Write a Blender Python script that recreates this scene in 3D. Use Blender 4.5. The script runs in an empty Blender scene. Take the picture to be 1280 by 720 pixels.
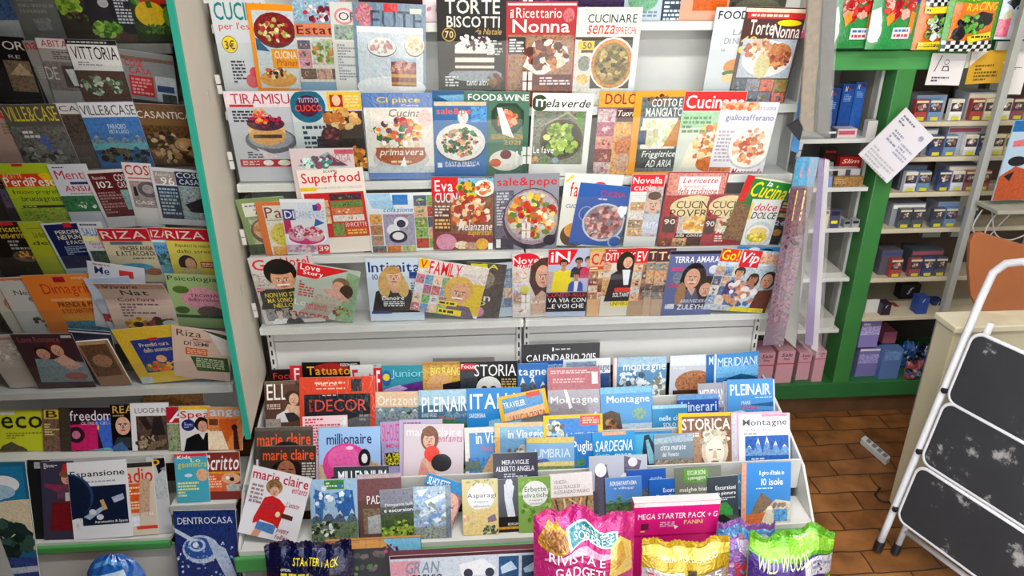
import bpy, bmesh, math, random
from mathutils import Vector as V, Matrix as MX

scene = bpy.context.scene
COL = scene.collection
# ------------------------------------------------------------------ camera, light, exposure
F = 924.0                                   # focal length in pixels of the 1280x720 frame
PITCH = math.radians(24.4); YAW = math.radians(4.0); HC = 2.0
fh = V((math.sin(YAW), math.cos(YAW), 0)); rt = V((math.cos(YAW), -math.sin(YAW), 0)); zz = V((0, 0, 1))
FW = fh*math.cos(PITCH) - zz*math.sin(PITCH); UP = fh*math.sin(PITCH) + zz*math.cos(PITCH)
CP = V((0, 0, HC))
cam = bpy.data.objects.new('camera', bpy.data.cameras.new('camera')); COL.objects.link(cam)
cam.data.sensor_width = 36.0; cam.data.lens = 36.0*F/1280.0; cam.data.clip_start = 0.02
cam.matrix_world = MX(((rt.x, UP.x, -FW.x, 0), (rt.y, UP.y, -FW.y, 0), (rt.z, UP.z, -FW.z, HC), (0, 0, 0, 1)))
scene.camera = cam
vs = scene.view_settings
vs.view_transform = 'Standard'; vs.look = 'None'; vs.gamma = 1.0; vs.use_curve_mapping = False; vs.exposure = 0.31
world = bpy.data.worlds.new('sky'); scene.world = world; world.use_nodes = True
wb = world.node_tree.nodes['Background']; wb.inputs[0].default_value = (0.90, 0.95, 1.0, 1); wb.inputs[1].default_value = 2.75

def area(name, loc, target, sx, sy, power, color=(1, 1, 1)):
    l = bpy.data.lights.new(name, 'AREA'); l.shape = 'RECTANGLE'; l.size = sx; l.size_y = sy; l.energy = power; l.color = color
    o = bpy.data.objects.new(name, l); COL.objects.link(o); o.location = loc
    o.rotation_euler = (V(target) - V(loc)).to_track_quat('-Z', 'Y').to_euler()
    return o
area('overhead_fill_light', (0.40, 0.80, 2.90), (0.40, 1.10, 0), 1.8, 0.16, 48, (1.0, 0.98, 0.95))  # no lamp seen here; overhead fill added for the main rack and stand
area('cabinet_fill_light', (1.75, 1.5, 2.90), (1.75, 1.9, 0), 1.0, 0.12, 12, (1.0, 0.97, 0.92))  # added fill without a visible lamp, brightens the cabinet
sl = bpy.data.lights.new('street_sun', 'SUN'); sl.energy = 9; sl.angle = .01; sl.color = (1, .97, .92); so = bpy.data.objects.new('street_sun', sl); COL.objects.link(so)
so.rotation_euler = V((1, -.10, -1.5)).to_track_quat('-Z', 'Y').to_euler()     # shines along the street front, not into the shop
scene.cycles.max_bounces = 6; scene.cycles.diffuse_bounces = 3; scene.cycles.glossy_bounces = 3
scene.cycles.transparent_max_bounces = 12; scene.cycles.use_denoising = True

# ------------------------------------------------------------------ measuring: a photo pixel's ray meets a plane of the room
def ray(px, py): return FW + rt*((px-640.0)/F) + UP*((360.0-py)/F)
def on(px, py, p, n):
    d = ray(px, py); return CP + d*((V(p)-CP).dot(V(n))/d.dot(V(n)))
def onY(px, py, y): return on(px, py, (0, y, 0), (0, 1, 0))
def onZ(px, py, z): return on(px, py, (0, 0, z), (0, 0, 1))
def onX(px, py, x): return on(px, py, (x, 0, 0), (1, 0, 0))

# ------------------------------------------------------------------ materials
def lin(c): return tuple(((x/12.92) if x <= 0.04045 else ((x+0.055)/1.055)**2.4) for x in c)
def hx(s):
    s = s.rstrip('~')
    if len(s) == 3: s = s[0]*2+s[1]*2+s[2]*2
    return lin([int(s[i:i+2], 16)/255 for i in (0, 2, 4)])
MATS = {}
def mat(name, col, rough=0.5, metal=0.0, var=0.06, scale=18.0, bump=0.0, coat=0.0, alpha=1.0):
    if name in MATS: return MATS[name]
    m = bpy.data.materials.new(name); m.use_nodes = True; nt = m.node_tree; b = nt.nodes['Principled BSDF']
    c = hx(col) if isinstance(col, str) else col
    tc = nt.nodes.new('ShaderNodeTexCoord'); n = nt.nodes.new('ShaderNodeTexNoise'); n.inputs['Scale'].default_value = scale; n.inputs['Detail'].default_value = 5
    nt.links.new(tc.outputs['Object'], n.inputs['Vector'])
    r = nt.nodes.new('ShaderNodeValToRGB'); r.color_ramp.elements[0].position = .3; r.color_ramp.elements[1].position = .7
    r.color_ramp.elements[0].color = (*[max(0, x*(1-var)) for x in c], 1); r.color_ramp.elements[1].color = (*[min(1, x*(1+var)) for x in c], 1)
    nt.links.new(n.outputs['Fac'], r.inputs['Fac']); nt.links.new(r.outputs['Color'], b.inputs['Base Color'])
    b.inputs['Roughness'].default_value = rough; b.inputs['Metallic'].default_value = metal; b.inputs['Coat Weight'].default_value = coat
    if bump:
        bp = nt.nodes.new('ShaderNodeBump'); bp.inputs['Strength'].default_value = bump; bp.inputs['Distance'].default_value = 0.004
        nt.links.new(n.outputs['Fac'], bp.inputs['Height']); nt.links.new(bp.outputs['Normal'], b.inputs['Normal'])
    MATS[name] = m; return m
def print_mat(name, rough, coat, spec=0.4, metal=0.0, bump=0.0):
    m = bpy.data.materials.new(name); m.use_nodes = True; nt = m.node_tree; b = nt.nodes['Principled BSDF']
    at = nt.nodes.new('ShaderNodeVertexColor'); at.layer_name = 'Col'
    tc = nt.nodes.new('ShaderNodeTexCoord')
    vo = nt.nodes.new('ShaderNodeTexVoronoi'); vo.inputs['Scale'].default_value = 190
    nz = nt.nodes.new('ShaderNodeTexNoise'); nz.inputs['Scale'].default_value = 60; nz.inputs['Detail'].default_value = 4
    wr = nt.nodes.new('ShaderNodeMixRGB'); wr.blend_type = 'ADD'; wr.inputs['Fac'].default_value = .012
    nt.links.new(tc.outputs['Object'], nz.inputs['Vector']); nt.links.new(tc.outputs['Object'], wr.inputs['Color1']); nt.links.new(nz.outputs['Color'], wr.inputs['Color2'])
    nt.links.new(wr.outputs['Color'], vo.inputs['Vector'])
    mixn = nt.nodes.new('ShaderNodeMixRGB'); mixn.blend_type = 'MIX'; mixn.inputs['Fac'].default_value = .45
    nt.links.new(vo.outputs['Color'], mixn.inputs['Color1']); nt.links.new(nz.outputs['Color'], mixn.inputs['Color2'])
    hs = nt.nodes.new('ShaderNodeHueSaturation'); hs.inputs['Saturation'].default_value = .38; nt.links.new(mixn.outputs['Color'], hs.inputs['Color'])
    bc = nt.nodes.new('ShaderNodeBrightContrast'); bc.inputs['Contrast'].default_value = .8; bc.inputs['Bright'].default_value = -.06; nt.links.new(hs.outputs['Color'], bc.inputs['Color'])
    inv = nt.nodes.new('ShaderNodeMath'); inv.operation = 'SUBTRACT'; inv.inputs[0].default_value = 1.0
    nt.links.new(at.outputs['Alpha'], inv.inputs[1])
    ov = nt.nodes.new('ShaderNodeMixRGB'); ov.blend_type = 'OVERLAY'
    nt.links.new(inv.outputs[0], ov.inputs['Fac']); nt.links.new(at.outputs['Color'], ov.inputs['Color1']); nt.links.new(bc.outputs['Color'], ov.inputs['Color2'])
    gm = nt.nodes.new('ShaderNodeGamma'); gm.inputs['Gamma'].default_value = 1.18; nt.links.new(ov.outputs['Color'], gm.inputs['Color']); nt.links.new(gm.outputs['Color'], b.inputs['Base Color'])
    b.inputs['Roughness'].default_value = rough; b.inputs['Coat Weight'].default_value = coat; b.inputs['Coat Roughness'].default_value = .12
    b.inputs['Specular IOR Level'].default_value = spec; b.inputs['Metallic'].default_value = metal
    if bump:
        bn = nt.nodes.new('ShaderNodeTexNoise'); bn.inputs['Scale'].default_value = 38; bn.inputs['Detail'].default_value = 2; bn.inputs['Distortion'].default_value = 1.5
        nt.links.new(tc.outputs['Object'], bn.inputs['Vector'])
        bp = nt.nodes.new('ShaderNodeBump'); bp.inputs['Strength'].default_value = bump; bp.inputs['Distance'].default_value = 0.008
        nt.links.new(bn.outputs['Fac'], bp.inputs['Height']); nt.links.new(bp.outputs['Normal'], b.inputs['Normal'])
    return m
PRINT = print_mat('glossy_print', .34, .12, .3)
MATTE = print_mat('matte_print', .6, 0)
FOIL = print_mat('foil_print', .24, .6, .7, .35, .8)
WRAP = print_mat('shrink_wrapped_print', .2, .9, .6, 0, .35)
def clear_mat(name, tint=(1, 1, 1), fac=0.05, rough=0.02, milky=0.0):
    m = bpy.data.materials.new(name); m.use_nodes = True; nt = m.node_tree; nt.nodes.clear()
    out = nt.nodes.new('ShaderNodeOutputMaterial'); tr = nt.nodes.new('ShaderNodeBsdfTransparent'); tr.inputs[0].default_value = (*tint, 1)
    gl = nt.nodes.new('ShaderNodeBsdfGlossy'); gl.inputs['Roughness'].default_value = rough
    fr = nt.nodes.new('ShaderNodeFresnel'); fr.inputs['IOR'].default_value = 1.5
    ad = nt.nodes.new('ShaderNodeMath'); ad.operation = 'ADD'; ad.inputs[1].default_value = fac
    ge = nt.nodes.new('ShaderNodeNewGeometry'); fl = nt.nodes.new('ShaderNodeMath'); fl.operation = 'SUBTRACT'; fl.inputs[0].default_value = 1.0
    nt.links.new(ge.outputs['Backfacing'], fl.inputs[1]); mm = nt.nodes.new('ShaderNodeMath'); mm.operation = 'MULTIPLY'
    nt.links.new(fr.outputs[0], mm.inputs[0]); nt.links.new(fl.outputs[0], mm.inputs[1]); nt.links.new(mm.outputs[0], ad.inputs[0])
    mx = nt.nodes.new('ShaderNodeMixShader'); nt.links.new(ad.outputs[0], mx.inputs[0]); nt.links.new(tr.outputs[0], mx.inputs[1]); nt.links.new(gl.outputs[0], mx.inputs[2])
    last = mx
    if milky:
        df = nt.nodes.new('ShaderNodeBsdfDiffuse'); df.inputs[0].default_value = (.85, .85, .87, 1)
        m2 = nt.nodes.new('ShaderNodeMixShader'); m2.inputs[0].default_value = milky
        nt.links.new(mx.outputs[0], m2.inputs[1]); nt.links.new(df.outputs[0], m2.inputs[2]); last = m2
    nt.links.new(last.outputs[0], out.inputs[0]); return m
ACRYL = clear_mat('clear_acrylic', (.97, .98, .98), .015, .03, .008)
PLASTIC = clear_mat('plastic_film', (.95, .96, .97), .06, .12, .05)

WHITE = mat('white_enamel', 'd2d1cc', .42, 0, .04, 9)
GREY = mat('grey_enamel', 'a9a9a4', .45, 0, .05, 9)
PAPER = mat('page_edges', 'dcd8cc', .8, 0, .12, 90)
GREEN = mat('green_enamel', '4c9a52', .35, 0, .06, 7, 0, .2)
DGREEN = mat('dark_green_enamel', '2c6b38', .4, 0, .08, 7)
TEAL = mat('teal_edge', '2a9b86', .45, 0, .05, 10)
CREAM = mat('cream_laminate', 'cfc5a6', .5, 0, .05, 8)
WOOD = mat('brown_laminate', '9a5a34', .42, 0, .10, 6)
BLACK = mat('black_plastic', '16161a', .5, 0, .1, 30)
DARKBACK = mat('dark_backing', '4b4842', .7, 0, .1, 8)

# ------------------------------------------------------------------ mesh helpers
class MB:
    def __init__(s): s.v = []; s.f = []; s.c = []; s.m = []
    def add(s, vs, fs, col=None, mi=0):
        o = len(s.v); s.v += [tuple(p) for p in vs]
        for f in fs: s.f.append([i+o for i in f]); s.c.append(col); s.m.append(mi)
    def box(s, a, b, col=None, mi=0):
        (x0, y0, z0), (x1, y1, z1) = a, b
        p = [(x0,y0,z0),(x1,y0,z0),(x1,y1,z0),(x0,y1,z0),(x0,y0,z1),(x1,y0,z1),(x1,y1,z1),(x0,y1,z1)]
        s.add(p, [(0,3,2,1),(4,5,6,7),(0,1,5,4),(1,2,6,5),(2,3,7,6),(3,0,4,7)], col, mi)
    def obox(s, o, ex, ey, ez, col=None, mi=0):      # box from corner o along three edge vectors
        o, ex, ey, ez = V(o), V(ex), V(ey), V(ez)
        p = [o, o+ex, o+ex+ey, o+ey, o+ez, o+ex+ez, o+ex+ey+ez, o+ey+ez]
        s.add(p, [(0,3,2,1),(4,5,6,7),(0,1,5,4),(1,2,6,5),(2,3,7,6),(3,0,4,7)], col, mi)
    def tube(s, pts, r, n=10, col=None, mi=0):
        pts = [V(p) for p in pts]; rings = []; ref = None
        for i, p in enumerate(pts):
            t = (pts[min(i+1, len(pts)-1)] - pts[max(i-1, 0)]).normalized()
            if ref is None: ref = t.orthogonal().normalized()
            ref = (ref - t*ref.dot(t)).normalized(); b = t.cross(ref)
            rr = r[i] if isinstance(r, (list, tuple)) else r
            rings.append([p + (ref*math.cos(6.28318*k/n) + b*math.sin(6.28318*k/n))*rr for k in range(n)])
        vs = [q for R in rings for q in R]; fs = []
        for i in range(len(pts)-1):
            for k in range(n): fs.append((i*n+k, i*n+(k+1) % n, (i+1)*n+(k+1) % n, (i+1)*n+k))
        fs.append(tuple(range(n-1, -1, -1))); fs.append(tuple((len(pts)-1)*n+k for k in range(n)))
        s.add(vs, fs, col, mi)
    def prism(s, poly, d, col=None, mi=0):           # closed polygon pushed along vector d
        n = len(poly); P = [V(p) for p in poly]; Q = [p+V(d) for p in P]
        s.add(P+Q, [tuple(range(n))] + [tuple(range(2*n-1, n-1, -1))] + [(i, i+n, (i+1) % n+n, (i+1) % n) for i in range(n)], col, mi)
def obj(name, mb, m, parent=None, bevel=0.0, smooth=False):
    me = bpy.data.meshes.new(name); me.from_pydata(mb.v, [], mb.f)
    for x in (m if isinstance(m, (list, tuple)) else [m]): me.materials.append(x)
    if any(mb.m): me.polygons.foreach_set('material_index', mb.m)
    if mb.c and mb.c[0] is not None:
        ca = me.color_attributes.new('Col', 'FLOAT_COLOR', 'CORNER'); buf = []
        for f, c in zip(mb.f, mb.c): buf += list(c)*len(f)
        ca.data.foreach_set('color', buf)
    else:
        bm = bmesh.new(); bm.from_mesh(me); bmesh.ops.recalc_face_normals(bm, faces=bm.faces); bm.to_mesh(me); bm.free()
    if smooth: me.polygons.foreach_set('use_smooth', [True]*len(me.polygons))
    me.update(); o = bpy.data.objects.new(name, me); COL.objects.link(o)
    if parent: o.parent = parent
    if bevel:
        b = o.modifiers.new('bevel', 'BEVEL'); b.width = bevel; b.segments = 2; b.limit_method = 'ANGLE'
    return o
def tag(o, label, cat, group=None):
    o['label'] = label; o['category'] = cat
    if group: o['group'] = group
    return o
def empty(name, loc, label, cat, group=None, rot=None):
    o = bpy.data.objects.new(name, None); COL.objects.link(o); o.empty_display_size = .05
    o.location = loc
    if rot is not None: o.matrix_world = MX.Translation(V(loc)) @ rot.to_4x4()
    return tag(o, label, cat, group)
def struct(name, mb, m, parent=None, bevel=0):
    o = obj(name, mb, m, parent, bevel)
    if not parent: o['kind'] = 'structure'
    return o
def local(mb, loc):                                   # shift to an origin at loc
    mb.v = [tuple(V(p)-V(loc)) for p in mb.v]; return mb

# ------------------------------------------------------------------ lettering: one outline per character, laid out by hand
GL = {}
def load_glyphs():
    chars = "ABCDEFGHIJKLMNOPQRSTUVWXYZabcdefghijklmnopqrstuvwxyz0123456789&'+!.,?/-%\u00e0\u00e8\u00e9\u00f9\u20ac@"
    tmp = []
    for st, off in (('n', 0.0), ('b', 0.011)):
        for ch in chars:
            cu = bpy.data.curves.new('glyph', 'FONT'); cu.body = ch; cu.resolution_u = 2; cu.offset = off
            o = bpy.data.objects.new('glyph', cu); COL.objects.link(o); tmp.append((st, ch, o, cu))
    dg = bpy.context.evaluated_depsgraph_get(); dg.update()
    for st, ch, o, cu in tmp:
        e = o.evaluated_get(dg); me = e.to_mesh()
        vs = [(v.co.x, v.co.y) for v in me.vertices]; fs = [tuple(p.vertices) for p in me.polygons]; e.to_mesh_clear()
        x0 = min(v[0] for v in vs); x1 = max(v[0] for v in vs)
        GL[st+ch] = ([(x-x0, y) for x, y in vs], fs, x1-x0)
    for st, ch, o, cu in tmp: bpy.data.objects.remove(o); bpy.data.curves.remove(cu)
load_glyphs()
def layout(text, style='b', shear=0.0):
    x = 0; vs = []; fs = []; st = 'n' if 'n' in style else 'b'
    for ch in text:
        if ch == ' ': x += .26; continue
        g = GL.get(st+ch)
        if not g: continue
        o = len(vs); vs += [(a+x+b*shear, b) for a, b in g[0]]; fs += [tuple(i+o for i in f) for f in g[1]]; x += g[2]+.075
    x0 = min(v[0] for v in vs); x1 = max(v[0] for v in vs); y0 = min(v[1] for v in vs); y1 = max(v[1] for v in vs)
    return [((a-x0)/(x1-x0), (b-y0)/max(1e-6, y1-y0)) for a, b in vs], fs

# ------------------------------------------------------------------ printed artwork in cover units (u across, v down, both in cover widths)
class Art:
    def __init__(s, fn, vmax, seed=1, seg=1, umax=1.0):
        s.fn = fn; s.vm = vmax; s.um = umax; s.seg = seg; s.k = 0; s.rnd = random.Random(seed)
        s.parts = {'picture': MB()}; s.cur = 'picture'; s.txt = False; s.nt = 0
    def cl(s, c):
        a = .38 if c.endswith('~') else (.72 if s.cur == 'picture' and not s.txt else 1.0)
        return (*hx(c), a)
    def put(s, uv, fs, col, part=None):
        s.k += 1
        vs = [s.fn(min(max(u, 0.004), s.um-.004), min(max(v, 0.004), s.vm-.004), s.k) for u, v in uv]
        s.parts.setdefault(part or s.cur, MB()).add(vs, fs, s.cl(col) if isinstance(col, str) else col)
    def rect(s, u0, v0, u1, v1, col, part=None):
        v0 = min(v0, s.vm); v1 = min(v1, s.vm)
        if v1-v0 < 1e-3: return
        n = s.seg; nu = max(1, n//2) if n > 1 else 1
        uv = [(u0+(u1-u0)*j/nu, v1+(v0-v1)*i/n) for i in range(n+1) for j in range(nu+1)]
        w = nu+1
        s.put(uv, [(i*w+j, i*w+j+1, (i+1)*w+j+1, (i+1)*w+j) for i in range(n) for j in range(nu)], col, part)
    def ell(s, cu, cv, ru, rv, col, part=None, n=20, a0=0.0):
        if ru <= 0: return
        if s.seg > 1:
            uv = [(cu, cv)]; fs = []
            for q in (.5, 1): uv += [(cu+ru*q*math.cos(a0+6.28318*i/n), cv-rv*q*math.sin(a0+6.28318*i/n)) for i in range(n)]
            for i in range(n):
                j = (i+1) % n; fs += [(0, 1+i, 1+j), (1+i, 1+n+i, 1+n+j, 1+j)]
            s.put(uv, fs, col, part)
        else: s.put([(cu+ru*math.cos(a0+6.28318*i/n), cv-rv*math.sin(a0+6.28318*i/n)) for i in range(n)], [tuple(range(n))], col, part)
    def poly(s, uv, col, part=None):
        a = sum(uv[i][0]*uv[(i+1) % len(uv)][1]-uv[(i+1) % len(uv)][0]*uv[i][1] for i in range(len(uv)))
        if a > 0: uv = uv[::-1]
        if s.seg > 1:                             # cut fine so that it follows the curved surface
            cx = sum(p[0] for p in uv)/len(uv); cy = sum(p[1] for p in uv)/len(uv); n = 7; pts = []; fs = []
            for i in range(len(uv)):
                a_, b_ = uv[i], uv[(i+1) % len(uv)]; o = len(pts); ix = {}
                for r in range(n+1):
                    for q in range(r+1):
                        ix[r, q] = len(pts); t = r/n; w = q/r if r else 0
                        pts.append((cx+(a_[0]+(b_[0]-a_[0])*w-cx)*t, cy+(a_[1]+(b_[1]-a_[1])*w-cy)*t))
                for r in range(n):
                    for q in range(r+1):
                        fs.append((ix[r, q], ix[r+1, q], ix[r+1, q+1]))
                        if q < r: fs.append((ix[r, q], ix[r+1, q+1], ix[r, q+1]))
            s.put(pts, fs, col, part)
        else: s.put(uv, [tuple(range(len(uv)))], col, part)
    def text(s, u0, u1, v0, v1, col, style, txt, part):
        vs, fs = layout(txt, style, .25 if 'i' in style else 0)
        if s.seg > 1:                             # finer triangles that follow a curved bag
            uv = list(vs); out = []
            def cut(a, b, c, lv):
                if lv == 0: out.append((a, b, c)); return
                ab = ((a[0]+b[0])/2, (a[1]+b[1])/2); bc = ((b[0]+c[0])/2, (b[1]+c[1])/2); ca = ((c[0]+a[0])/2, (c[1]+a[1])/2)
                for t in ((a, ab, ca), (ab, b, bc), (ca, bc, c), (ab, bc, ca)): cut(*t, lv-1)
            for f in fs:
                for i in range(1, len(f)-1): cut(uv[f[0]], uv[f[i]], uv[f[i+1]], 2)
            vs = [p for t in out for p in t]; fs = [(3*i, 3*i+1, 3*i+2) for i in range(len(out))]
        s.nt += 1; part = part+str(s.nt); s.txt = True; s.put([(u0+(u1-u0)*a, v1+(v0-v1)*b) for a, b in vs], fs, col, part); s.txt = False
    def scatter(s, cu, cv, ru, rv, n, size, cols):
        r = s.rnd
        for i in range(n):
            a = r.random()*6.283; q = math.sqrt(r.random()); k = r.randint(5, 7); x = cu+ru*q*math.cos(a); y = cv+rv*q*math.sin(a)
            e = size*(.6+.8*r.random()); a0 = r.random()*6.28; asp = .55+.45*r.random(); ca, sa = math.cos(a0), math.sin(a0); pts = []
            for j in range(k):
                t = 6.28318*j/k; px = e*math.cos(t); py = e*asp*math.sin(t); pts.append((x+px*ca-py*sa, y-(px*sa+py*ca)))
            c = cols[i % len(cols)]; b = .82+.36*r.random(); h = s.cl(c)
            s.put(pts, [tuple(range(k))], (h[0]*b, h[1]*b, h[2]*b, h[3])); s.k -= .9
    def bust(s, cu, cv, e, hair, skin, cloth, long=1):
        s.ell(cu, cv+e*(.25 if long else -.25), e*1.05, e*(1.5 if long else 1.05), hair)
        s.poly([(cu-e*2.1, cv+e*5), (cu-e*1.9, cv+e*2.6), (cu-e*1.2, cv+e*1.75), (cu+e*1.2, cv+e*1.75), (cu+e*1.9, cv+e*2.6), (cu+e*2.1, cv+e*5)], cloth)
        s.poly([(cu-e*.38, cv+e*.6), (cu+e*.38, cv+e*.6), (cu+e*.6, cv+e*1.85), (cu, cv+e*2.3), (cu-e*.6, cv+e*1.85)], skin)
        s.ell(cu, cv, e*.74, e, skin)
        s.ell(cu, cv-e*.78, e*.8, e*.36, hair)
        for d in (-.3, .3):
            s.rect(cu+d*e-.17*e, cv-.32*e, cu+d*e+.17*e, cv-.26*e, hair); s.ell(cu+d*e, cv-.12*e, e*.12, e*.08, '322', n=8)
        s.ell(cu, cv+.2*e, e*.09, e*.14, 'b76', n=8); s.ell(cu, cv+.5*e, e*.26, e*.09, 'b44', n=10)
    def emit(s, m, root, names):                  # one child mesh per picture, line of lettering or block of small print
        for k, b in s.parts.items():
            if b.f: obj(names[k.rstrip('0123456789')], b, m if k == 'picture' or m != FOIL else PRINT, root)
    def run(s, ops):
        for op in ops.split(';'):
            t = op.split()
            if not t: continue
            k, a = t[0], t[1:]; n = []
            for x in a:
                try: n.append(float(x))
                except ValueError: break
            if k in 'Tt': 
                n = [float(x) for x in a[:4]]; c = a[4]; st = ''
                if '/' in c: c, st = c.split('/')
                s.text(*n, c, st, ' '.join(a[5:]), 'masthead' if k == 'T' else 'lines')
            elif k == 'R': s.rect(*[float(x) for x in a[:4]], a[4])
            elif k == 'E': s.ell(*[float(x) for x in a[:4]], a[4])
            elif k == 'O':                            # ring
                q = [float(x) for x in a[:4]]; s.ell(*q, a[4]); s.ell(q[0], q[1], q[2]*.86, q[3]*.86, a[5])
            elif k == 'P': q = [float(x) for x in a[1:]]; s.poly(list(zip(q[::2], q[1::2])), a[0])
            elif k == 'L':                            # small print too fine to read
                u0, u1, v0, v1 = [float(x) for x in a[:4]]; m = int(a[4]); hgt = (v1-v0)/m; s.nt += 1; key = 'small%d' % s.nt
                for i in range(m):
                    u = u0
                    while u < u1:
                        w = .03+.07*s.rnd.random(); e = min(u+w, u1)
                        if s.rnd.random() < .12 and u > u0+.2*(u1-u0): break
                        s.put([(u, v0+hgt*(i+.78)), (e, v0+hgt*(i+.78)), (e, v0+hgt*(i+.2)), (u, v0+hgt*(i+.2))], [(0, 1, 2, 3)], a[5], key); s.k -= .9
                        u = e+.018
            elif k == 'F': s.scatter(*[float(x) for x in a[:4]], int(a[4]), float(a[5]), a[6].split(','))
            elif k == 'D':                            # a dish: plate, rim, food
                q = [float(x) for x in a[:4]]; s.ell(q[0], q[1]+q[3]*.06, q[2]*1.03, q[3]*1.04, '555'); s.ell(*q, a[4]); s.ell(q[0], q[1], q[2]*.86, q[3]*.86, a[4]+'~')
                s.scatter(q[0], q[1], q[2]*.74, q[3]*.74, int(a[5]), float(a[6]), a[7].split(','))
            elif k == 'B': s.bust(float(a[0]), float(a[1]), float(a[2]), a[3], a[4], a[5], 'x' not in a[6:])
            elif k == 'V':                            # brows, eyes, nose and mouth
                x, y, rx, ry = [float(q) for q in a[:4]]; sk = a[4] if len(a) > 4 else '5a4034'
                for d in (-.38, .38):
                    s.rect(x+d*rx-.24*rx, y-.3*ry, x+d*rx+.24*rx, y-.22*ry, sk); s.ell(x+d*rx, y-.06*ry, rx*.2, ry*.1, 'f0e8e4', n=10); s.ell(x+d*rx, y-.06*ry, rx*.1, ry*.1, '2a1c18', n=8)
                s.poly([(x-.05*rx, y-.05*ry), (x+.08*rx, y), (x+.16*rx, y+.28*ry), (x-.16*rx, y+.28*ry)], 'a86c58' if sk == '5a4034' else sk)
                s.ell(x, y+.54*ry, rx*.36, ry*.11, 'b04a4a' if sk == '5a4034' else sk, n=12); s.rect(x-.24*rx, y+.525*ry, x+.2*rx, y+.545*ry, 'e8dcd6')
            elif k == 'K':
                u0, v0, u1, v1 = [float(x) for x in a[:4]]; nx, ny = int(a[4]), int(a[5]); cs = a[6].split(',')
                for j in range(ny):
                    for i in range(nx):
                        c = cs[(i+j*nx) % len(cs)]; d = cs[(i*2+j*3+1) % len(cs)]; du = (u1-u0)/nx; dv = (v1-v0)/ny; m = .006
                        s.rect(u0+du*i+m, v0+dv*j+m, u0+du*(i+1)-m, v0+dv*(j+1)-m, c+'~')
                        s.scatter(u0+du*(i+.5), v0+dv*(j+.55), du*.28, dv*.25, 9, min(du, dv)*.13, [d+'~', c])
            elif k == 'M':                            # mountain ridge
                u0, u1, vb, hgt = [float(x) for x in a[:4]]; c, sn = a[4], a[5]; m = int(a[6]) if len(a) > 6 else 6
                pk = [(u0+(u1-u0)*(i/(2*m)), vb-hgt*((.45+.55*s.rnd.random()) if i % 2 else .1+.3*s.rnd.random())) for i in range(2*m+1)]
                s.poly([(u0, vb)]+pk+[(u1, vb)], c+'~')
                for i in range(1, 2*m, 2):
                    p, l, r_ = pk[i], pk[i-1], pk[i+1]
                    s.poly([p, (p[0]+(l[0]-p[0])*.55, p[1]+(l[1]-p[1])*.55), (p[0]-.01, p[1]+(l[1]-p[1])*.35), (p[0]+(r_[0]-p[0])*.5, p[1]+(r_[1]-p[1])*.5)], sn)
# ================================================================== the room
def tile_mat():
    m = bpy.data.materials.new('terracotta_tiles'); m.use_nodes = True; nt = m.node_tree; b = nt.nodes['Principled BSDF']
    tc = nt.nodes.new('ShaderNodeTexCoord'); wv = nt.nodes.new('ShaderNodeTexNoise'); wv.inputs['Scale'].default_value = 7; wv.inputs['Detail'].default_value = 1
    nt.links.new(tc.outputs['Object'], wv.inputs['Vector'])
    ad = nt.nodes.new('ShaderNodeMixRGB'); ad.blend_type = 'ADD'; ad.inputs['Fac'].default_value = .03
    nt.links.new(tc.outputs['Object'], ad.inputs['Color1']); nt.links.new(wv.outputs['Color'], ad.inputs['Color2'])
    br = nt.nodes.new('ShaderNodeTexBrick'); br.inputs['Scale'].default_value = 1; br.inputs['Brick Width'].default_value = .26; br.inputs['Row Height'].default_value = .105
    br.inputs['Mortar Size'].default_value = .004; br.inputs['Mortar Smooth'].default_value = .5; br.offset = .5
    br.inputs['Color1'].default_value = (*hx('9a6535'), 1); br.inputs['Color2'].default_value = (*hx('7c4c24'), 1); br.inputs['Mortar'].default_value = (*hx('3e2614'), 1)
    nt.links.new(ad.outputs['Color'], br.inputs['Vector'])
    n = nt.nodes.new('ShaderNodeTexNoise'); n.inputs['Scale'].default_value = 11; n.inputs['Detail'].default_value = 6; nt.links.new(tc.outputs['Object'], n.inputs['Vector'])
    rp = nt.nodes.new('ShaderNodeValToRGB'); rp.color_ramp.elements[0].position = .3; rp.color_ramp.elements[0].color = (.45, .42, .4, 1); rp.color_ramp.elements[1].position = .65; rp.color_ramp.elements[1].color = (1.1, 1.08, 1.05, 1)
    nt.links.new(n.outputs['Fac'], rp.inputs['Fac'])
    mu = nt.nodes.new('ShaderNodeMixRGB'); mu.blend_type = 'MULTIPLY'; mu.inputs['Fac'].default_value = .85
    nt.links.new(br.outputs['Color'], mu.inputs['Color1']); nt.links.new(rp.outputs['Color'], mu.inputs['Color2']); nt.links.new(mu.outputs['Color'], b.inputs['Base Color'])
    bp = nt.nodes.new('ShaderNodeBump'); bp.inputs['Strength'].default_value = .5; bp.inputs['Distance'].default_value = .004
    nt.links.new(br.outputs['Fac'], bp.inputs['Height']); bp.invert = True; nt.links.new(bp.outputs['Normal'], b.inputs['Normal'])
    b.inputs['Roughness'].default_value = .45; return m
PLASTER = mat('wall_plaster', 'b9b4a8', .8, 0, .05, 5)
b = MB(); b.box((-2.6, .40, -.05), (3.2, 3.5, 0)); struct('floor', b, tile_mat())
b = MB(); b.box((-9, -9, -.06), (9, .40, -.01)); struct('trim_1', b, mat('street_paving', 'b4b0a8', .8, 0, .15, 3))
b = MB(); b.box((2.31, -4.5, .0), (2.5, .355, 3)); struct('wall_street', b, mat('sky_blocker_render', '7a746a', .9, 0, .1, 3))  # unseen wall added to block slanting daylight from the left rack
b = MB(); b.box((-2.6, .36, 3.0), (3.2, 3.5, 3.06)); struct('ceiling', b, PLASTER)
b = MB(); b.box((-2.6, 3.3, .001), (3.2, 3.36, 2.999)); struct('wall_back', b, PLASTER)
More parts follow.
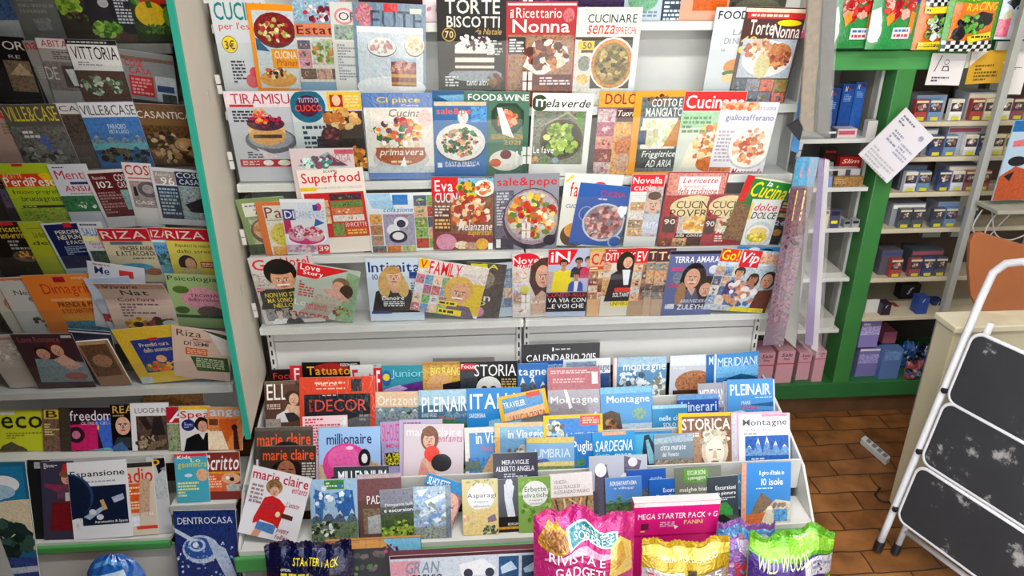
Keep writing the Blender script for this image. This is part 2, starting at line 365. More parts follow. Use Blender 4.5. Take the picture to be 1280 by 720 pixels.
b = MB(); b.box((-2.6, .45, .001), (-2.54, 3.299, 2.999)); struct('wall_left', b, mat('bounce_cutting_wall_paint', '4c4a47', .8, 0, .05, 5))  # out-of-view wall coloured dark to cut bounce onto the left rack
b = MB(); b.box((3.14, .45, .001), (3.2, 3.299, 2.999)); struct('wall_right', b, PLASTER)
b = MB()                                             # unseen street wall and doorway, left jamb placed to shade the left rack
b.box((-2.6, .36, .001), (-.35, .449, 2.999)); b.box((2.3, .36, .001), (3.2, .449, 2.999)); b.box((-.35, .36, 2.55), (2.3, .449, 2.999))
struct('wall_front', b, mat('bounce_cutting_wall_paint', '4c4a47'))
# ================================================================== central magazine racks (two bays)
LIP = 2.28; XL, XM, XR = -.700, .200, 1.078
SZ = {'Z': 1.815, 'A': 1.568, 'B': 1.343, 'C': 1.096, 'D': .838}
AC = math.radians(11)
def rack(xa, xb, label):
    root = empty('magazine_rack', ((xa+xb)/2, 2.42, .62), label, 'rack', 'upright magazine racks'); L = root.location
    b = MB(); b.box((xa, 2.40, .60), (xb, 2.42, 2.35)); obj('back_panel', local(b, L), WHITE, root)
    for k, z in SZ.items():
        b = MB(); b.box((xa, LIP, z-.026), (xb, LIP+.012, z)); b.box((xa, LIP+.012, z-.010), (xb, 2.40, z-.001))
        obj('shelf', local(b, L), WHITE, root, .002)
        if k != 'Z':
            b = MB(); o = V((xa+.012, LIP-.0065, z-.02)); up = V((0, -math.sin(AC), math.cos(AC)))
            b.obox(o, (xb-xa-.024, 0, 0), (0, .0015, 0), up*.225); obj('clear_front', local(b, L), ACRYL, root)
    for x in (xa+.002, xb-.008):                     # cheek plates with clips
        b = MB()
        for k, z in SZ.items():
            q = (LIP+.04, LIP+.04)
            b.prism([(x, 2.40, z-.03), (x, q[0], z-.03), (x, q[1], z+.19), (x, 2.40, z+.19)], (.006, 0, 0))
        obj('cheek_plate', local(b, L), GREY, root)
        for k, z in SZ.items():
            for h in (.078, .108):
                b = MB(); o = V((x-.003, LIP-.012, z-.02)) + V((0, -math.sin(AC), math.cos(AC)))*h
                b.obox(o, (.012, 0, 0), (0, .006, 0), V((0, -math.sin(AC), math.cos(AC)))*.026); obj('clip', local(b, L), WHITE, root)
    b = MB()                                          # lower slatted panel
    b.box((xa+.02, 2.36, .745), (xb-.01, 2.40, .812)); b.box((xa+.02, 2.36, .60), (xb-.01, 2.40, .741))
    obj('slatted_panel', local(b, L), WHITE, root, .0015)
    for x in (xa+.002, xb-.02):
        b = MB(); b.box((x, 2.346, .60), (x+.018, 2.3595, .811)); up_ = obj('slotted_upright', local(b, L), WHITE, root)
        for i in range(5):
            b = MB(); q = x+.0185 if x < xa+.1 else x-.0015; q = x+.006; b.box((q, 2.345, .625+.036*i), (q+.006, 2.3459, .645+.036*i)); obj('slot', local(b, L), BLACK, up_)
    return root
rack(XL, XM, 'white metal magazine rack at left of the seam, with clear fronts and cooking magazines')
rack(XM+.006, XR, 'white metal magazine rack at right of the seam, next to the green cabinet')

# ------------------------------------------------------------------ stepped stand under the racks
TI = [(2.25, .527), (2.10, .492), (1.95, .451), (1.80, .313)]
root = empty('stepped_display_stand', (.18, 2.1, 0), 'low white stepped display stand of travel magazines with green front edge', 'display stand'); L = root.location
ye = 2.355
for i, (y, z) in enumerate(TI):
    x0, x1 = -.722, 1.114
    base = z-(.09 if i < 3 else .012)
    b = MB(); b.box((x0, y, base-.03), (x1, y+.006, z)); b.box((x0, y+.006, base-.012), (x1, ye-.004, base)); ye = y
    obj('tier', local(b, L), WHITE, root, .0015)
b = MB(); b.box((-.738, 1.785, .238), (1.118, 1.799, .297)); obj('front_edge_trim', local(b, L), GREEN, root, .006)
for x in (-.731, 1.115):
    b = MB(); b.prism([(x, 2.35, .0005), (x, 1.82, .0005), (x, 1.82, .30), (x, 1.945, .43), (x, 2.09, .48), (x, 2.24, .52), (x, 2.35, .54)], (.008, 0, 0)); obj('end_panel', local(b, L), WHITE, root)
b = MB(); b.box((-.722, 1.83, .0005), (1.114, 1.845, .236)); obj('kick_panel', local(b, L), GREY, root)
# low plinth that carries the bags and boxes in front
root = empty('display_plinth', (.2, 1.6, 0), 'grey low display base below the stepped stand, carrying bagged toys', 'plinth'); L = root.location
b = MB(); b.box((-.70, 1.42, .02), (1.12, 1.775, .112)); obj('top', local(b, L), mat('grey_plinth', '8c8b88', .6), root, .004)
b = MB(); b.box((-.68, 1.45, .0005), (1.10, 1.76, .02)); obj('foot', local(b, L), BLACK, root)

# ================================================================== left rack, standing closer, teal edge
LL = 2.05
LZ = dict(zip(('LA', 'LB', 'LC', 'LD', 'LE', 'LF', 'LG'), (1.787, 1.627, 1.456, 1.283, 1.112, .944, .759)))
root = empty('magazine_rack', (-1.4, 2.2, 0), 'shaded magazine rack at far left with a teal edged side panel', 'rack', 'upright magazine racks'); L = root.location
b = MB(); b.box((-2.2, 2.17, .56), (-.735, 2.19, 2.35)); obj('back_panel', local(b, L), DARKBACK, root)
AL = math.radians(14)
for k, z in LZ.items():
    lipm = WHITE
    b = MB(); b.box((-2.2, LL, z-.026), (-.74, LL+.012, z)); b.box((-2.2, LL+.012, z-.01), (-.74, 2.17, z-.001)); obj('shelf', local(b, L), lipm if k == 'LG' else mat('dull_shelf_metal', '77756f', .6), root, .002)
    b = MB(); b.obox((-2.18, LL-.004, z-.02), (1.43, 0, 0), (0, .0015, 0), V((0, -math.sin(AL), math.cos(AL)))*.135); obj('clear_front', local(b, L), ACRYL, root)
b = MB(); b.prism([(-.681, 1.966, .625), (-.694, 1.966, .625), (-.730, 2.36, .625), (-.7225, 2.36, .625)], (0, 0, 1.725)); obj('side_panel', local(b, L), mat('side_panel_paint', 'c3bcae', .5, 0, .05, 6), root)
b = MB(); b.box((-.696, 1.954, .62), (-.680, 1.9655, 2.351)); obj('edge_trim', local(b, L), TEAL, root)
for zz_ in (1.02, 1.62):
    b = MB(); b.box((-.703, 2.15, zz_), (-.6985, 2.165, zz_+.035)); obj('panel_screw_plate', local(b, L), GREY, root)
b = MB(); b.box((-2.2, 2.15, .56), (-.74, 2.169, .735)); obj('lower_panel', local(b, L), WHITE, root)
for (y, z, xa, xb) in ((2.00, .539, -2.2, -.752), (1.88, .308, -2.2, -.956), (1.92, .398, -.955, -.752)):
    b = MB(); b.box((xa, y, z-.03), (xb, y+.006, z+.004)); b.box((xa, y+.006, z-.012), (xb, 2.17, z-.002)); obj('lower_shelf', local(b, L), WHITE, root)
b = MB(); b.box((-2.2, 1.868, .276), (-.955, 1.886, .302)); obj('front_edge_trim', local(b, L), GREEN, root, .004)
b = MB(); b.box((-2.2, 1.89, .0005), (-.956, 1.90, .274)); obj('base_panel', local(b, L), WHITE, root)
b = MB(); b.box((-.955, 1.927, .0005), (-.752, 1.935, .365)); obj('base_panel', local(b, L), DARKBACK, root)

b = MB(); b.box((-2.2, 1.25, 2.06), (-.74, 2.17, 2.10)); obj('unseen_shade_board', local(b, V((-1.4, 2.2, 0))), DARKBACK, root)  # unseen board added to keep overhead light off this rack
# ================================================================== green tobacco cabinet at the right
CY = 2.83
root = empty('display_cabinet', (1.9, 3.0, 0), 'green framed shop cabinet holding cigarette packets on narrow shelves', 'cabinet'); L = root.location
pl, pr = onY(1094, 240, CY).x, onY(1113, 240, CY).x
GB = mat('grey_back_panel', '8b8880', .6, 0, .07, 6)
BRW = mat('brown_back_panel', '4a3a2d', .6, 0, .1, 6)
b = MB(); b.box((pl-.012, CY, .18), (pr, CY+.12, 1.59)); obj('post', local(b, L), mat('shadowed_post_green', '3c7e3e', .4, 0, .08, 7), root, .004)  # beam's green darkened here, the post's shadow put into the colour
b = MB(); b.box((1.0, CY, 1.588), (2.75, CY+.10, 1.660)); obj('top_beam', local(b, L), GREEN, root, .004)
b = MB(); b.box((1.0, CY+.02, 1.661), (2.75, CY+.05, 2.3)); obj('fascia', local(b, L), DGREEN, root)
b = MB(); b.box((1.0, CY, .100), (2.75, CY+.40, .180)); obj('bottom_beam', local(b, L), DGREEN, root, .004)
b = MB(); b.box((1.0, CY+.03, .0005), (2.75, CY+.05, .0995)); obj('plinth', local(b, L), mat('brown_plinth', '5f4126', .6, 0, .2, 12), root)
b = MB(); b.box((1.0, CY+.40, .18), (pl, CY+.41, 1.588)); obj('back_panel', local(b, L), GB, root)
b = MB(); b.box((pr, CY+.40, .55), (2.75, CY+.41, 1.588)); obj('back_panel', local(b, L), BRW, root)
b = MB(); b.box((pr, CY+.40, .18), (2.75, CY+.41, .55)); obj('back_panel', local(b, L), mat('dark_brown_back', '2e231b', .7), root)
b = MB(); b.box((pl-.03, CY+.12, .18), (pl-.012, CY+.40, 1.588)); obj('divider', local(b, L), GB, root)
for px in (1190, 1228):                              # upright back strips behind the packets
    x = onY(px, 150, CY+.36).x; b = MB(); b.box((x, CY+.37, .75), (x+.09, CY+.399, 1.58)); obj('back_strip', local(b, L), GREY, root)
SR = [onY(1190, y, CY).z for y in (152, 196, 240, 285, 346, 394)]
for i, z in enumerate(SR):
    b = MB(); b.box((pr, CY+.004, z-.02), (2.75, CY+(.16 if i < 5 else .39), z)); obj('shelf', local(b, L), mat('cream_shelf', 'cdbfa4', .5), root, .002)
SL = [onY(1050, y, CY).z for y in (174, 235, 286, 348, 412)]
for z in SL:
    b = MB(); b.box((1.0, CY+.004, z-.018), (pl-.03, CY+.39, z)); obj('shelf', local(b, L), WHITE, root, .002)
b = MB(); q = pl-.032; b.box((q-.012, CY+.05, .5), (q, CY+.065, 1.58)); obj('shelf_rail', local(b, L), GREY, root)
# ================================================================== magazines
ROWS = {}
def row(name, y, z, lean, group): ROWS[name] = dict(y=y, z=z+(.0025 if lean > 0 else .0007), a=math.radians(lean), g=group, used=[])
LB_ = LIP+.028
row('Z', LB_, SZ['Z'], -10, 'magazines on the shelf cut off by the top of the photo')
for k, g in (('A', 'cooking magazines on the top visible rack shelf'), ('B', 'cooking magazines on the second rack shelf'), ('C', 'cooking magazines on the third rack shelf'), ('D', 'gossip magazines on the lowest rack shelf')): row(k, LB_, SZ[k], -10, g)
for k, g in (('LA', 'top shelf'), ('LB', 'second shelf'), ('LC', 'third shelf'), ('LD', 'fourth shelf'), ('LE', 'fifth shelf'), ('LF', 'sixth shelf'), ('LG', 'lowest leaning shelf')): row(k, LL+.031, LZ[k], -16, 'magazines on the '+g+' of the shaded left rack')
row('LH', 2.00+.056, .539-.002, 18, 'magazines on the upper step of the left rack')
row('LI', 1.88+.027, .308-.002, 20, 'magazines on the green edged step of the left rack')
row('LJ', 1.92+.028, .398-.002, 18, 'magazines on the green edged step of the left rack')
row('LK', 1.775, .001, 13, 'large issues standing at the foot of the left rack')
for i, g in enumerate(('rear step', 'second step', 'third step', 'front step')):
    row('L%d' % (i+1), TI[i][0]+(.046, .068, .068, .046)[i], TI[i][1]-(.09 if i < 3 else .012), (9, 24, 24, 20)[i], 'magazines on the '+g+' of the stepped stand')
KIND = dict(c='cooking_magazine', h='home_magazine', w='wellness_magazine', f='fashion_magazine', g='gossip_magazine', t='travel_magazine', s='culture_magazine', b='guidebook', k='children_magazine', o='calendar')
SEED = [100]
def m(rw, x1, y1, x2, y2, kind, label, base, ops, th=None, h=None, bend=0.0, wrap=False, pages=None):
    R = ROWS[rw]; a = R['a']; th = th or (.002 if rw[0] in 'ABCDZ' or rw in LZ else (.003 if rw == 'L1' else .0045))
    if rw == 'L4': th = min(th, .004)
    n = V((0, -math.cos(a), math.sin(a)))
    up = V((0, math.sin(a), math.cos(a)))
    def P(px, py, off): return on(px, py, V((0, R['y']-off/math.cos(a), R['z'])), n)
    t = P(x1, y1, 0), P(x2, y2, 0); wd = (t[1]-t[0]).length
    xa, xb = min(t[0].x, t[1].x)-.012, max(t[0].x, t[1].x)+.012
    ex = (t[1]-t[0]).normalized(); sl = ex.x and (ex.dot(up))
    hh0 = (t[0]-V((t[0].x, R['y'], R['z']))).length
    shift = sl*hh0; xa, xb = min(xa, xa+shift), max(xb, xb+shift)
    off = 0
    for (p, q, d) in R['used']:
        if p < xb and q > xa: off = max(off, d)
    R['used'].append((xa+.012, xb-.012, off+th+.0012))
    tl, tr = P(x1, y1, off+th), P(x2, y2, off+th)
    ex = (tr-tl); w = ex.length; ex.normalize(); ez = (up - ex*up.dot(ex)).normalized(); ey = ez.cross(ex)
    B0 = V((0, R['y']-(off+th)/math.cos(a), R['z']))
    s1, s2 = (tl-B0).dot(up), (tr-B0).dot(up); cr = ez.dot(up)
    if not h: h = min(s1, s2)/cr
    org = tl + ex*(w/2) - ez*h
    M = MX(((ex.x, ey.x, ez.x, org.x), (ex.y, ey.y, ez.y, org.y), (ex.z, ey.z, ez.z, org.z), (0, 0, 0, 1)))
    nm = KIND.get(kind, kind)
    SEED[0] += 1
    def by(z):
        q = max(0, (z/h-.5)/.5); return -bend*q*q
    def fn(u, v, k): z = h-v*w; return (-w/2+u*w, by(z)-.00002*k-(.0007 if bend else .0001), z)
    art = Art(fn, h/w, SEED[0], 8 if bend else 1)
    cov = MB(); ns = 8 if bend else 1; e = .0006; c = (*hx(base), .42 if base.endswith('~') else 1); bk = (*hx('ccc'), 1); pg = (*hx(pages or 'ddd8cc'), 1)
    def slab(mb, xa, xb, ya, yb, za, zb, col):
        vs = []
        for i in range(ns+1):
            z = za+(zb-za)*i/ns; o = by(z); vs += [(xa, ya+o, z), (xb, ya+o, z), (xb, yb+o, z), (xa, yb+o, z)]
        fs = [(0, 3, 2, 1), (4*ns, 4*ns+1, 4*ns+2, 4*ns+3)]
        for i in range(ns):
            q = 4*i
            for j in range(4): fs.append((q+j, q+(j+1) % 4, q+4+(j+1) % 4, q+4+j))
        mb.add(vs, fs, col)
    slab(cov, -w/2, w/2, 0, e, 0, h, c); slab(cov, -w/2, w/2, th-e, th, 0, h, bk); slab(cov, -w/2, -w/2+e, e, th-e, 0, h, c)
    pm = WRAP if wrap else PRINT
    root = obj(nm, cov, pm); root.matrix_world = M
    tag(root, label, 'book' if kind == 'b' else ('calendar' if kind == 'o' else 'magazine'), R['g'])
    pb = MB(); slab(pb, -w/2+e, w/2-.001, e, th-e, .001, h-.001, pg); obj('pages', pb, MATTE, root)
    art.run(ops)
    art.emit(pm, root, dict(picture='cover_picture', masthead='masthead', lines='cover_line', small='small_print'))
    return root
# ---- shelf cut by the top edge of the photo
m('Z',362,-78,425,-78,'c','pale recipe magazine cut off at the top above the blue tulip issue','ccc','R 0 .8 1 1.3 b99~')
m('Z',440,-78,532,-78,'c','recipe magazine with dark red foot cut off above the grey sandwich cake issue','433','R .1 .9 .8 1.3 822~')
m('Z',524,-77,600,-77,'c','pink and white recipe magazine cut off left of the black cake issue','edd','R .05 .6 .9 1 fee;F .5 1.1 .4 .2 20 .04 d9b,eee')
m('Z',628,-77,705,-77,'c','purple toned recipe magazine cut off above the red grandma recipes','646~','F .5 1 .5 .3 40 .06 b57,435,967')
m('Z',700,-77,790,-77,'c','dark plum recipe magazine cut off above the no-waste cooking issue','435~','F .5 1.1 .5 .2 40 .06 c69,534,b8a')
m('Z',788,-78,868,-78,'c','pale blue recipe magazine with dark text box cut off at the top','b9c6d0','E .3 .9 .25 .2 7a8;R .62 .7 1 1.4 345;L .66 .96 .8 1.25 7 cde;L .05 .55 1.08 1.3 4 789')
m('Z',862,-78,926,-78,'c','salmon coloured recipe magazine with orange block cut off at the top','e0a58c','R .1 .5 .5 1.05 f6e4dd;R .25 1.1 .95 1.35 c86420')
m('Z',926,-78,1000,-78,'c','dark olive recipe magazine cut off above the cake duo issue','4a4a40~','E .5 1.1 .4 .15 665')
# ---- A
m('A',362,-6,424,-5,'c','blue topped recipe magazine with tulips and small food pictures, top rack shelf','8fb0c4','R 0 0 1 .5 9ab4c6~;F .55 .35 .35 .16 30 .05 c34~,e8dfe0,7a2840;R 0 .56 1 .82 d98a66;T .05 .98 .6 .78 7a2030 Estate;R 0 .84 1 1.8 ddd5cc;K .02 .9 .3 1.7 1 4 667,b88,c9a,754;R .32 .88 1 1.42 b8c0b0~;F .62 1.15 .28 .22 40 .05 7a8a3c,c88a50,9aa860;K .05 1.5 1 1.75 3 1 765,b98')
m('A',411,2,446,3,'c','narrow white recipe magazine with column of small print on top shelf','dcdcd6','E .5 .5 .36 .3 d99;E .5 .5 .28 .22 e6e0da;t .3 .9 .35 .65 556/n OF;R .1 .8 1 1.35 9aa89c~;L .15 .95 1.5 2.9 13 99a')
m('A',259,-5,330,-4,'c','white summer recipe magazine with red pot and teal title at top left','d5d9dc','T .06 1.0 .1 .42 1c8c8c CUCINA;T .1 1.0 .46 .62 d02a3c/n per l\'estate;E .24 .86 .14 .16 222;E .24 .86 .13 .15 f2d23c;t .15 .33 .78 .95 222 3\u20ac;L .2 .45 1.15 1.6 7 334;E .86 1.12 .22 .22 d63040;P 264a30 .8 .98 .72 .6 .86 .8 .98 .58 .95 .98;R .72 1.22 1 1.32 f2dede;E .85 1.4 .2 .15 d04050;E .55 1.55 .12 .14 d8606c;E .62 1.38 .1 .1 e04858')
m('A',307,4,365,6,'c','orange bordered recipe magazine with salad bowl, beside the red pot issue','f0a020','R .09 .14 1 1.9 c9d4d8;D .55 .55 .45 .38 8a2c30 46 .06 b8b068,7a3028,d6cf98,c84a50;P 3c6c90 .1 .72 .1 1.02 .4 1.05;R .42 .98 1 1.42 eda326;T .48 .98 1.03 1.2 f6efe0 CUCINA;t .5 .98 1.22 1.36 c85a28/i Pranzi;E .5 1.68 .42 .2 d9a45a;F .5 1.55 .3 .12 26 .05 3a2c28,d66a40,e8d8b0')
m('A',440,2,532,6,'c','grey blue recipe magazine with layered sandwich cake in clear wrap on top shelf','7f97ac','E .16 .16 .13 .16 c8808c~;R .42 0 .62 .12 d8303c;T .24 .95 .1 .36 46586c/n EUTE;R .78 .06 .94 .13 e6e2c8;R .04 .32 .96 1.3 d2dbe0;R .04 .32 .96 .4 eef2f6;D .38 .6 .2 .13 f0efe9 30 .03 d8a0a0,e8c8b8,c8b0a0;D .84 .56 .14 .15 ece0c8 12 .03 e8c898,d8b890;E .5 1.18 .5 .16 e8eaec;E .7 1.16 .26 .1 f4f4f2;R .5 .75 .86 .8 a8c4dc;R .5 .8 .86 1.16 8a4c40~;F .68 .9 .17 .1 30 .04 c07060,a05048,d8a090;R .5 .98 .86 1.03 d8a45c;R .5 1.1 .86 1.14 c89850',wrap=True)  # pale lower panel paints in the glare on the wrap
m('A',545,-7,634,-6,'c','black baking magazine with a chocolate layer cake on top rack shelf','1c1a1a','T .12 .9 .06 .26 efeae0 TORTE;T .14 .9 .29 .45 efeae0 BISCOTTI;t .55 .93 .46 .55 c8a860/i da Natale;E .17 .55 .1 .1 c8a04a;E .17 .55 .085 .085 3a3020;t .11 .23 .5 .6 e8d8a8 70;R .0 1.08 .9 1.2 222~;E .55 1.14 .4 .1 9aa0a4;R .25 .72 .83 1.08 4a2c20;R .25 .75 .83 .82 efe6d8;R .25 .88 .83 .95 efe6d8;R .25 1.0 .83 1.04 e6dccc;E .54 .72 .29 .1 f0e8dc;F .54 .65 .22 .1 46 .035 2c2026,efe6e0,5a3440,ddd;L .72 .95 .62 .85 6 ccc;L .1 .3 1.15 1.32 4 ddd;t .42 .75 1.2 1.3 eee/i tanti altri;F .85 1.24 .12 .1 16 .04 8a6440,6a4830')
m('A',633,2,723,2,'c','red topped grandma recipe magazine with roast dish photo, top rack shelf','b82c34','R .02 .02 .98 .05 d8d0cc;T .14 .78 .08 .22 f4f0ea/n Ricettario;T .09 .9 .24 .42 f4f0ea Nonna;t .06 .1 .1 .22 fff/n il;E .88 .18 .08 .1 c86a70~;R .03 .45 .97 1.28 a07c60~;R .03 .48 .28 .72 3a3030;L .05 .26 .5 .7 5 ddd;P e8e4e0 .25 .9 .5 1.05 .92 .82 .88 .62 .4 .55;F .58 .75 .3 .2 70 .06 7a3418,c88850,efe0c8,9a5030,5a2814;R .3 1.02 .97 1.3 6a2024;L .5 .95 1.05 1.18 3 e8d8d8;E .5 1.25 .16 .08 8a4828;E .8 1.26 .13 .07 7a4030')
m('A',722,9,804,9,'c','white no-waste cooking magazine with a round mushroom pie, top rack shelf','dcd8cc~','R .12 .06 .95 .42 efece2;T .17 .93 .1 .23 2f4a2c CUCINARE;T .17 .6 .26 .4 e0482c/i senza;T .61 .93 .29 .4 e0482c SPRECHI;R 0 .44 1 .48 58503c;R .1 .48 .9 1.25 40362c;R .05 .5 .3 .64 f0c028;t .12 .26 .52 .62 222 50;R .03 .68 .27 1.25 d8d4c8;E .16 .85 .1 .12 8a8a80~;E .15 1.1 .1 .08 d8b878~;E .6 .86 .36 .42 e8e6e0;E .6 .86 .33 .39 c8883c~;E .6 .86 .28 .33 8a7438~;F .6 .86 .24 .28 70 .045 4a4028,a8905a,6a6038,c8b070;R .9 .44 1 1.3 dfe3e6')
m('A',896,9,938,9,'c','pale grey food magazine with a burger, right part of top shelf','d3d6da','T .1 1 .1 .34 1e1e24 FOOD;t .62 1 .62 .8 889/n LA;t .4 1 .88 1.06 889/n DI NIK;L .35 .95 1.2 1.3 1 99a;E .85 1.75 .34 .24 d8924c;E .85 1.95 .36 .1 4a7a3c;E .85 2.1 .36 .15 e4c898')
m('A',934,8,1010,10,'c','brown cake magazine with roast plate and yellow patch at right end of top shelf','5c3a36','R 0 .02 1 .08 e8d0b8;R .04 .08 1 .18 c8383c;L .1 .95 .1 .16 1 f0d8c8;T .12 .52 .2 .44 efe2dc Torte;T .52 .97 .26 .48 efe2dc Nonna;E .76 .24 .2 .05 f0d820;t .02 .28 .46 .6 f0c84c 49;E .06 .68 .06 .06 f0d040;R .06 .5 .96 1.14 b8c0cc;E .52 .82 .42 .3 eae6e0;F .4 .68 .28 .16 60 .05 d8a07c,b87050,e8c8a8;E .72 .76 .2 .2 c07a40~;F .74 .82 .18 .16 46 .04 b86030,8a3c28,d89858;E .46 .95 .13 .2 d8cc98;K .02 1.16 .98 1.6 4 2 5a6470,889,c86a50,8a7c3c,d8c060')
# ---- B
m('B',349,116,400,115,'c','grey recipe magazine with tomatoes and round letter badge, second shelf','b8bcbc','E .12 .12 .24 .24 2c3a34;t .06 .18 .02 .24 eee in;R 0 .36 1 1.7 8d9194~;E .3 .9 .3 .3 d2362c;P 3a6a34 .1 1.2 .5 .95 .4 1.4;R 0 1.42 1 1.9 444~;t .1 .6 1.25 1.42 f2f2f2 Be;E .35 1.9 .22 .2 222')
m('B',278,114,362,114,'c','pink titled dessert magazine with berry cake on grey plate, left of second shelf','c4c6cc','R 0 0 1 .25 e6d6dc;T .1 .98 .04 .2 b83448/n TIRAMISU;R .06 .21 .42 .25 c8343c;L .08 .4 .3 .5 4 334;E .6 .8 .4 .22 6c7078;E .6 .77 .35 .17 9a9ea4;E .56 .68 .28 .2 e8c48c;R .28 .52 .84 .68 e8c48c;E .56 .72 .28 .16 d8a868;R .34 .7 .78 .76 5a3834;E .56 .52 .29 .12 5a2440;F .56 .48 .27 .1 60 .03 6a2444,3c2038,a83050;F .52 .4 .12 .12 30 .03 e0382c,f06048,d8a040;L .2 .5 .98 1.1 3 556;R .06 1.12 1 1.25 b03038;L .1 .36 1.14 1.22 3 e8c8c8;E .5 1.18 .08 .05 ddd~;E .75 1.18 .1 .05 ddc~;P d8ccd0 .36 .92 .7 1.08 .48 1.12')
m('B',360,114,450,113,'c','teal and yellow chef magazine with biscuits on dark table, second shelf','cfd6d6','E .24 .22 .25 .25 2a7088;E .24 .22 .16 .16 5a2848;T .06 .44 .2 .3 f06038 CUOCO;t .12 .4 .1 .17 dde/n TUTTO DI;R .52 .02 1 .28 e8c040;R .56 .06 .74 .24 b8342c;E .65 .14 .06 .08 e8c0a0;L .76 .97 .06 .24 4 e8d8a0;R .46 .3 1 1.25 4c4038;F .7 .42 .24 .14 30 .07 d8a868,e8c890,b87840;R .3 .72 1 1.25 2a2420;L .12 .45 .5 .9 5 345;t .15 .4 .92 1.0 233 Pomeriggi;E .52 .68 .15 .15 4a2a28;F .52 .66 .1 .1 24 .03 8a4a50,5a2c34;F .86 1.05 .15 .2 50 .04 d89030,a86820,e8b050')
m('B',540,113,606,114,'c','navy blue recipe magazine with pale triangle behind the blue salad issue, second shelf','2f6896','P 7fb0d0 .1 .1 .9 .05 .5 .3;R 0 .3 1 .34 1e4468')
m('B',452,116,540,116,'c','blue topped recipe magazine with fruit covered spring cake in clear wrap, second shelf','6a8cc0','T .2 .82 .06 .17 f2d23c Ci piace;t .55 .8 .17 .2 eee/n Cucina;R 0 .22 1 1.2 e6e2d8;R .1 .3 .9 .75 eee6da;T .36 .82 .24 .36 8a8478/i Cucina;E .88 .38 .1 .14 ecc8c0;E .5 1.02 .42 .2 c8c8c4;E .5 .95 .38 .18 b8683c;F .5 .62 .34 .22 90 .05 e88838,f0c048,d83c34,7a3c58,e8e4dc,3c7a4c;F .5 .82 .34 .08 30 .05 f4efe8,e8d0b0;R .14 .84 .86 1.0 b0643c;T .18 .84 .86 1.0 f4eee2/i primavera;L .35 .65 1.04 1.1 1 eda;R 0 1.14 1 1.25 c8d0d4;P f8fcff .48 1.14 .55 .98 .58 1.14',wrap=True)
m('B',580,114,663,115,'c','green food and wine magazine with salmon on dark plates, second rack shelf','54806a','T .06 .98 .04 .14 f2f4f0 FOOD&WINE;P 22402e .42 .3 .52 .18 .8 .18 .92 .3 .92 .52 .8 .66 .52 .66 .42 .52;P 2f5a40 .48 .32 .55 .23 .78 .23 .87 .32 .87 .5 .78 .61 .55 .61 .48 .5;F .67 .42 .12 .12 34 .06 e88460,d86848,f0a888;P eef0ec .5 .25 .58 .25 .78 .74 .6 .68;E .12 .72 .17 .2 28508c;E .12 .72 .09 .12 c87c50;t .42 .92 .68 .76 d8a828 DECORARE COLAZIONI;t .62 .88 .78 .85 d8a828 2021;E .66 1.12 .26 .18 e0dcd2;E .66 1.02 .09 .08 7a2c40;E .5 1.16 .09 .07 c8643c;R .82 .96 .85 1.2 eee;R .9 .96 .93 1.2 eee')
m('B',541,127,609,127,'c','blue recipe magazine with green salad on white plate, orange title, second shelf','3a78b0','R .02 0 .98 .08 e8c8a8;E .55 .3 .1 .14 d8d8d4~;T .06 .9 .12 .28 f07038 sale&pepe;R .7 .1 1 .4 5a98cc~;D .5 .8 .47 .38 e4e0da 110 .045 2c6434,4a8a40,1e4a28,e0a880,d88c68;L .2 .8 1.27 1.31 1 dde;t .2 .86 1.2 1.28 dfe6ee/n PASTA FRESCA;R .05 1.22 .14 1.32 ddd~')
m('B',666,116,743,117,'c','white bordered magazine with a bowl of green broad beans, second shelf','eceae4','E .12 .17 .13 .14 2e4a2c;T .06 .26 .1 .23 f0f0ea m;T .23 .96 .1 .24 26381f/i elaverde;R .04 .3 .9 1.24 7c8070~;P a8a890 .1 .6 .6 .3 .9 .55 .6 .35;P 6c9a40 .74 .32 .84 .32 .86 .66 .8 .7;E .52 .8 .36 .36 5a4430;E .52 .8 .31 .31 3c3420;F .52 .78 .27 .27 90 .055 a8c050,88a83c,c8d878,6a8a30;t .06 .4 .92 1.04 f4f4ee Le fave;E .1 1.16 .06 .06 c89868~;E .27 1.17 .06 .06 688a40~;E .44 1.17 .06 .06 88a4ac')
m('B',750,114,799,114,'c','orange and purple sweets magazine with bread pictures, second rack shelf','9a7080','R 0 0 1 .42 f0a43c;T .16 .98 .06 .34 8a2440 DOLCI;K .0 .46 .48 2.3 1 5 c8b0b0,b06880,d89888,8a5048;R .5 .45 1 .8 54382c~;t .52 .98 .5 .66 f2e6e0/i Tuorli;R .46 .82 1 2.3 d8a468~;E .8 1.5 .28 .3 c07c50~;E .78 1.95 .26 .26 b89880~')
m('B',795,114,859,113,'c','yellow bordered magazine with white script about air frying, second shelf','e8a428','R .14 .12 1 1.7 6c7474~;F .5 .16 .25 .08 26 .05 5a3030,8a6a4c;T .34 .94 .16 .32 f0f0ec COTTO E;T .24 .98 .34 .52 e6e8e4 MANGIATO;R .2 .55 .9 1.2 dfe0d0~;F .55 .85 .35 .25 40 .07 e8e4c8,c8c898,d8d4b0;P c88430 .66 1.15 .9 .6 1 .6 1 1.15;R .14 .8 .3 1.1 345070;R .14 1.2 1 1.62 3c4444~;t .25 .94 1.24 1.42 eef0ec/i Friggitrice;t .35 .88 1.44 1.6 eef0ec/i AD ARIA')
m('B',857,114,935,114,'c','red topped cooking magazine with yellow pasta photo leaning at right, second shelf','d8dcd0','R 0 0 1 .32 d42a2c;T .04 .98 .06 .28 f4ecea Cucinare;R 0 .34 .6 .6 a8cca8;P efe6d0 .1 1.3 .2 .9 .9 .4 1 .5 1 1.3;F .58 .92 .3 .34 90 .06 e8b868,f0d8a8,d88c40,c86a30,f0e8d8;E .6 1.24 .24 .14 c8702c~;L .04 .5 .4 .7 4 6a9a70')
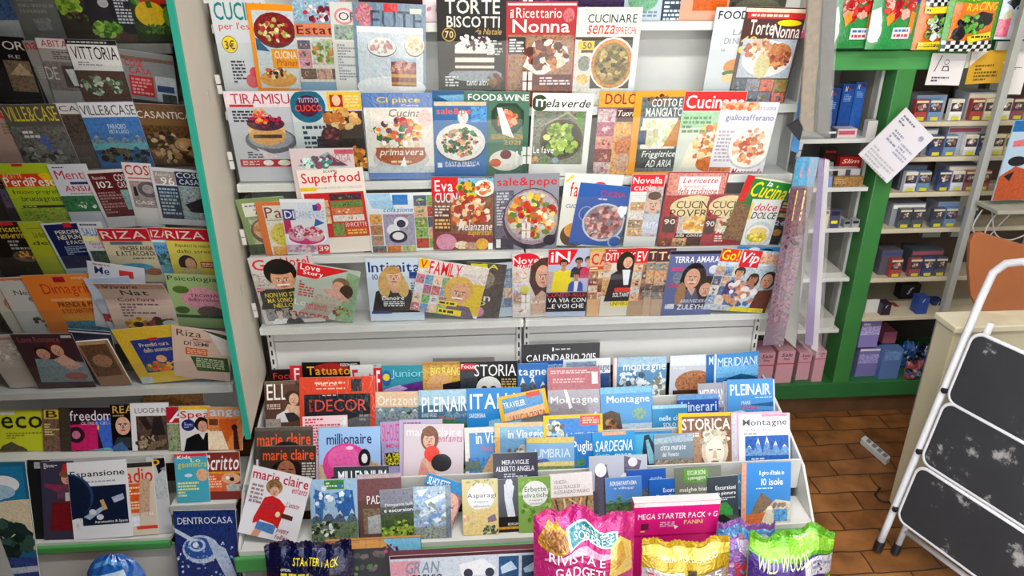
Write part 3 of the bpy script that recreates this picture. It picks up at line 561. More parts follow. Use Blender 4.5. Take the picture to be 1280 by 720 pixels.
m('B',903,127,975,128,'c','white saffron titled magazine with a plate of pasta at right of second shelf','e6e4ea','R 0 0 .66 .14 e0a890~;F .36 .08 .28 .06 24 .04 e87850,f0c0a0,d8a070;T .12 .96 .22 .36 6a5c9c giallozafferano;t .66 .96 .06 .14 99a/n la cucina;L .05 .34 .5 1.1 9 b8a8b0;E .66 .82 .4 .42 c8c4c0;E .66 .8 .38 .4 f2efe8;F .66 .8 .29 .31 110 .045 d88458,e8b890,c86040,f0d8c0,e8a878;R 0 1.2 .4 1.5 c8784c~;T .42 .98 1.22 1.38 b02438/i Mozzarella;L .3 .9 1.42 1.5 1 9bd')
# ---- C
m('C',361,186,441,185,'c','pink and teal recipe magazine standing tall behind the superfood issue, third shelf','d8c8c8','P 8aaca8 .08 .3 .6 .06 .85 .32;P 7a4a60 .4 .3 .6 .1 .9 .3;F .4 .24 .25 .08 30 .05 4a8a80,8a5a70,c8e0d8;t .62 .95 .1 .24 b08890/n YOGA;R .7 .02 1 .1 c06070')
m('C',370,213,453,209,'c','white superfood magazine with red title and grid of ingredients, third shelf','ece2d8','T .05 .94 .06 .28 d8243c Superfood;R .05 .3 .95 .34 d8d0c8;R .04 .4 .96 1.2 c83434;t .4 .6 .02 .06 333 SCOPRI;R 0 .3 .25 .36 e8c030;K .42 .42 .92 .92 1 4 5a3a48,6c8a48,d07a50,e4ddd0;K .08 .52 .4 .95 1 3 d8a878,c8b098,e0c890;R .42 .94 .95 1.0 c83434;t .6 .94 .94 1.02 f6e8e0/n 50 RICETTE;R .4 .94 .58 1.18 7c9450~;R .6 1.04 .94 1.18 d0602c;L .62 .92 1.06 1.16 2 f0c070')
m('C',294,250,354,245,'c','green bordered magazine with bread basket and white title box, third shelf','8aa068','R .1 .1 1 .42 e2e0d4;t .3 .95 .26 .38 556/i Tenui;L .15 .6 .14 .2 1 778;R .14 .46 1 1.2 a8a890~;E .55 .8 .42 .34 6a5a48;E .55 .76 .36 .27 d8a478;F .55 .75 .3 .2 30 .07 c88858,e0b488,b0704c;R 0 1.1 1 1.4 3c4c30~')
m('C',318,253,372,251,'c','orange bread magazine with yellow cheese photo, left part of third shelf','d8782c','R .16 .1 1 1.6 dcd6c8;T .18 .98 .14 .44 7a2834/n Pane;R .2 .48 1 .5 888;E .6 .9 .4 .34 cfc050;F .6 .9 .34 .26 30 .03 a89838,e0d878;P 2a2a20 .75 .65 1 .85 .95 .6;R .2 1.22 1 1.5 d8a458~;E .55 1.36 .25 .12 e0a050')
m('C',349,249,405,249,'c','white carnival sweets magazine with pink cream puffs, third rack shelf','dfe2e6','t .4 .72 .1 .26 c8d4e8 DOLCI;T .05 .28 .32 .5 e8eef8 DI;R .02 .26 .3 .54 3a3c8c;T .06 .28 .3 .5 e8eef8 DI;T .3 .96 .3 .5 a8bcd8 CARNEVALE;E .85 .2 .07 .1 d83c68~;R .72 .14 .82 .3 2c50a0;R .02 .54 .18 .9 c02460;P 3468a8 .75 .5 .95 .62 .7 .72;E .5 1.0 .46 .24 f0f0f2;E .5 1.0 .42 .2 c83c7c;E .3 .9 .22 .2 d8a8b8;E .68 .92 .22 .2 d8b0b8;F .3 .85 .2 .16 36 .04 e8d8e0,c87890,a85878;F .68 .86 .2 .14 36 .04 c84058,e8c8d0,b83850;R 0 1.2 1 1.4 c8a8b8~;F .4 1.32 .35 .08 24 .05 a88898,d8b8c8;R .72 1.22 1.0 1.46 c83838;t .75 .98 1.25 1.38 f6ece4 39')
m('C',512,241,549,240,'c','white breakfast magazine showing only its right picture column, third rack shelf','e6e8e6','K .1 .1 1 2.2 2 5 5c6478,8cac5c,d8a890,b84c40,7ca050')
m('C',457,242,516,241,'c','white and blue breakfast magazine with picture grid and purple centre, third shelf','e4e8ec','P a8cce4 .0 .02 .5 .0 .6 .4 .1 .36;R .55 .04 .88 .28 3c88c8;T .34 .98 .34 .46 4898d0/i colazione;K .02 .5 .3 1.3 1 3 d8a058,b08460,a89080;R .32 .5 1 1.3 a8a4b8;L .4 .9 .52 .58 1 c86880;E .7 .72 .16 .14 e8e8ec;E .52 .9 .14 .14 e6e4ea;E .7 .75 .1 .1 2c3058;E .62 1.08 .2 .16 2c2c48;E .62 1.06 .13 .1 e8e4e4;K .02 1.3 1 1.6 3 1 6c7078,c87838,a8b080')
m('C',539,221,618,221,'c','red corner cooking magazine with aubergine stack and small dishes, third rack shelf','8a5c4c~','R 0 0 .42 .36 d82430;T .05 .36 .08 .28 f6eeee Eva;R 0 .02 1 .3 8ab0cc~;R 0 0 .42 .38 d82430;T .05 .34 .06 .26 f6eeee Eva;T .05 .5 .28 .46 f0ecea CUCINA;D .84 .2 .17 .15 f2f0ea 24 .04 d88848,c84c30,e8b870;F .55 .2 .12 .12 30 .05 d8383c,e8b840,3c7a34;R .56 .28 .72 .42 c8d040;R .72 .36 1 .5 8a6a48~;F .6 .62 .32 .26 110 .06 d88c48,c84828,e8c890,a83820,f0e0c8;R .02 .5 .3 1.0 6a3c38;L .04 .28 .5 .72 4 e8dcd0;L .04 .28 .75 .95 3 f0c870;P 8a3c44 0 1.0 1 1.1 1 1.45 0 1.45;T .42 .98 .82 .98 f6f0ea/i Melanzane;T .58 .98 .98 1.1 f0c048/i superstar;E .22 1.2 .17 .16 d898b0;E .48 1.26 .12 .08 e0d0b0~;E .64 1.28 .12 .08 b89880~;E .82 1.24 .11 .11 e0b048;R .92 1.22 1 1.45 eee~')
m('C',618,218,700,216,'c','grey recipe magazine with a wide bowl of tomato pasta, red title, third shelf','9a9aa4','T .04 .96 .06 .24 d02c34 sale&pepe;R 0 .28 .3 1.3 6c6c78~;L .03 .22 .3 .9 12 c8c8d0;E .6 .8 .48 .56 4a4550;E .6 .76 .45 .5 a898a0;E .6 .74 .41 .45 c0b4b8;F .6 .72 .36 .38 150 .055 e8b038,d84c28,b82028,e8e4cc,f0d878,d87830,6a8a38;R .0 1.12 .3 1.35 4c4c58;R .02 1.14 .09 1.3 ddd~;E .88 1.18 .1 .1 30303a')
m('C',707,216,780,219,'c','white homemade food magazine with pie, behind the blue pan issue, third shelf','eceae0','T .12 .5 .16 .44 d83838 fatto;E .62 .26 .14 .12 d83838;E .62 .26 .08 .07 eceae0;P f0d040 .02 .14 .14 .02 .16 .06 .04 .18;t .08 .4 .55 .66 99a/i cucina;E .28 1.2 .24 .24 6a5038;E .3 1.1 .2 .16 e0a048;R .04 1.5 .4 1.7 c8ccc8~;P c88c50 .4 .7 .6 .6 .5 1.0')
m('C',726,228,791,234,'c','blue magazine with a steel pan of beans and white heart, third shelf','3468b0','T .42 .9 .12 .24 b83c58 CUCINA;L .4 .85 .28 .33 1 c8d4e8;E .22 .64 .14 .16 90a4c4;E .22 .64 .12 .14 3464a8;E .6 .8 .42 .42 c8ccd4;E .6 .8 .38 .38 8c8890;F .6 .8 .34 .34 110 .05 c8908c,a86c68,e0b8b0,8a5050;E .9 1.2 .14 .14 a8b4c8;E .9 1.2 .11 .11 3060a8;E .96 .5 .07 .09 f0f2f6;E .88 .5 .07 .09 f0f2f6;P f0f2f6 .82 .54 1.0 .54 .93 .68')
m('C',791,218,833,218,'c','white magazine with red title box and cook portrait, centre of third shelf','dcdad6','R 0 0 .98 .56 d82c3c;T .04 .92 .08 .3 f6f0ee Novella;T .1 .92 .34 .52 f6f0ee cucina;E .92 .5 .1 .1 f0d840;R .04 .7 .5 2.1 e6e4e0;K .05 .9 .5 2.1 1 4 c8a078,e0d8d0,a89070;R .5 .4 1 2.1 b8a8a8~;E .75 1.0 .2 .3 e0b8a4;V .75 1.02 .18 .26;E .75 .7 .2 .14 6a5850;R .52 1.3 1 2 c8ccd8;t .5 1 1.6 1.8 eef/i PASTA')
m('C',836,215,912,215,'c','red floral poor-kitchen magazine with noodles and cream title oval, third shelf','a84850','R .02 .02 .98 .42 c88c80~;R .2 .08 .88 .4 f0e4e0;t .26 .84 .1 .2 c04858/i Le ricette;L .28 .84 .24 .28 2 c890a0;t .2 .86 .28 .4 b83848/i della tradizione;R .02 .44 .98 1.3 b04c50;E .56 .64 .44 .22 e8d4a8;T .22 .9 .52 .66 4a3028/n CUCINA;T .14 .92 .68 .82 4a3028/n POVERA;R .04 .82 .26 1.12 60504c;t .06 .25 .86 .96 f0e8dc 90;R .3 .82 1 1.18 c8c0b8;E .68 1.0 .3 .2 eae6e0;F .62 .95 .22 .15 60 .05 e8b868,d89c48,f0d898;R .28 1.14 .96 1.22 3a2c28;t .3 .94 1.14 1.2 f0ece8/i alla contadina;K 0 1.22 1 1.4 4 1 8a5040,c8a078,5a3c30')
m('C',888,243,944,243,'c','red poor-kitchen magazine with soup pot, beside the green titled issue, third shelf','b04c54','E .5 .3 .48 .28 e8d4a8;T .1 .95 .16 .34 4a3028/n CUCINA;T .05 .95 .38 .54 4a3028/n POVERA;R .02 .6 .24 1.0 60504c;t .04 .23 .66 .8 f0e8dc 90;R .26 .58 1 .92 c8b8a0~;E .6 .72 .3 .16 d8d8c8;F .6 .68 .22 .12 30 .05 3c8c54,e8e0d0,c85848;t .3 .96 .84 .98 f6eee8/i Meschiua;R .26 1.0 1 1.25 a83c3c;L .3 .95 1.02 1.2 3 efe2dc;K 0 1.28 1 1.5 4 1 8a5040,4a3028,c8a078')
m('C',935,218,991,227,'c','green topped magazine with yellow script title and red tab at right of third shelf','2f8a44','R 0 0 .16 .62 d03038;R .16 .0 1 .05 d8d0b8;T .2 .98 .1 .46 f0dc30/i Cucina;t .48 .6 .06 .18 f6f4e8/i la;t .4 .98 .5 .64 eef0e4/i con il cuore;R 0 .66 1 1.8 8a6a50~;E .7 1.3 .25 .3 c88c4c',bend=.004)
m('C',979,251,995,253,'c','dark striped recipe magazine edge at the far right of third shelf','2c2824','R .1 .1 .9 .3 c8b880;R .1 .4 .9 .55 b8a070;R .0 .62 .95 .8 c84040;R .1 1.0 .9 1.3 a8a058~;t .1 .9 1.6 2.0 ccd 2\u20ac;E .5 2.6 .35 .3 b07c50')
m('C',941,249,978,250,'c','white sweet dessert magazine with yellow cream slice, right end of third shelf','e2e2de','T .14 .9 .14 .42 d83040/i dolce;T .1 .96 .46 .72 2c2c30/i DOLCE;R 0 .12 .08 .74 e8d060;E .52 1.3 .46 .5 c8ccd0;E .5 1.3 .4 .36 e8e6e0;E .5 1.4 .34 .24 e0c040;E .5 1.18 .3 .14 e8c888;F .45 1.4 .28 .18 24 .06 d8b840,f0e080,a8a830')
# ---- D
m('D',309,323,389,318,'g','gossip magazine with a smiling dark haired man, left end of lowest rack shelf','cfc8c6','T .04 .38 .04 .24 d83038 Gr;T .5 .94 .02 .2 d83038 Hotel;R 0 .3 1 .85 b8b0a8~;E .45 .3 .26 .26 221c18;E .46 .42 .18 .24 d8a080;E .46 .22 .22 .12 1c1814;V .46 .46 .16 .2;R .36 .52 .56 .55 f4f0ee;E .8 .5 .2 .12 c89478;P 1e1e22 0 1.0 .15 .6 .4 .62 .9 .6 1 .7 1 1.0;P 1e1e22 .05 .62 1 .66 1 1.02 .05 1.02;L .02 .25 .56 .66 2 d83048;t .12 .96 .68 .77 e8d040 NON HO STUDIATO;t .14 .96 .79 .88 e8d040 MA SONO ANDATO;t .22 .94 .9 .98 e8d040 NELLO SPAZIO;R .06 1.0 .98 1.24 8a8a8c~;B .28 1.08 .07 332 c8bcb4 ddd x;B .5 1.08 .07 1c1c1c c8b0a8 444;L .68 .96 1.03 1.2 4 eee')
m('D',372,327,451,340,'g','love story magazine with dancing couple tilted beside the smiling man issue','b8c4b8','P d42c34 0 0 .82 .02 .3 .28 0 .26;T .05 .36 .02 .13 f6f0ee Love;T .1 .42 .14 .24 f6f0ee Story;P 90ac88 .8 .05 1 .1 1 1.2 .7 1.2;E .72 .3 .14 .12 8a6a48;E .68 .36 .1 .1 d8a890;E .82 .44 .11 .14 4a3424;P d8a898 .4 .45 .68 .42 .9 .62 .7 .66;P b8b0a0 .36 .56 .75 .6 .8 .85 .4 .9 .2 .95;P a8a498 .3 .75 .7 .72 .55 1.1 .1 1.0;L .06 .3 .34 .66 6 c83848;t .02 .2 .72 .84 e8e8e8/n Lo;t .2 .55 .78 .9 c85060 non amore;T .0 .6 .98 1.1 c82434 amore;L .02 .5 1.1 1.2 2 c84048;F .78 .85 .12 .1 20 .04 7a4434,a86848,88a878')
m('D',456,323,527,322,'g','pale blue magazine with blonde woman in black lace top, lowest shelf','ccd8e4','T .04 .96 .08 .3 1c3a78 Intimita;t .1 .2 .34 .46 3468a0 10;E .36 .52 .0 .0 eee;E .44 .56 .25 .36 c8a468;P 2a2a2c .04 1.2 .14 .72 .36 .62 .64 .62 .78 .7 .92 1.2;P d8a890 .36 .6 .62 .6 .56 .75 .44 .75;E .48 .42 .13 .19 e0b498;E .46 .26 .15 .09 c09860;E .3 .66 .1 .2 d0ac70;E .64 .66 .1 .2 d0ac70;R .42 .5 .54 .52 b05050;V .48 .42 .12 .16;R .76 .3 .96 .44 24508c;t .24 .64 .82 .91 f6f4f4 Elenoire;L .26 .64 .93 1.06 3 ddd;L .78 .96 .52 .9 7 678;R .03 1.16 .4 1.22 24408c')
m('D',603,331,646,327,'g','pale blue edged magazine slanting behind the family weekly, lowest rack shelf','b4c0cc','K .1 .2 .95 1.6 2 4 8a98a8,6c7c90,c8a890')
m('D',584,327,634,331,'g','dark magazine with a cat and pink flower slanting at the seam, lowest shelf','5c5450~','E .4 .5 .35 .3 8a7c70~;t .3 .8 .02 .16 d8d040 GA;t .1 .7 1.0 1.15 e8e0d8 con;t .05 .6 1.15 1.3 d8d070 AD;E .35 1.5 .24 .2 c88ca0;R .1 .04 .5 .14 c8c048')
m('D',525,322,612,336,'g','busy colourful family weekly with smiling blonde woman on lowest rack shelf','d8ccc8~','R 0 0 .14 .16 f0c820;T .02 .12 .02 .16 d83028 V;T .16 .62 .02 .24 e03038 FAMILY;R .66 .02 1 .1 d8d0c0;K .0 .26 .5 1.1 4 5 c87878,78a0c8,e8c8a8,88b078,d8d8e0,a87890;E .72 .55 .0 .0 fff;R .5 .3 1 .85 e0c040;E .64 .45 .22 .25 d8b060;E .66 .5 .14 .18 e0ac8c;V .66 .51 .13 .17;P 7a6a80 .45 .9 .55 .7 .85 .72 .95 .95;R .56 .57 .72 .6 f6f0ee;R .38 .66 .66 .74 f0dc30;L .4 .64 .67 .73 1 444;R .4 .8 .75 .9 f0dc30;L .42 .73 .81 .89 1 444;K .0 .95 1 1.15 6 1 88b0d8,d8a890,e8e8ec,c88080')
m('D',640,317,688,315,'g','beauty gossip magazine with brown haired woman at the rack seam, lowest shelf','d2ccc8','E .36 .24 .38 .24 d82838;T .02 .96 .12 .34 f4eeec Novella;t .14 .6 .36 .48 f4eeec BEAUTY;K .02 .55 .4 1.95 1 4 d8b8a8,c8c4d0,b89888,e0d0c8;P 5a4438 .45 .9 .5 .4 .75 .18 1 .15 1 1.6 .7 1.6;E .82 .75 .2 .36 d8a890;V .82 .78 .17 .3;E .34 1.15 .12 .13 c8c860;P c8a898 .5 1.5 .8 1.2 1 1.4 1 2 .5 2;t .52 .98 1.5 1.62 eee/n La mia')
m('D',686,312,739,311,'g','red corner gossip weekly with three people in yellow, pink and blue','b8bcd0','P d8242c 0 0 .7 0 .52 .42 0 .42;T .06 .52 .06 .36 f6eeee iN;B .38 .4 .1 332 c08c70 e8d428 x;P e8d42c .16 .62 .6 .62 .62 1.2 .1 1.2;B .74 .34 .09 222 a8785c 3c3c48 x;B .98 .32 .1 443 c8a088 c83c68 x;B .7 .75 .09 333 b88468 3c60b0 x;P e8e4e0 .66 .9 .76 .9 .74 1.2 .66 1.2;L 0 .12 .6 1.1 8 d8a088;R 0 1.22 1 1.36 2a2024;t .02 .96 1.23 1.35 d84038 CONTO ALLE;R 0 1.36 1 1.8 1a1a1e;t .04 .98 1.39 1.52 f4f4f4 VA VIA CON;t .04 .94 1.57 1.7 f4f4f4 ...E VOI CHE')
m('D',738,311,762,310,'g','narrow magazine with red letters and food pictures beside the red weekly','d8b088','R 0 0 1 .2 c8a858;T .1 .95 .3 1.0 c83430 CA;R 0 1.1 1 1.3 c8602c;L .05 .95 1.14 1.26 1 eee;K 0 1.4 1 3.2 2 4 a87858,d8c0a8,8a4c38')
m('D',757,311,799,310,'g','red banded magazine with long haired woman in dark suit and white shirt','d8d0c4','R 0 0 1 .5 c82c30;L .1 .9 .03 .1 1 f0c8c8;T .04 .98 .14 .42 f2ece8 DiTUTTO;E .1 .65 .14 .2 c89c80~;R 0 1.0 .2 1.7 c8a070~;E .66 .55 .28 .44 3c2a22;E .72 .5 .14 .2 d8a890;V .72 .52 .12 .18;P 26282c .1 1.9 .25 .9 .55 .7 .85 .7 1 .9 1 1.9;P eef0f2 .58 .75 .82 .75 .8 1.3 .66 1.3;R .4 1.4 .98 1.56 d84c30;t .36 .96 1.58 1.74 f4f4f2 SOLTANTO;R .3 1.9 .98 2.1 f0e030;t .32 .96 1.92 2.06 222 UNIVERSO')
m('D',796,310,820,310,'g','narrow gossip issue with red and white title beside the dark suit issue','b89c80','R 0 0 1 .9 d02c34;T .1 .98 .2 .8 f4eeea EVA;K 0 1.0 1 3.3 2 5 d8b090,a87c68,c8c0b8,745850')
m('D',811,311,832,310,'g','narrow purple topped television issue, left of its identical neighbour','c0a890','R 0 0 1 .9 5c3a48;T .1 .9 .2 .75 e0cc98 Te;K 0 1 1 3.5 1 5 8a8880,d8a078,c8a488,6a6058')
m('D',822,311,846,310,'g','narrow purple topped television issue partly behind the two women cover','c0a890','R 0 0 1 .8 5c3a48;T .1 .9 .2 .7 e0cc98 Te;K 0 .9 1 3.2 1 5 8a8880,d8a078,c8a488,6a6058')
m('D',839,314,905,313,'g','purple blue television drama magazine with two dark haired women smiling','6c74a0','R 0 0 1 .07 26242c;T .1 .95 .12 .26 f2f0f4 TERRA AMARA;R .06 .36 .3 .44 c85080;E .88 .42 .09 .1 d8dce8;E .22 .6 .1 .14 7c8498~;R .06 .74 .3 .82 b85078;E .52 .66 .25 .4 241c1c;E .5 .62 .15 .23 dca890;P 58607c .22 1.3 .34 .86 .7 .86 .74 1.3;P d8a890 .44 .84 .6 .84 .55 1.02;E .82 .84 .2 .28 1e1818;E .8 .88 .12 .16 d8a48c;P 34304c .6 1.3 .7 1.06 .95 1.06 1 1.3;V .8 .89 .1 .14;E .32 .98 .1 .28 a88060;R .42 .69 .58 .71 f4f0f0;V .5 .62 .13 .2;t .34 .9 1.1 1.18 dde/n ARRIVEDERCI;T .3 .92 1.22 1.34 f2f0f4 ZULEYHA;R .06 1.2 .24 1.32 c8c8d0~')
m('D',922,308,977,309,'g','bright blue magazine peeking above the yellow and red beach weekly','4a9cd0','E .7 .1 .14 .06 16202c;E .4 .06 .12 .04 e8f0f4')
m('D',904,310,985,316,'g','beach photo gossip weekly with yellow and red titles, right end of lowest shelf','b8c4cc~','R 0 0 .3 .22 d83c30;T .02 .28 .02 .2 f0dc30 Go!;R .32 .0 .62 .3 d02838;T .34 .6 .04 .28 f6eef0/i Vip;R .62 .04 1 .22 c8a088~;K 0 .3 .4 1.0 3 4 c8a088,88a0c0,e0d0c0,5c6c88;B .38 .4 .08 321 d8a080 3c3c80 x;B .62 .5 .09 321 b87c60 d8e4ec;E .86 .5 .12 .16 3a2820;E .84 .52 .09 .13 d8a080;V .84 .53 .08 .11;P 7a3c28 .75 .7 1 .65 1 1.1 .7 1.1;P b8d4e4 .5 .66 .75 .7 .7 1.1 .45 1.0;F .5 .75 .25 .25 40 .06 d8a080,c88c68,e8e0e0,4c6ca0;R .4 1.02 .95 1.12 e0c840~')
# ---- left rack, rows from the top down
m('LA',-42,-36,22,-36,'h','blue and white home magazine cut off at the top left corner','b8c4d4','R 0 .4 1 1 5c7cb0~;R 0 1 1 1.4 dfe0e4')
m('LA',-2,-38,62,-37,'h','grey magazine with thin line drawing on its cover, top left shelf','8c8c88','E .6 1.04 .06 .06 a8a8a4;L .1 .9 .3 .9 5 a8a8a4;P a0a09c .3 1.0 .6 1.0 .65 1.25 .35 1.25')
m('LA',55,-38,108,-36,'c','dark kitchen garden magazine with salad leaves in a hand, top left shelf','4a4238','F .3 .85 .3 .28 50 .07 98c038,b8d858,6c9028;P 6a4a38 .55 .4 .75 .4 1 1.2 .8 1.2;F .6 1.15 .4 .12 40 .06 7a5a3c,5c7a34,3a3028')
m('LA',92,-38,162,-35,'c','charcoal magazine with circular white text and green leaves, top left shelf','38373c','R 0 1.05 1 1.4 5c4438;E .35 .6 .1 .09 c8c8c8;E .8 .8 .4 .4 2c2c34;L .55 .98 .5 1.0 8 d8d8e0;F .3 1.12 .28 .14 50 .06 78a840,a8cc60,4c7830')
m('LA',150,-36,208,-34,'c','gardening magazine with a yellow pepper and red apples, top left shelf','3c4830','F .25 .4 .2 .5 40 .1 4c8030,6ca040;E .5 .55 .3 .22 c83428;E .8 .5 .2 .2 d04030;E .42 .95 .34 .3 e8c028;P 3c7028 .36 .66 .48 .62 .5 .8 .38 .8;E .85 1.0 .16 .26 6ca040;F .5 1.3 .5 .1 50 .05 5c8434,3c5c28')
m('LB',-32,43,29,47,'h','black home magazine with white title at far left of second shelf','2a2628','T .5 .95 .1 .3 f0ece8/n OR;t .55 .8 .42 .5 ccc/n RE;R .4 .55 .95 1.3 8a7460~;P c8b090 .45 .9 .75 .6 .95 .9')
m('LB',27,51,70,50,'h','grey home magazine with pink letters, mostly hidden, second left shelf','a4a09c','T .05 .38 .06 .28 d03058 na;L .1 .6 .8 1.2 5 c8c0b8')
m('LB',43,47,96,50,'h','grey interior magazine with red title and white kitchen, second left shelf','b0aca8','R 0 0 1 .26 e0dcdc;T .1 .98 .04 .22 c83040/n ABITARE;L .3 1 .32 .55 4 666;R .0 .6 1 1.4 8c8480;R .42 .7 1 1.3 5c4c48;P d8dcdc .5 .8 .75 .78 .85 1.25 .6 1.25;t .0 .3 .75 1.1 d8d4d0/n DE')
m('LB',149,60,216,69,'h','home magazine with red column of text and blue living room, right of second shelf','9a9c9c','R .0 .12 1 .2 8c7060;t .06 .4 .2 .34 d83848 COSE;t .12 .55 .36 .5 d83848 CASA;R .1 .54 .56 .98 c82c34;L .14 .52 .58 .95 5 e8a8a8;R .6 .5 1 1.25 c8ccd0;R .62 .7 .95 .84 34507c;R .7 .88 .98 1.2 4c544c~',bend=.006)
m('LB',80,49,144,51,'h','interior magazine with white title flap over a green garden photo, second left shelf','5a5048','R 0 0 1 .1 343438;L .05 .95 .02 .08 1 c8c8c8;R 0 .1 1 .66 eceae8;T .06 .96 .14 .42 26262a/n VITTORIA;L .12 .6 .46 .56 2 9a9a9a;R .04 .7 .96 1.4 6a4c40;F .45 1.0 .45 .2 60 .06 6c8460,a8bca0,4c6048,e0e0d8')
m('LC',-32,130,12,131,'h','red cornered home magazine at the far left of third shelf','c8a8a0','R .3 .1 1 .45 d84838;t .5 .98 .2 .4 f0e0d8 nu;L .5 1 .6 1.0 4 886')
m('LC',164,129,237,132,'h','antique home magazine with warm kitchen photo and white title, third left shelf','8a6c48','R 0 0 1 .3 7c6048;T .04 .98 .14 .28 e8e0d4/n CASANTICA;R .0 .42 1 1.3 6c5034~;P 4a3828 .1 .6 .6 .6 .55 .9 .1 .9;F .4 .7 .3 .15 30 .05 3a2c20,8a6c48,c8a878;E .78 .8 .2 .14 c8a070;F .6 1.0 .4 .2 40 .06 c8a880,4c3828,a87c50')
m('LC',66,129,97,129,'h','narrow white titled home magazine between two villa issues, third left shelf','6c6058','R 0 0 1 .5 e0dcdc;T .15 .9 .12 .38 555/n CA;R 0 .5 1 2 5c5048~')
m('LC',-2,131,69,130,'h','villa magazine with yellow title over an old stone facade, third left shelf','6a6860','T .04 .96 .04 .34 e0d040/n VILLE&CASE;R 0 .44 1 1.3 74726c~;L .2 .9 .52 .7 2 e8e4e0;P 5c74b0 .45 .7 .58 .62 .66 1.0 .5 1.0;F .4 1.05 .4 .2 40 .06 8c8a80,4c4a48,a8a8a0')
m('LC',95,128,166,127,'h','villa magazine with white title and blue lake view, third left shelf','4c78b0','R 0 0 1 .3 e2e2e6;T .02 .98 .06 .26 55565e/n VILLE&CASE;R 0 .3 1 .8 5484bc;t .4 .72 .44 .54 e0e8f0/n PARADISO;t .38 .74 .56 .64 e0e8f0/n VISTA LAGO;M 0 1 .86 .2 7890a0 a8b8c8 4;R 0 .84 1 .98 74b0b8;F .5 1.1 .5 .16 60 .06 4c4030,7a6448,2c2820,3c6c80')
m('LD',-8,231,22,231,'w','dark blue pocket issue peeking at the far left of fourth shelf','3c3844','R .1 .2 .9 1.2 6c5c78~')
m('LD',-8,205,61,204,'w','lime green diet magazine with orange title banner, fourth left shelf','b8cc34','R .3 0 .5 .06 c83040;P d84c24 0 .22 .9 .22 1 .5 0 .52;P f0c828 .7 .24 .86 .2 1 .3 1 .48 .8 .44;t .06 .4 .22 .32 f0d8a0 RICETTE;T .03 .98 .3 .5 f4f0e4 PerdiPeso;t .1 .96 .58 .7 30381c/n Il nuovo program;t .2 .98 .72 .88 30381c/n bruciagrassi;R .16 .94 .98 1.0 343a20;L .2 .96 .95 .99 1 c8d868;R .1 1.0 1 1.3 9cb040~')
m('LD',58,206,107,205,'w','white psychology magazine with red title above a green foot, fourth left shelf','d8dae2','L .1 .4 .06 .12 1 446;T .1 .98 .18 .46 c82c48/n Mente;R .4 .54 1 .62 3c3c80;T .2 .96 .66 .84 c83040 ANSIA;L .3 .9 .88 .94 1 a88888;R 0 .98 1 1.5 2f7a50~;F .6 1.3 .3 .1 20 .05 d8e8d8,4c9068')
m('LD',103,214,154,211,'h','dark red home weekly with large number, left of the white title issue','dcd8d8','R .08 .08 1 1.4 6a2c30;t .16 .48 .16 .26 e8dcd8/n Raccolta;t .2 .56 .32 .52 efe8e4 102;T .68 .98 .14 .34 e8e0e0 COSI;t .7 .98 .36 .54 e8e0e0 CASA;R .7 .6 1 1.2 8cb0b0;L .12 .68 .62 1.3 8 b08888')
m('LD',151,203,188,205,'h','white home weekly with red title and grey circular photo, fourth left shelf','dedad8','T .06 .95 .08 .5 c82c30 COSI;R .1 .6 1 .66 c86060;R .1 .74 1 1.9 a89c98;E .7 1.1 .36 .34 706870;E .7 1.08 .2 .2 a89ca0;P 3c3838 .2 1.0 .3 1.0 .32 1.4 .18 1.4;t .15 .8 1.6 1.75 eee/n CASE')
m('LD',186,209,248,213,'h','navy home weekly with large number and grey landscape, right end of fourth shelf','d8d8d8','R .06 .08 .5 .4 a89c98;t .1 .4 .12 .2 e8e4e0/n Raccolta;t .18 .46 .22 .42 f2efec 96;R .5 .06 1 .42 2c3c58;T .52 .96 .08 .22 dfe4ea COSI;t .56 .96 .25 .38 dfe4ea CASA;R .06 .44 .52 1.3 34485c;L .1 .48 .48 1.2 8 a8b8c4;R .52 .44 1 1.3 98a8a8~;P 30343c .6 .9 1 .7 1 1.1 .7 1.1')
m('LE',-32,278,26,277,'w','black recipe magazine with yellow lettering, left end of fifth left shelf','26241f','R .5 0 .8 .1 c83040;T .45 .98 .12 .28 e8d048 ricette;t .4 .98 .3 .46 e8d048 anti-artrite;L .5 .95 .5 .8 3 aaa;E .75 .98 .3 .16 7a6450;F .75 .96 .22 .1 30 .05 c89858,5c4838')
m('LE',21,278,52,277,'w','plain yellow green wellness magazine, fifth left shelf','b4bc38','t .4 .95 .5 .8 4c5018/n La dieta;t .2 .95 .98 1.2 4c5018 del;L .2 .8 .3 .36 1 7c8428')
m('LE',50,280,99,277,'w','navy wellness magazine with pale lettering and white border, fifth left shelf','c8d4dc','R .06 .04 1 1.5 1c2c5c;R .55 0 .75 .16 c82c3c;t .26 .98 .24 .36 dfe0d0 PERDERE;t .26 .98 .4 .54 dfe0d0 NEI PUNTI;t .42 .98 .58 .7 dfe0d0 E FACILE;L .3 .95 .75 1.05 5 98a8c0')
m('LE',95,278,126,278,'w','pale health magazine with blue title beside the navy issue, fifth left shelf','d6d8dc','L .1 .8 .04 .2 1 445;T .1 .95 .28 .7 3c80c0 SALUTE;R 0 .75 1 .98 e8e0a0;t .2 .9 1.0 1.2 a83c70/n Guarda;t .3 .9 1.22 1.4 a83c70/n da giovani;R .1 1.5 1 2.2 4c6050~')
m('LE',176,284,210,285,'w','red titled wellness issue with blue tree cover, middle of three alike','7cb4d8','R 0 0 1 .56 c8283c;T .04 .95 .12 .46 efe4e0/n RIZA;R .1 .6 .9 .7 e8e8e8;t .3 .95 .85 1.05 2c5c9c PANCIA;t .3 .95 1.1 1.3 2c5c9c LA GAMBA;F .6 1.6 .5 .3 50 .1 3c7080,5c9c8c,284c50')
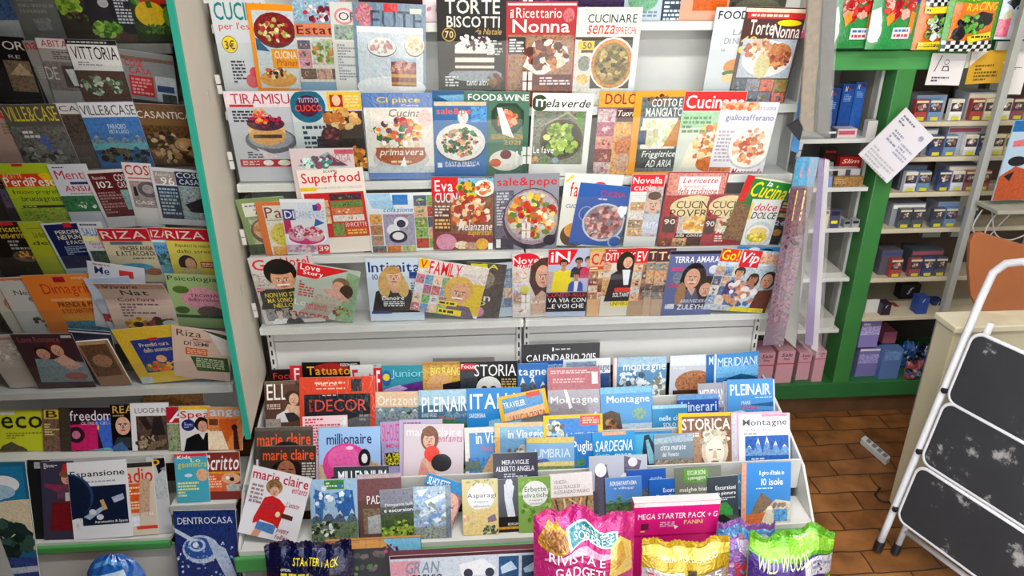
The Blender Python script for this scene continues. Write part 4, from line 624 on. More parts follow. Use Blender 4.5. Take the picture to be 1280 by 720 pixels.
m('LE',121,284,184,284,'w','red titled wellness issue on panic attacks with cream cover, left of three alike','d8ccb0','R 0 0 1 .34 c8283c;T .04 .92 .07 .28 efe4e0/n RIZA;R .15 .36 .8 .44 6c7888;t .3 .98 .48 .6 3a3630 VINCERE ANSIA;t .2 .98 .62 .74 3a3630 E ATTACCHI DI;L .5 .95 .78 .84 1 776;E .5 1.1 .4 .16 5cacd0;E .85 1.18 .2 .1 a8704c',bend=.006)
m('LE',203,285,262,287,'w','red titled wellness issue with yellow cover and dark haired figure, right of three alike','e0d468','R 0 0 1 .34 c8283c;T .03 .85 .07 .28 efe4e0/n RIZA;t .18 .98 .42 .54 4c4820/n Ripulisci la mente;t .18 .98 .58 .68 4c4820/n dallo stress;E .36 .98 .2 .24 26221c;E .42 1.0 .12 .18 d8a888;P d8c890 .2 1.1 .6 1.15 .7 1.4 .2 1.4;R .64 .92 .95 1.1 c85038;L .66 .93 .95 1.08 2 f0d8c0')
m('LF',-26,349,30,346,'w','wellness magazine with orange title strip at far left of sixth shelf','d8d4c8','R 0 .02 1 .34 d8804c;T .3 .95 .08 .28 efe0c8/n RIZA;E .6 .8 .4 .3 c89878~;E .7 1.1 .3 .2 3c3830')
m('LF',-5,352,66,350,'w','white wellness magazine with red lips picture, behind the orange slimming issue','d4d6d2','t .2 .9 .22 .34 333a40/n Nessuno;t .4 .98 .4 .54 333a40/n e per se;R .5 .0 .6 .1 c84040;P b02c48 .5 .72 .7 .66 .95 .7 .8 .8 .6 .8;F .6 1.0 .3 .15 30 .05 4c4c48,8c8c88')
m('LF',25,345,115,342,'w','orange slimming magazine with red title, sixth left shelf','e89040','E .55 .12 .0 .0 fff;R .42 .04 .58 .14 a82438;t .68 .9 .04 .1 efe0c8/n semplice;T .2 .98 .16 .42 d04428/n Dimagrire;R .25 .45 1 .5 e8b080;t .32 .98 .52 .62 40301c PRENDI & PERDI;t .34 .94 .65 .74 40301c/n IL TUO SABATO MATTINA;R .3 .78 1 .9 e0a048;R .3 .9 1 1.2 4c8ca0~')
m('LF',205,342,271,345,'w','green psychology magazine with pink cover oval, right end of sixth shelf','a8c088','T .04 .98 .04 .2 22301c/n Psicologia;E .62 .62 .4 .3 d89cac;t .4 .95 .5 .58 50302c/n TEORIA;t .35 .95 .6 .7 50302c/n dell\'invisibile;E .25 .4 .16 .1 5c7c3c;E .75 .98 .26 .16 6c5c58;E .2 .95 .14 .1 4c6c34;R 0 1.08 1 1.16 2c5c44~')
m('LF',108,326,180,336,'w','white magazine corner with blue initials slipping out above the natural living issue','d0d2da','T .12 .38 .1 .28 2c3c80 Me;R .55 .12 .8 .3 c83838;L .1 .4 .02 .08 1 a88')
m('LF',104,349,160,345,'w','pale blue magazine with blue arch and red foot under the natural living issue','c0ccdc','P 6c98d0 .3 .5 .5 .25 .75 .5 .8 1.1 .25 1.1;E .5 .95 .2 .18 e0b868;P a83040 0 1.05 1 1.25 1 1.5 0 1.3;L .1 .8 1.2 1.4 2 d89098')
m('LF',120,346,206,347,'w','natural living magazine with a sunflower, top page flopping forward, sixth shelf','dcc8bc','R 0 0 1 .16 c8a090;T .1 .6 .04 .16 3c4844/i Vivere;t .3 .7 .2 .34 3c4844 Nat;t .2 .75 .4 .48 904050 Con l\'uva;L .2 .9 .52 .82 5 907880;F .38 .98 .18 .13 60 .05 e8b828,f0d050,c88820;E .38 .98 .08 .06 3c2c18;F .75 .96 .2 .1 30 .06 6c2c30,3c5c30,a84838;E .88 .95 .12 .07 dde4e0',bend=.03)
m('LG',-32,421,12,418,'g','wedding style magazine with white lace dress at far left of lowest leaning shelf','c8c0b8','F .6 .7 .4 .5 60 .06 e8e4e0,b8b0a8,d8d0c8;R .2 .1 1 .2 a88')
m('LG',84,411,138,415,'h','dark navy magazine curled behind the brown book, lowest leaning shelf','2c3450','R 0 .05 1 .1 c8ccd0')
m('LG',94,428,134,425,'b','brown old master art book with golden edge, lowest leaning shelf','a8886c','R .06 .16 .9 1.6 6c5040~;E .5 .9 .3 .3 a88468;R 0 .02 .9 .14 c8a078',th=.006)
m('LG',12,418,89,417,'g','romance magazine with a smiling couple and dark purple title, lowest leaning shelf','4c343c','T .08 .75 .06 .2 a86878/n Love Romance;R .8 .04 .97 .1 c8c8c8;P 8ca0a8 .1 1.2 .2 .6 .6 .62 1 .7 1 1.2;E .38 .4 .13 .1 241a18;E .38 .48 .11 .13 d8a48c;E .62 .3 .14 .12 6a2c28;E .64 .4 .1 .14 dcac94;V .64 .42 .09 .12;V .38 .5 .09 .11;P d8b0a0 .5 .62 .72 .5 .95 .8 .7 .9;E .75 1.05 .2 .1 a8706c')
m('LG',139,413,222,405,'w','yellow bagged magazine with blue cover about the stomach, lowest leaning shelf','e8c848','R .18 .24 .82 1.0 24489c;R .46 .22 .6 .28 c83840;t .28 .72 .32 .4 f0e8b8/n Prenditi cura;t .3 .74 .43 .52 f0e8b8/n dello stomaco;E .5 .68 .08 .08 e8b888;F .5 .85 .28 .1 40 .05 e8c030,c85030,5c9c3c,e87830;R .18 .96 .82 1.02 e8d030;R 0 1.05 .2 1.3 c8d4d8',wrap=True)
m('LG',214,407,288,416,'w','wellness magazine with orange box and green text panel at right end of lowest shelf','e0c8b8','T .08 .5 .06 .22 50302c/n Riza;t .3 .7 .26 .32 a83838/n 5;t .2 .62 .34 .44 50302c DI SEMI;R .22 .5 .6 .68 d86030;L .25 .58 .52 .66 3 f0c8a0;P 3c6838 .3 .72 .95 .68 1 1.05 .42 1.1;L .4 .9 .74 1.0 5 c8d8b0;P e8e4dc .6 .0 1 .2 1 .6 .85 .6;P 2c5c44 .5 .0 1 .1 1 .22 .7 .1')
m('LH',178,489,254,488,'b','plain brown paper covered book standing behind the interiors issue','a07850~','P 8a6440 .2 .2 .5 .1 .7 .25',th=.006)
m('LH',-6,513,53,512,'s','yellow green ecology magazine with big dark title, left end of upper step','c8cc38','R 0 .02 .4 .1 d8d8d0;T .1 .98 .14 .42 34301c eco;L .2 .95 .5 .66 3 8c8c28;E .35 1.0 .3 .2 4c4c40~;P 5c5844 .1 .8 .3 .72 .6 .9 .5 1.2 .0 1.2')
m('LH',52,511,76,511,'s','narrow brown magazine with yellow letter box beside the ecology issue','7a6050~','R .1 .04 .9 .56 d8c048;T .2 .8 .1 .5 40301c B;L .1 .9 .8 1.5 5 d8c890')
m('LH',73,510,140,509,'s','pink and blue face magazine with white script title, upper step of left rack','34242c','P c82c70 .2 .34 .7 .3 .7 1.2 .2 1.2;P 4c70c8 .66 .24 1 .2 1 .9 .8 .9;T .2 .98 .06 .26 efe8ee/n freedom;t .4 .98 .28 .34 d8d0d8/n OLTRE IL CIELO;E .3 .54 .16 .16 382430;E .3 .54 .08 .08 c87890;R 0 0 .2 1.2 4c4438;P 68b0b8 .5 .95 .9 .8 1 1.1 .6 1.15;E .72 .4 .02 .05 e8c030')
m('LH',137,506,166,505,'s','black magazine with gold title and pale bald man portrait, upper step','1c1614','T .1 .98 .06 .4 d8b060 REA;L .1 .95 .46 .56 1 c8a060;E .5 .98 .32 .42 dcb09c;E .5 1.02 .06 .1 b88878;V .5 .98 .28 .38;R .3 .88 .45 .92 322;R .56 .88 .7 .92 322;P 3c4448 .0 2 .2 1.5 .8 1.5 1 2;P 4c70a0 .0 1.9 .4 1.7 .7 2.2 0 2.2')
m('LH',162,504,210,503,'h','white bordered interiors magazine with dark statue photo, upper step','e2e0e2','T .12 .95 .14 .28 666/n LUOGHI IN;R .14 .36 1 1.4 5c4c44~;P 3c2c24 .2 .4 .4 .38 .56 .7 .4 .75;P 342c2c .6 .4 .8 .38 .9 .9 .5 .9;F .5 1.1 .4 .2 40 .08 7a6a54,4a3c34,a89880',th=.005)
m('LH',207,509,232,508,'s','narrow red and white travel issue left of the man in black cover','c8c8b8','R 0 0 1 .85 b02838;T .1 .95 .1 .8 efe8e8/i A;R 0 .9 1 3 8c9478~')
m('LH',223,508,262,507,'s','red titled magazine with dark haired man in black coat, upper step','dcd8d6','R 0 0 1 .12 e0b038;T .04 .98 .16 .48 c82838 Spea;E .28 .64 .22 .2 2c3470;L .15 .42 .54 .74 4 a8b0d8;E .72 .62 .24 .24 241c18;E .74 .7 .15 .2 d09c84;V .74 .72 .13 .17;P 18181c .1 1.6 .2 1.1 .5 .95 1 .9 1 1.6;P d8d4d0 .62 .95 .82 .92 .74 1.15')
m('LH',259,509,302,509,'s','desert sunset magazine with pale blue letters at right end of upper step','d8a070','T .08 .95 .08 .36 b8d4ec ange;R 0 .3 1 1.3 d88850;P c86428 .35 .35 .9 .35 .7 .8 .5 1.2 .3 .8;P e8d4b8 .0 .7 .4 .7 .6 1.3 0 1.3;R .04 .36 .3 .55 6c4830;E .78 .62 .09 .1 3c2420;P 4c2420 .74 .7 .86 .7 .92 1.3 .75 1.3;L .05 .4 .62 .75 2 a88058')
m('LI',34,575,62,575,'k','dark magazine with white column partly behind the big comic, left step','26262a','R .3 .1 .7 .4 aaa~')
m('LI',50,577,92,576,'f','dark fashion magazine with a child in pointed red hat and red trousers','484458','L .1 .5 .06 .24 4 e0e0e8;P c82c38 .68 .1 .86 .1 .95 .4 .6 .4;E .78 .55 .18 .2 d8a48c;E .74 .42 .2 .1 8a5c40;V .78 .56 .15 .17;P 8c3c58 .1 .7 .6 .75 1 .7 1 .9 .5 1.0 .1 .8;P 704460 .5 .85 1 .8 1 1.2 .45 1.2;R .7 1.0 1 1.3 c8ccc0;P 7c2028 .3 1.3 1 1.25 1 2.2 .2 2.2')
m('LI',182,572,205,570,'f','pale magazine with white painted face and yellow eye ring, green edged step','c8c8cc','P 1c1c22 .4 .1 1 .1 1 .6 .6 1.0 .5 .5;E .5 .32 .22 .16 e0b030;E .5 .32 .1 .1 222;P b8bcc0 .1 1.4 .8 1.0 1 1.4 1 2.4 0 2.4;P 8c98b0 .7 .7 1 .6 1 .9;L .2 .9 .02 .08 1 aab')
m('LI',146,580,190,577,'s','orange and white magazine with red title overlapping its neighbour, green edged step','d8ccbc','R 0 0 1 .14 3c3838;T .02 .98 .16 .6 d83434 radio;R .1 .62 .62 1.5 d86830;L .14 .58 .7 1.4 8 f0d8b8;P c8a890 .6 .5 .9 .5 .8 1.6 .5 1.6;R .1 1.6 .5 1.9 e0e4ec~;t .55 .9 1.5 1.6 eee GIOVANI;R .4 1.9 1 2.0 d84c30')
m('LI',83,579,157,574,'s','white business magazine with satellites over dark space photo, green edged step','e6e6ea','T .04 .96 .16 .3 26262c Espansione;L .2 .8 .34 .38 1 99a;R .06 .44 .96 1.14 1c2844;E .0 .6 .4 .4 34507c;E -.02 .62 .38 .4 1c2844;P a8b8d0 .2 .98 .55 .8 .6 .84 .3 1.04;P c8a878 .5 .7 .56 .68 .62 .86 .54 .88;E .36 .9 .06 .05 d8d8e0;E .48 1.0 .06 .05 d8d8e0;P b0bcd0 .7 .66 .9 .6 .92 .7 .74 .76;t .38 .94 1.06 1.12 f0f0f4 Aeronautica & Space;R .06 1.0 .18 1.2 ddd~')
m('LJ',252,566,299,565,'k','dark red kids magazine with white script title and orange cartoon, right of left step','8a3c38','T .06 .98 .06 .5 f0ecea/i Scritto;t .02 .2 .04 .1 d84858 Kids;R 0 .54 1 .6 d8a030;P d86a44 0 .6 .6 .6 .62 1.1 0 1.1;E .75 .74 .26 .16 d8a888;E .78 .76 .06 .06 222;E .66 .72 .05 .05 f0efe8;L .05 .5 .64 1.0 5 f0c8a8;R .62 .9 1 1.1 a8a8a4~')
m('LJ',217,568,258,566,'k','turquoise kids geometry magazine with yellow title, green edged step','54b0c4','R 0 0 1 .1 d83848;t .1 .5 .05 .17 f4f0f0 Kids;t .5 .8 .16 .28 f0e8b0 Lo;T .1 .98 .28 .5 d8d040 geometra;E .82 .7 .18 .2 e0b090;E .4 .7 .12 .06 c8e0e8;L .05 .7 .9 1.4 5 e8e49c')
m('LK',-75,579,31,577,'k','large comic issue with blue sky and white cloud at lower left corner','2c7090','R .0 .06 .96 .6 2c80a8;E .5 .36 .3 .17 e8eaec;E .7 .3 .2 .12 e8eaec;E .62 .4 .22 .1 a8c4dc;P d8ccb0 0 .7 .4 .62 .7 .52 1 .5 1 1.2 0 1.2;F .55 1.05 .42 .22 70 .09 2c4440,1f3430,3c5c54;R 0 1.3 1 1.9 3c4c84~;P b8c0d0 0 1.5 1 1.42 1 1.5 0 1.6')
m('LK',216,639,294,637,'h','deep blue home issue with swirling shell photo and white title, lower left','1f3c78~','T .06 .94 .12 .24 dfe4ee/n DENTROCASA;E .4 .7 .3 .26 b8c8e0~;E .38 .68 .25 .2 3464ac;E .34 .62 .14 .12 c8d8ec;E .34 .62 .1 .08 3464ac;E .32 .62 .05 .05 e8f0f8;P c8d8ec 0 .3 .3 .5 .26 .56 0 .38;P b8c8e0 .5 .5 .8 .7 .95 1.2 .8 1.3 .6 .8;F .5 .9 .5 .4 60 .02 88a8d8,c8d8f0',wrap=True)
# ---- stepped stand, rear step
m('L1',652,431,750,428,'o','dark wall calendar with large white year lettering standing against the slatted panel','44454a','T .06 .95 .14 .24 f0efee CALENDARIO 2015;R .39 .05 .41 .1 eee;L .43 .62 .06 .09 1 ccc;R .01 .3 .99 1 c8ccd4~;P d85c90 .5 .42 .62 .3 .85 .3 .95 .42;P 3c3040 .84 .3 .98 .3 .98 .42')
m('L1',541,448,618,446,'b','thin grey book lying back behind the skull history issue','8c8480','')
m('L1',338,462,372,461,'s','black science magazine with red title at left end of rear step','241c1e','T .08 .95 .14 .4 d84848/n Focus')
m('L1',362,457,379,457,'s','red edged science magazine, narrow strip left of the tattoo issue','d03840','t .3 .7 .2 1.2 f4e8e8 F;E .7 2.4 .3 .4 3c5ca8')
m('L1',377,453,450,452,'s','black tattoo magazine with yellow title on the rear step','1e1818','E .5 .12 .3 .1 a82c28;T .08 .82 .08 .24 e8b838 Tatuato;t .66 .95 .03 .08 eee/n DIZIONARIO;L .1 .7 .28 .32 1 c8a848')
m('L1',437,457,478,455,'s','white and red science magazine, right of the tattoo issue','dcdad8','T .06 .95 .14 .8 d03448 Foto;R .7 0 1 1 a8acb4~')
m('L1',467,460,478,460,'s','narrow red science spine strip left of the junior issue','c8303c','t .3 .7 .3 3 f4e8e8 F')
m('L1',477,457,530,456,'k','turquoise junior magazine with blue bubble title and purple swirl','3c9cac','E .1 .32 .12 .2 2c68a8;E .1 .3 .08 .09 e8c83c;T .2 .98 .12 .38 2c50a0 Junior;T .21 .98 .11 .36 88d8dc/n Junior;P 6c3c8c .0 .6 .5 .5 1 .4 1 1 0 1;P c8a8d8 .0 .62 .4 .5 .6 .6 .1 .8')
m('L1',528,453,578,452,'s','golden mystery magazine with big bang title and dark woman portrait','c8a050~','T .2 .95 .14 .36 f0e070 BIG BANG;t .4 .98 .42 .56 d8b850 UOMO;E .4 .6 .3 .3 d8a878;R .0 0 1 .08 b88838;P 2c2430 .5 .6 1 .5 1 1 .5 1')
m('L1',575,452,647,451,'s','black history magazine with white skull and large serif title','1a1a1e','R 0 .04 .28 .16 c83040;t .02 .26 .05 .13 f4ecec Focus;R 0 .18 .3 1 3c4048~;T .25 .98 .06 .28 f2f2f0/n STORIA;E .5 .5 .22 .22 dcdcd8;E .42 .5 .05 .04 333;E .58 .5 .05 .04 333;L .72 .98 .32 .5 4 c8b070')
m('L1',661,452,706,450,'t','blue mountain magazine behind, title showing left of the red wrapped one','3468ac','t .5 .98 .08 .3 c8d8ec montagne;R 0 .3 1 1 4878b0~')
m('L1',647,455,685,454,'t','blue mountain magazine with white letters and rocky peak, right of the skull issue','4480c0','T .02 .95 .18 .5 f2f4f8 tagne;M 0 1 1.2 .8 6c6c70 e8e8ec 3')
m('L1',704,450,763,447,'t','white mountain magazine with blue title behind the red wrapped issue','e2e4e6','R .06 .06 .7 .24 8c9cb0~;T .55 .98 .14 .32 2c4c84 montagne;R .7 .34 1 1 3c5c8c')
m('L1',766,448,800,446,'t','pink edged mountain magazine just behind the snowy forest issue','d8a8a8','R .05 .0 .4 2 e8e0e0')
m('L1',772,447,834,445,'t','snowy forest mountain magazine with white title, right part of rear step','6c9cc0','M 0 1 .8 .5 8898a8 e8eef4 4;R 0 0 1 .2 a8c4d8;T .12 .98 .14 .34 f4f6f8 montagne;F .3 .6 .28 .4 50 .06 c8d4dc,5c7080,e8eef0;F .85 .75 .14 .35 40 .05 d8dcd8,8c8c78')
m('L1',838,445,884,443,'t','pale travel monograph with red rock dome, right part of rear step','c8ccd4','R 0 0 1 .3 d8e0ea;T .04 .96 .08 .26 f6f6f8/n MERIDIANI;t .1 .4 .32 .4 e8e8ec/n Friuli;E .7 .8 .55 .36 a87858~;R .1 1.0 1 1.3 4c3c34')
m('L1',883,444,894,443,'t','narrow blue travel monograph spine left of the sea view one','3878b8','t .3 .8 .2 1.2 e0ecf8 M')
m('L1',893,443,949,439,'t','blue travel monograph with sea and island view, right end of rear step','4c94d0','R 0 0 .05 1.3 d8e4ee;T .08 .96 .1 .3 d8e8f4/n MERIDIANI;R .06 .3 1 .56 78b4e0;P 28648c .06 .75 .3 .58 .6 .5 .85 .55 1 .62 1 .75;R .06 .72 1 1.2 2c74b0~')
# ---- second step
m('L2',468,490,526,489,'t','pastel sunset travel magazine, right of the orange bagged decor issue','98a0a4','R 0 0 1 .34 e0c0a0;T .06 .96 .08 .3 f0e8e0 Orizzonti;R 0 .34 1 .9 7c9098~;E .78 .52 .14 .08 2c5444;M 0 1 .6 .3 8c98a0 d8dce0 4;R .0 .9 1 1.2 8a9098')
m('L2',330,477,378,475,'f','fashion magazine with seated woman and white title, left end of second step','6a4c40','R 0 0 1 .1 7a6450;T .06 .6 .08 .5 f0ece6/n ELL;t .8 .98 .04 .14 222 30;E .72 .42 .2 .15 4c3428;E .76 .5 .13 .16 d8ac90;V .75 .52 .1 .13;P d8b098 .45 .9 .6 .62 .95 .7 1 1.0 .6 1.0;P dcdcdc .3 .9 .6 .75 .62 1.1 .25 1.1;P 3c3838 .5 .85 .75 .85 .95 1.05 .6 1.1;L .05 .4 .6 .75 3 d8c0b0;P a89c94 0 1 .4 1.0 .4 1.3 0 1.3')
m('L2',374,472,469,470,'f','orange red bagged decor magazine with large thin red title on dark cover','e0583c','L .2 .6 .06 .1 1 f0c8b0;T .22 .5 .08 .12 f4d8c8/n MILLE;L .22 .6 .14 .17 1 f0c8b0;R .68 .03 .82 .2 4c4448;R .06 .23 .93 1.3 34343a;T .2 .88 .3 .46 e86058/n DECOR;t .13 .17 .3 .335 e86058/n E;t .13 .17 .345 .38 e86058/n L;t .13 .17 .39 .42 e86058/n L;t .13 .17 .43 .46 e86058/n E;L .3 .5 .235 .255 1 ccc;P 6c6c70 .5 .6 .93 .5 .93 1.2;L .78 .9 .5 .6 2 999',wrap=True)
m('L2',523,488,586,486,'t','camper travel magazine with white title over green bay and mountains','4c7c98','R 0 0 1 .3 a8c8d8;T .06 .96 .14 .44 f4f6f6 PLEINAIR;t .05 .35 .46 .54 e4ece8/n GRANDE VIAGGIO;t .38 .72 .5 .6 d87860/i avventura;P 4c7c50 0 .7 .4 .56 1 .7 1 1.2 0 1.2;P 3c6440 .5 .9 1 .7 1 1.2 .5 1.2;M .5 1 .56 .16 6c8ca0 a8bcc8 3')
m('L2',583,486,651,484,'t','bright blue Italy travel magazine with big white title, second step','2c90d0','T .06 .98 .1 .38 f6f8fa ITALIA;t .04 .34 .46 .54 f0f4f8 SARDEGNA;P 88c0dc .4 .6 1 .5 1 .7 .4 .75;R 0 .72 1 1.3 2870a0~;P 5c4c50 .4 .85 .7 .74 1 .85 1 1.2 .4 1.2')
m('L2',684,460,750,458,'t','shrink wrapped mountain magazine with red paper band and pink dusk peaks','a8a0a8','R 0 0 1 .42 a82c3c;L .06 .95 .05 .12 2 e0b8b8;L .1 .7 .2 .3 2 d8a0a0;R .84 .1 .95 .32 e8e4e4;T .05 .95 .54 .72 eeeef0 Montagne;M 0 1 1.1 .3 b8788c e8ccd0 5;P f0f2f4 .3 .42 .36 .42 .46 .76 .4 .78',wrap=True)
m('L2',750,485,815,482,'t','blue mountain magazine with a brown rock tower, right of the red wrapped issue','6ca8d8','R 0 0 1 .12 88bce0;T .12 .94 .16 .34 f0f4f8 Montagne;P 6c5c50 0 .5 .2 .44 .36 .5 .42 .9 .4 1.3 0 1.3;F .2 .9 .16 .3 40 .05 a87850,5c4c44,c8a070;E .74 .52 .14 .12 8cb0a0;R .4 .7 1 .85 b8c8d8;M .4 1 1.2 .5 8c7c70 d8d8d8 4')
m('L2',872,480,909,478,'t','grey travel monograph half hidden behind the itineraries issue','a8a8b0','T .06 .95 .2 .56 e8e8ec/n MERIDIANI;t .5 .9 .6 .7 eee/n EST;R 0 .8 1 2 7c8894~')
m('L2',846,494,898,492,'t','deep blue itineraries magazine with pale title, second step right','2c5ca8','R 0 0 1 .12 6c9ccc;T .1 .95 .16 .4 c8dcf0 Itinerari;R 0 .42 1 1.2 2450a0~;t .6 .95 .44 .52 c8dcf0/i a piedi')
m('L2',815,507,859,505,'t','pale blue pocket magazine with green slope left of the itineraries issue','4c98c4','t .2 .95 .3 .44 e8f2f8 nelle citta;t .3 .8 .5 .62 e8f2f8 SOLO IL;P 4c7c68 0 .6 .4 1.1 .4 1.4 0 1.4;R 0 0 1 .1 a8d0e4')
m('L2',904,477,968,474,'t','second copy edge showing left of the right hand camper issue','d8dce4','R 0 0 .06 1.2 8c98a8')
m('L2',909,475,966,473,'t','camper travel magazine with white title over blue sea, right end of second step','5ca0d8','T .06 .94 .1 .34 f6f8fa PLEINAIR;L .6 .98 .38 .41 1 d8e4f0;t .3 .5 .46 .54 e8eef4/n MARE;t .28 .64 .54 .64 d84848/i Estate;P 2c6498 .4 .55 1 .5 1 .6;R 0 .68 1 1.2 4c88bc~;P c8dce8 0 .7 .3 .66 .6 .8 .2 .9')
m('L2',621,497,681,485,'t','yellow bordered travel pocket issue tilted, with orange and blue cover','f0c030','R .08 .06 .92 .75 6ca4d4;P f0c8a0 .08 .36 .92 .3 .92 .75 .08 .75;R .6 .02 .88 .12 d85c48;T .1 .55 .14 .26 f4f8fa TRAVELER;T .2 .92 .42 .56 c83c34 LA NUOVA CROAZIA;R .08 .62 .92 .75 5c5064~',h=.09)
# ---- third step
m('L3',378,521,434,519,'f','pink fashion issue with dense red lettering behind the pink balloon cover','e8ccd0','L .05 .95 .04 .9 13 c84c68;R .84 .04 .96 .3 d8d8d8~')
m('L3',475,528,508,526,'f','pink and lilac diet magazine with yellow text box, third step','b8a0cc','T .06 .95 .08 .76 d84c80/n SILHOUETTE;R 0 .8 1 2 9c98c0;t .2 .95 .84 1.0 d83c70 MENO 4;R .1 1.18 .98 1.7 1e1c18;t .12 .95 1.2 1.36 e8e034 LA DIETA;t .12 .95 1.38 1.52 e8e034 CHE SPEGNE;t .12 .95 1.54 1.66 e8e034 L\'INFIAMM')
m('L3',499,525,553,524,'f','lilac fashion issue peeking above the toddler cover','c0b4cc','L .1 .9 .05 .12 1 909')
m('L3',318,535,391,533,'f','fashion magazine with orange title and dark photo, left end of third step','5c544c','R 0 0 1 .06 6c645c;T .04 .96 .1 .32 f06838 marie claire;E .55 .55 .35 .3 2a2420;E .5 .7 .1 .12 a88068;P a88c78 .0 .9 .3 .5 .35 .6 .1 1.1;R .02 .55 .06 .8 ddd')
m('L3',326,558,395,557,'f','fashion magazine with orange title and curly dark haired model, third step','4c4038','T .04 .96 .06 .26 f06838 marie claire;E .48 .55 .34 .3 241a16;E .46 .5 .17 .24 a87058;V .46 .54 .14 .2;P 3c342c .0 1.2 .2 .8 .8 .8 1 1.2;L .74 .98 .3 .6 6 c8c0b8;R .36 .42 .44 .44 211;R .5 .42 .58 .44 211;E .46 .62 .06 .03 7a3830')
m('L3',398,535,475,533,'s','pale blue business magazine with a huge shiny pink balloon on cover','a8c8ec','T .13 .86 .1 .28 30306c millionaire;R 0 .6 1 1.3 c8b498;P b89c78 .6 .72 .8 .54 1 .66 1 .8;E .44 .62 .38 .36 e0509c;E .4 .52 .26 .22 e870b0;E .5 .34 .06 .03 f8d0e4;E .74 .52 .1 .16 222226;E .74 .52 .05 .08 e8e8ec;E .28 .9 .14 .1 2c1c28;R .1 .8 .1 .82 fff')
m('L3',505,530,580,530,'f','pale lilac children fashion magazine with toddler hugging an orange ball','d8ccd2','T .04 .96 .06 .2 eee4ea marie claire;t .56 .98 .18 .3 c07898/i enfants;E .43 .24 .15 .21 7a5440;E .42 .28 .1 .13 dcb09c;E .42 .13 .12 .08 8a6048;V .42 .28 .09 .12;P d8988c .22 .95 .3 .6 .42 .5 .55 .55 .5 1.0;E .47 .5 .13 .14 e84c38;E .63 .65 .17 .15 343438;P dcb09c .3 .6 .38 .58 .6 .9 .5 .92')
m('L3',580,535,622,533,'t','pale travel magazine with tan rock and blue sea, left of the yellow edged twin','5c98cc','R 0 0 1 .16 e0d8d0;R 0 0 .14 1.6 ecdcd0;T .34 .98 .14 .5 f0f4f6 in Via;t .5 .9 .55 .72 d86c70 Ponza;R .1 .9 1 1.6 4c8cc0~;P c8a884 .5 1.3 .8 .8 1 1.1 1 1.6 .6 1.6;P 6c8078 0 1.0 .4 .98 .5 1.3 0 1.3')
m('L3',618,529,682,527,'t','orange edged travel magazine with pale title and rocky coast, third step','7cacd0','R 0 0 1 .08 e8b060;R 0 0 .1 1.3 e8b468;T .26 .96 .14 .36 e4eef4 in Viaggio;R .1 .6 1 1.2 8c8478~;F .5 .7 .35 .2 50 .06 c8c0b0,7c7468,e8e4dc',wrap=True)
m('L3',679,520,753,517,'t','yellow framed travel issue with red spot and blue cover, third step','f0c428','R .09 .06 .92 .7 4c8cd0;F .2 .3 .14 .2 40 .05 b8b8a8,6c7468,d8d8cc;T .12 .9 .3 .52 a8ccec TRAVELER;R .62 .02 .96 .18 d8604c;L .66 .94 .04 .16 3 f0c8b8')
m('L3',713,543,742,541,'t','blue coastal travel issue with bold white letters beside the yellow field one','3484c8','T .08 .95 .3 .9 f4f8fa Puglia;P 5c8c6c .1 1.2 .5 1.0 .6 1.3 .2 1.5;R 0 1.4 1 2.4 2c78b4~')
m('L3',790,540,840,538,'t','turquoise architecture travel issue with slanted glass tower, third step','4cb0d4','P 1c3448 .3 .1 .42 .08 .8 .9 .2 .9;P 88b8cc .34 .22 .4 .2 .6 .8 .4 .8;R 0 0 1 .06 2c80b0')
m('L3',740,541,793,538,'t','bright blue island travel issue with white script title and orange tab','2c9cd4','R .24 0 .8 .08 e0a888;T .06 .94 .2 .46 f4f8fa/i SARDEGNA;t .5 .9 .52 .6 e0f0f8/i mare;R 0 .66 1 1.2 1c5c9c;t .06 .4 .5 .58 e0f0f8/n Guida')
m('L3',658,547,718,546,'t','travel issue with golden field and lavender sky, third step','8cb4d8','R 0 0 1 .12 d8c070;T .18 .92 .24 .42 d8e4ec/n UMBRIA;P d8c890 0 .52 1 .5 1 .8 0 .8;R 0 .6 1 1.2 7c8c5c~;F .4 .9 .4 .14 40 .06 a89868,5c6c3c,c8c0a0;P 5c6ca0 0 .5 .4 .44 .5 .5 0 .56')
m('L3',848,517,918,515,'s','yellow framed history magazine with white classical statue head','f0c020','R .06 .06 .93 1.3 8a6a50;P b09078 .06 .4 .4 .3 .4 1.3 .06 1.3;T .06 .92 .1 .3 f6f4f0 STORICA;L .12 .36 .34 .42 2 eee;R .08 .35 .14 .4 e8c020;E .64 .66 .24 .32 d8ccb8;F .64 .44 .24 .13 60 .05 e4dccc,b8ac98,cfc4b0;E .64 .7 .17 .25 ece4d4;R .53 .64 .6 .66 6a5c4c;R .68 .64 .75 .66 6a5c4c;P cfc0a8 .62 .66 .66 .66 .68 .8 .6 .8;E .64 .86 .07 .02 8a7460;P d8ccb8 .5 1.2 .54 .88 .74 .88 .8 1.2')
m('L3',817,544,866,541,'t','grey blue walled cities guide overlapping the statue cover','8c9ca8','t .16 .8 .26 .4 e8ecee/i citta murate;t .2 .62 .44 .56 e8ecee/i del Veneto;P a8b8c4 0 .1 1 .0 1 .2 0 .24;R 0 .62 1 1.2 8a8478~;M 0 1 .8 .2 9c8c80 b8b0a8 5',th=.006)
m('L3',914,516,975,514,'t','pink topped mountain issue directly behind the snowy white one','e0b8c8','R 0 0 .1 1.2 c8c8d8')
m('L3',923,518,987,516,'t','white mountain magazine with framed snowy blue peak, right end of third step','f0eef0','R .45 0 .95 .06 d8a0b8;T .08 .94 .1 .26 6c6c78 Montagne;t .1 .6 .28 .34 889/n La Alpi in bici;L .1 .95 .36 .4 1 889;R .12 .42 .97 .98 3c70b8;M .12 .97 .8 .4 7ca0d0 f2f4f8 5;L .24 .8 .84 .96 3 e8eef4;R .12 .98 .97 1.02 f0eef0')
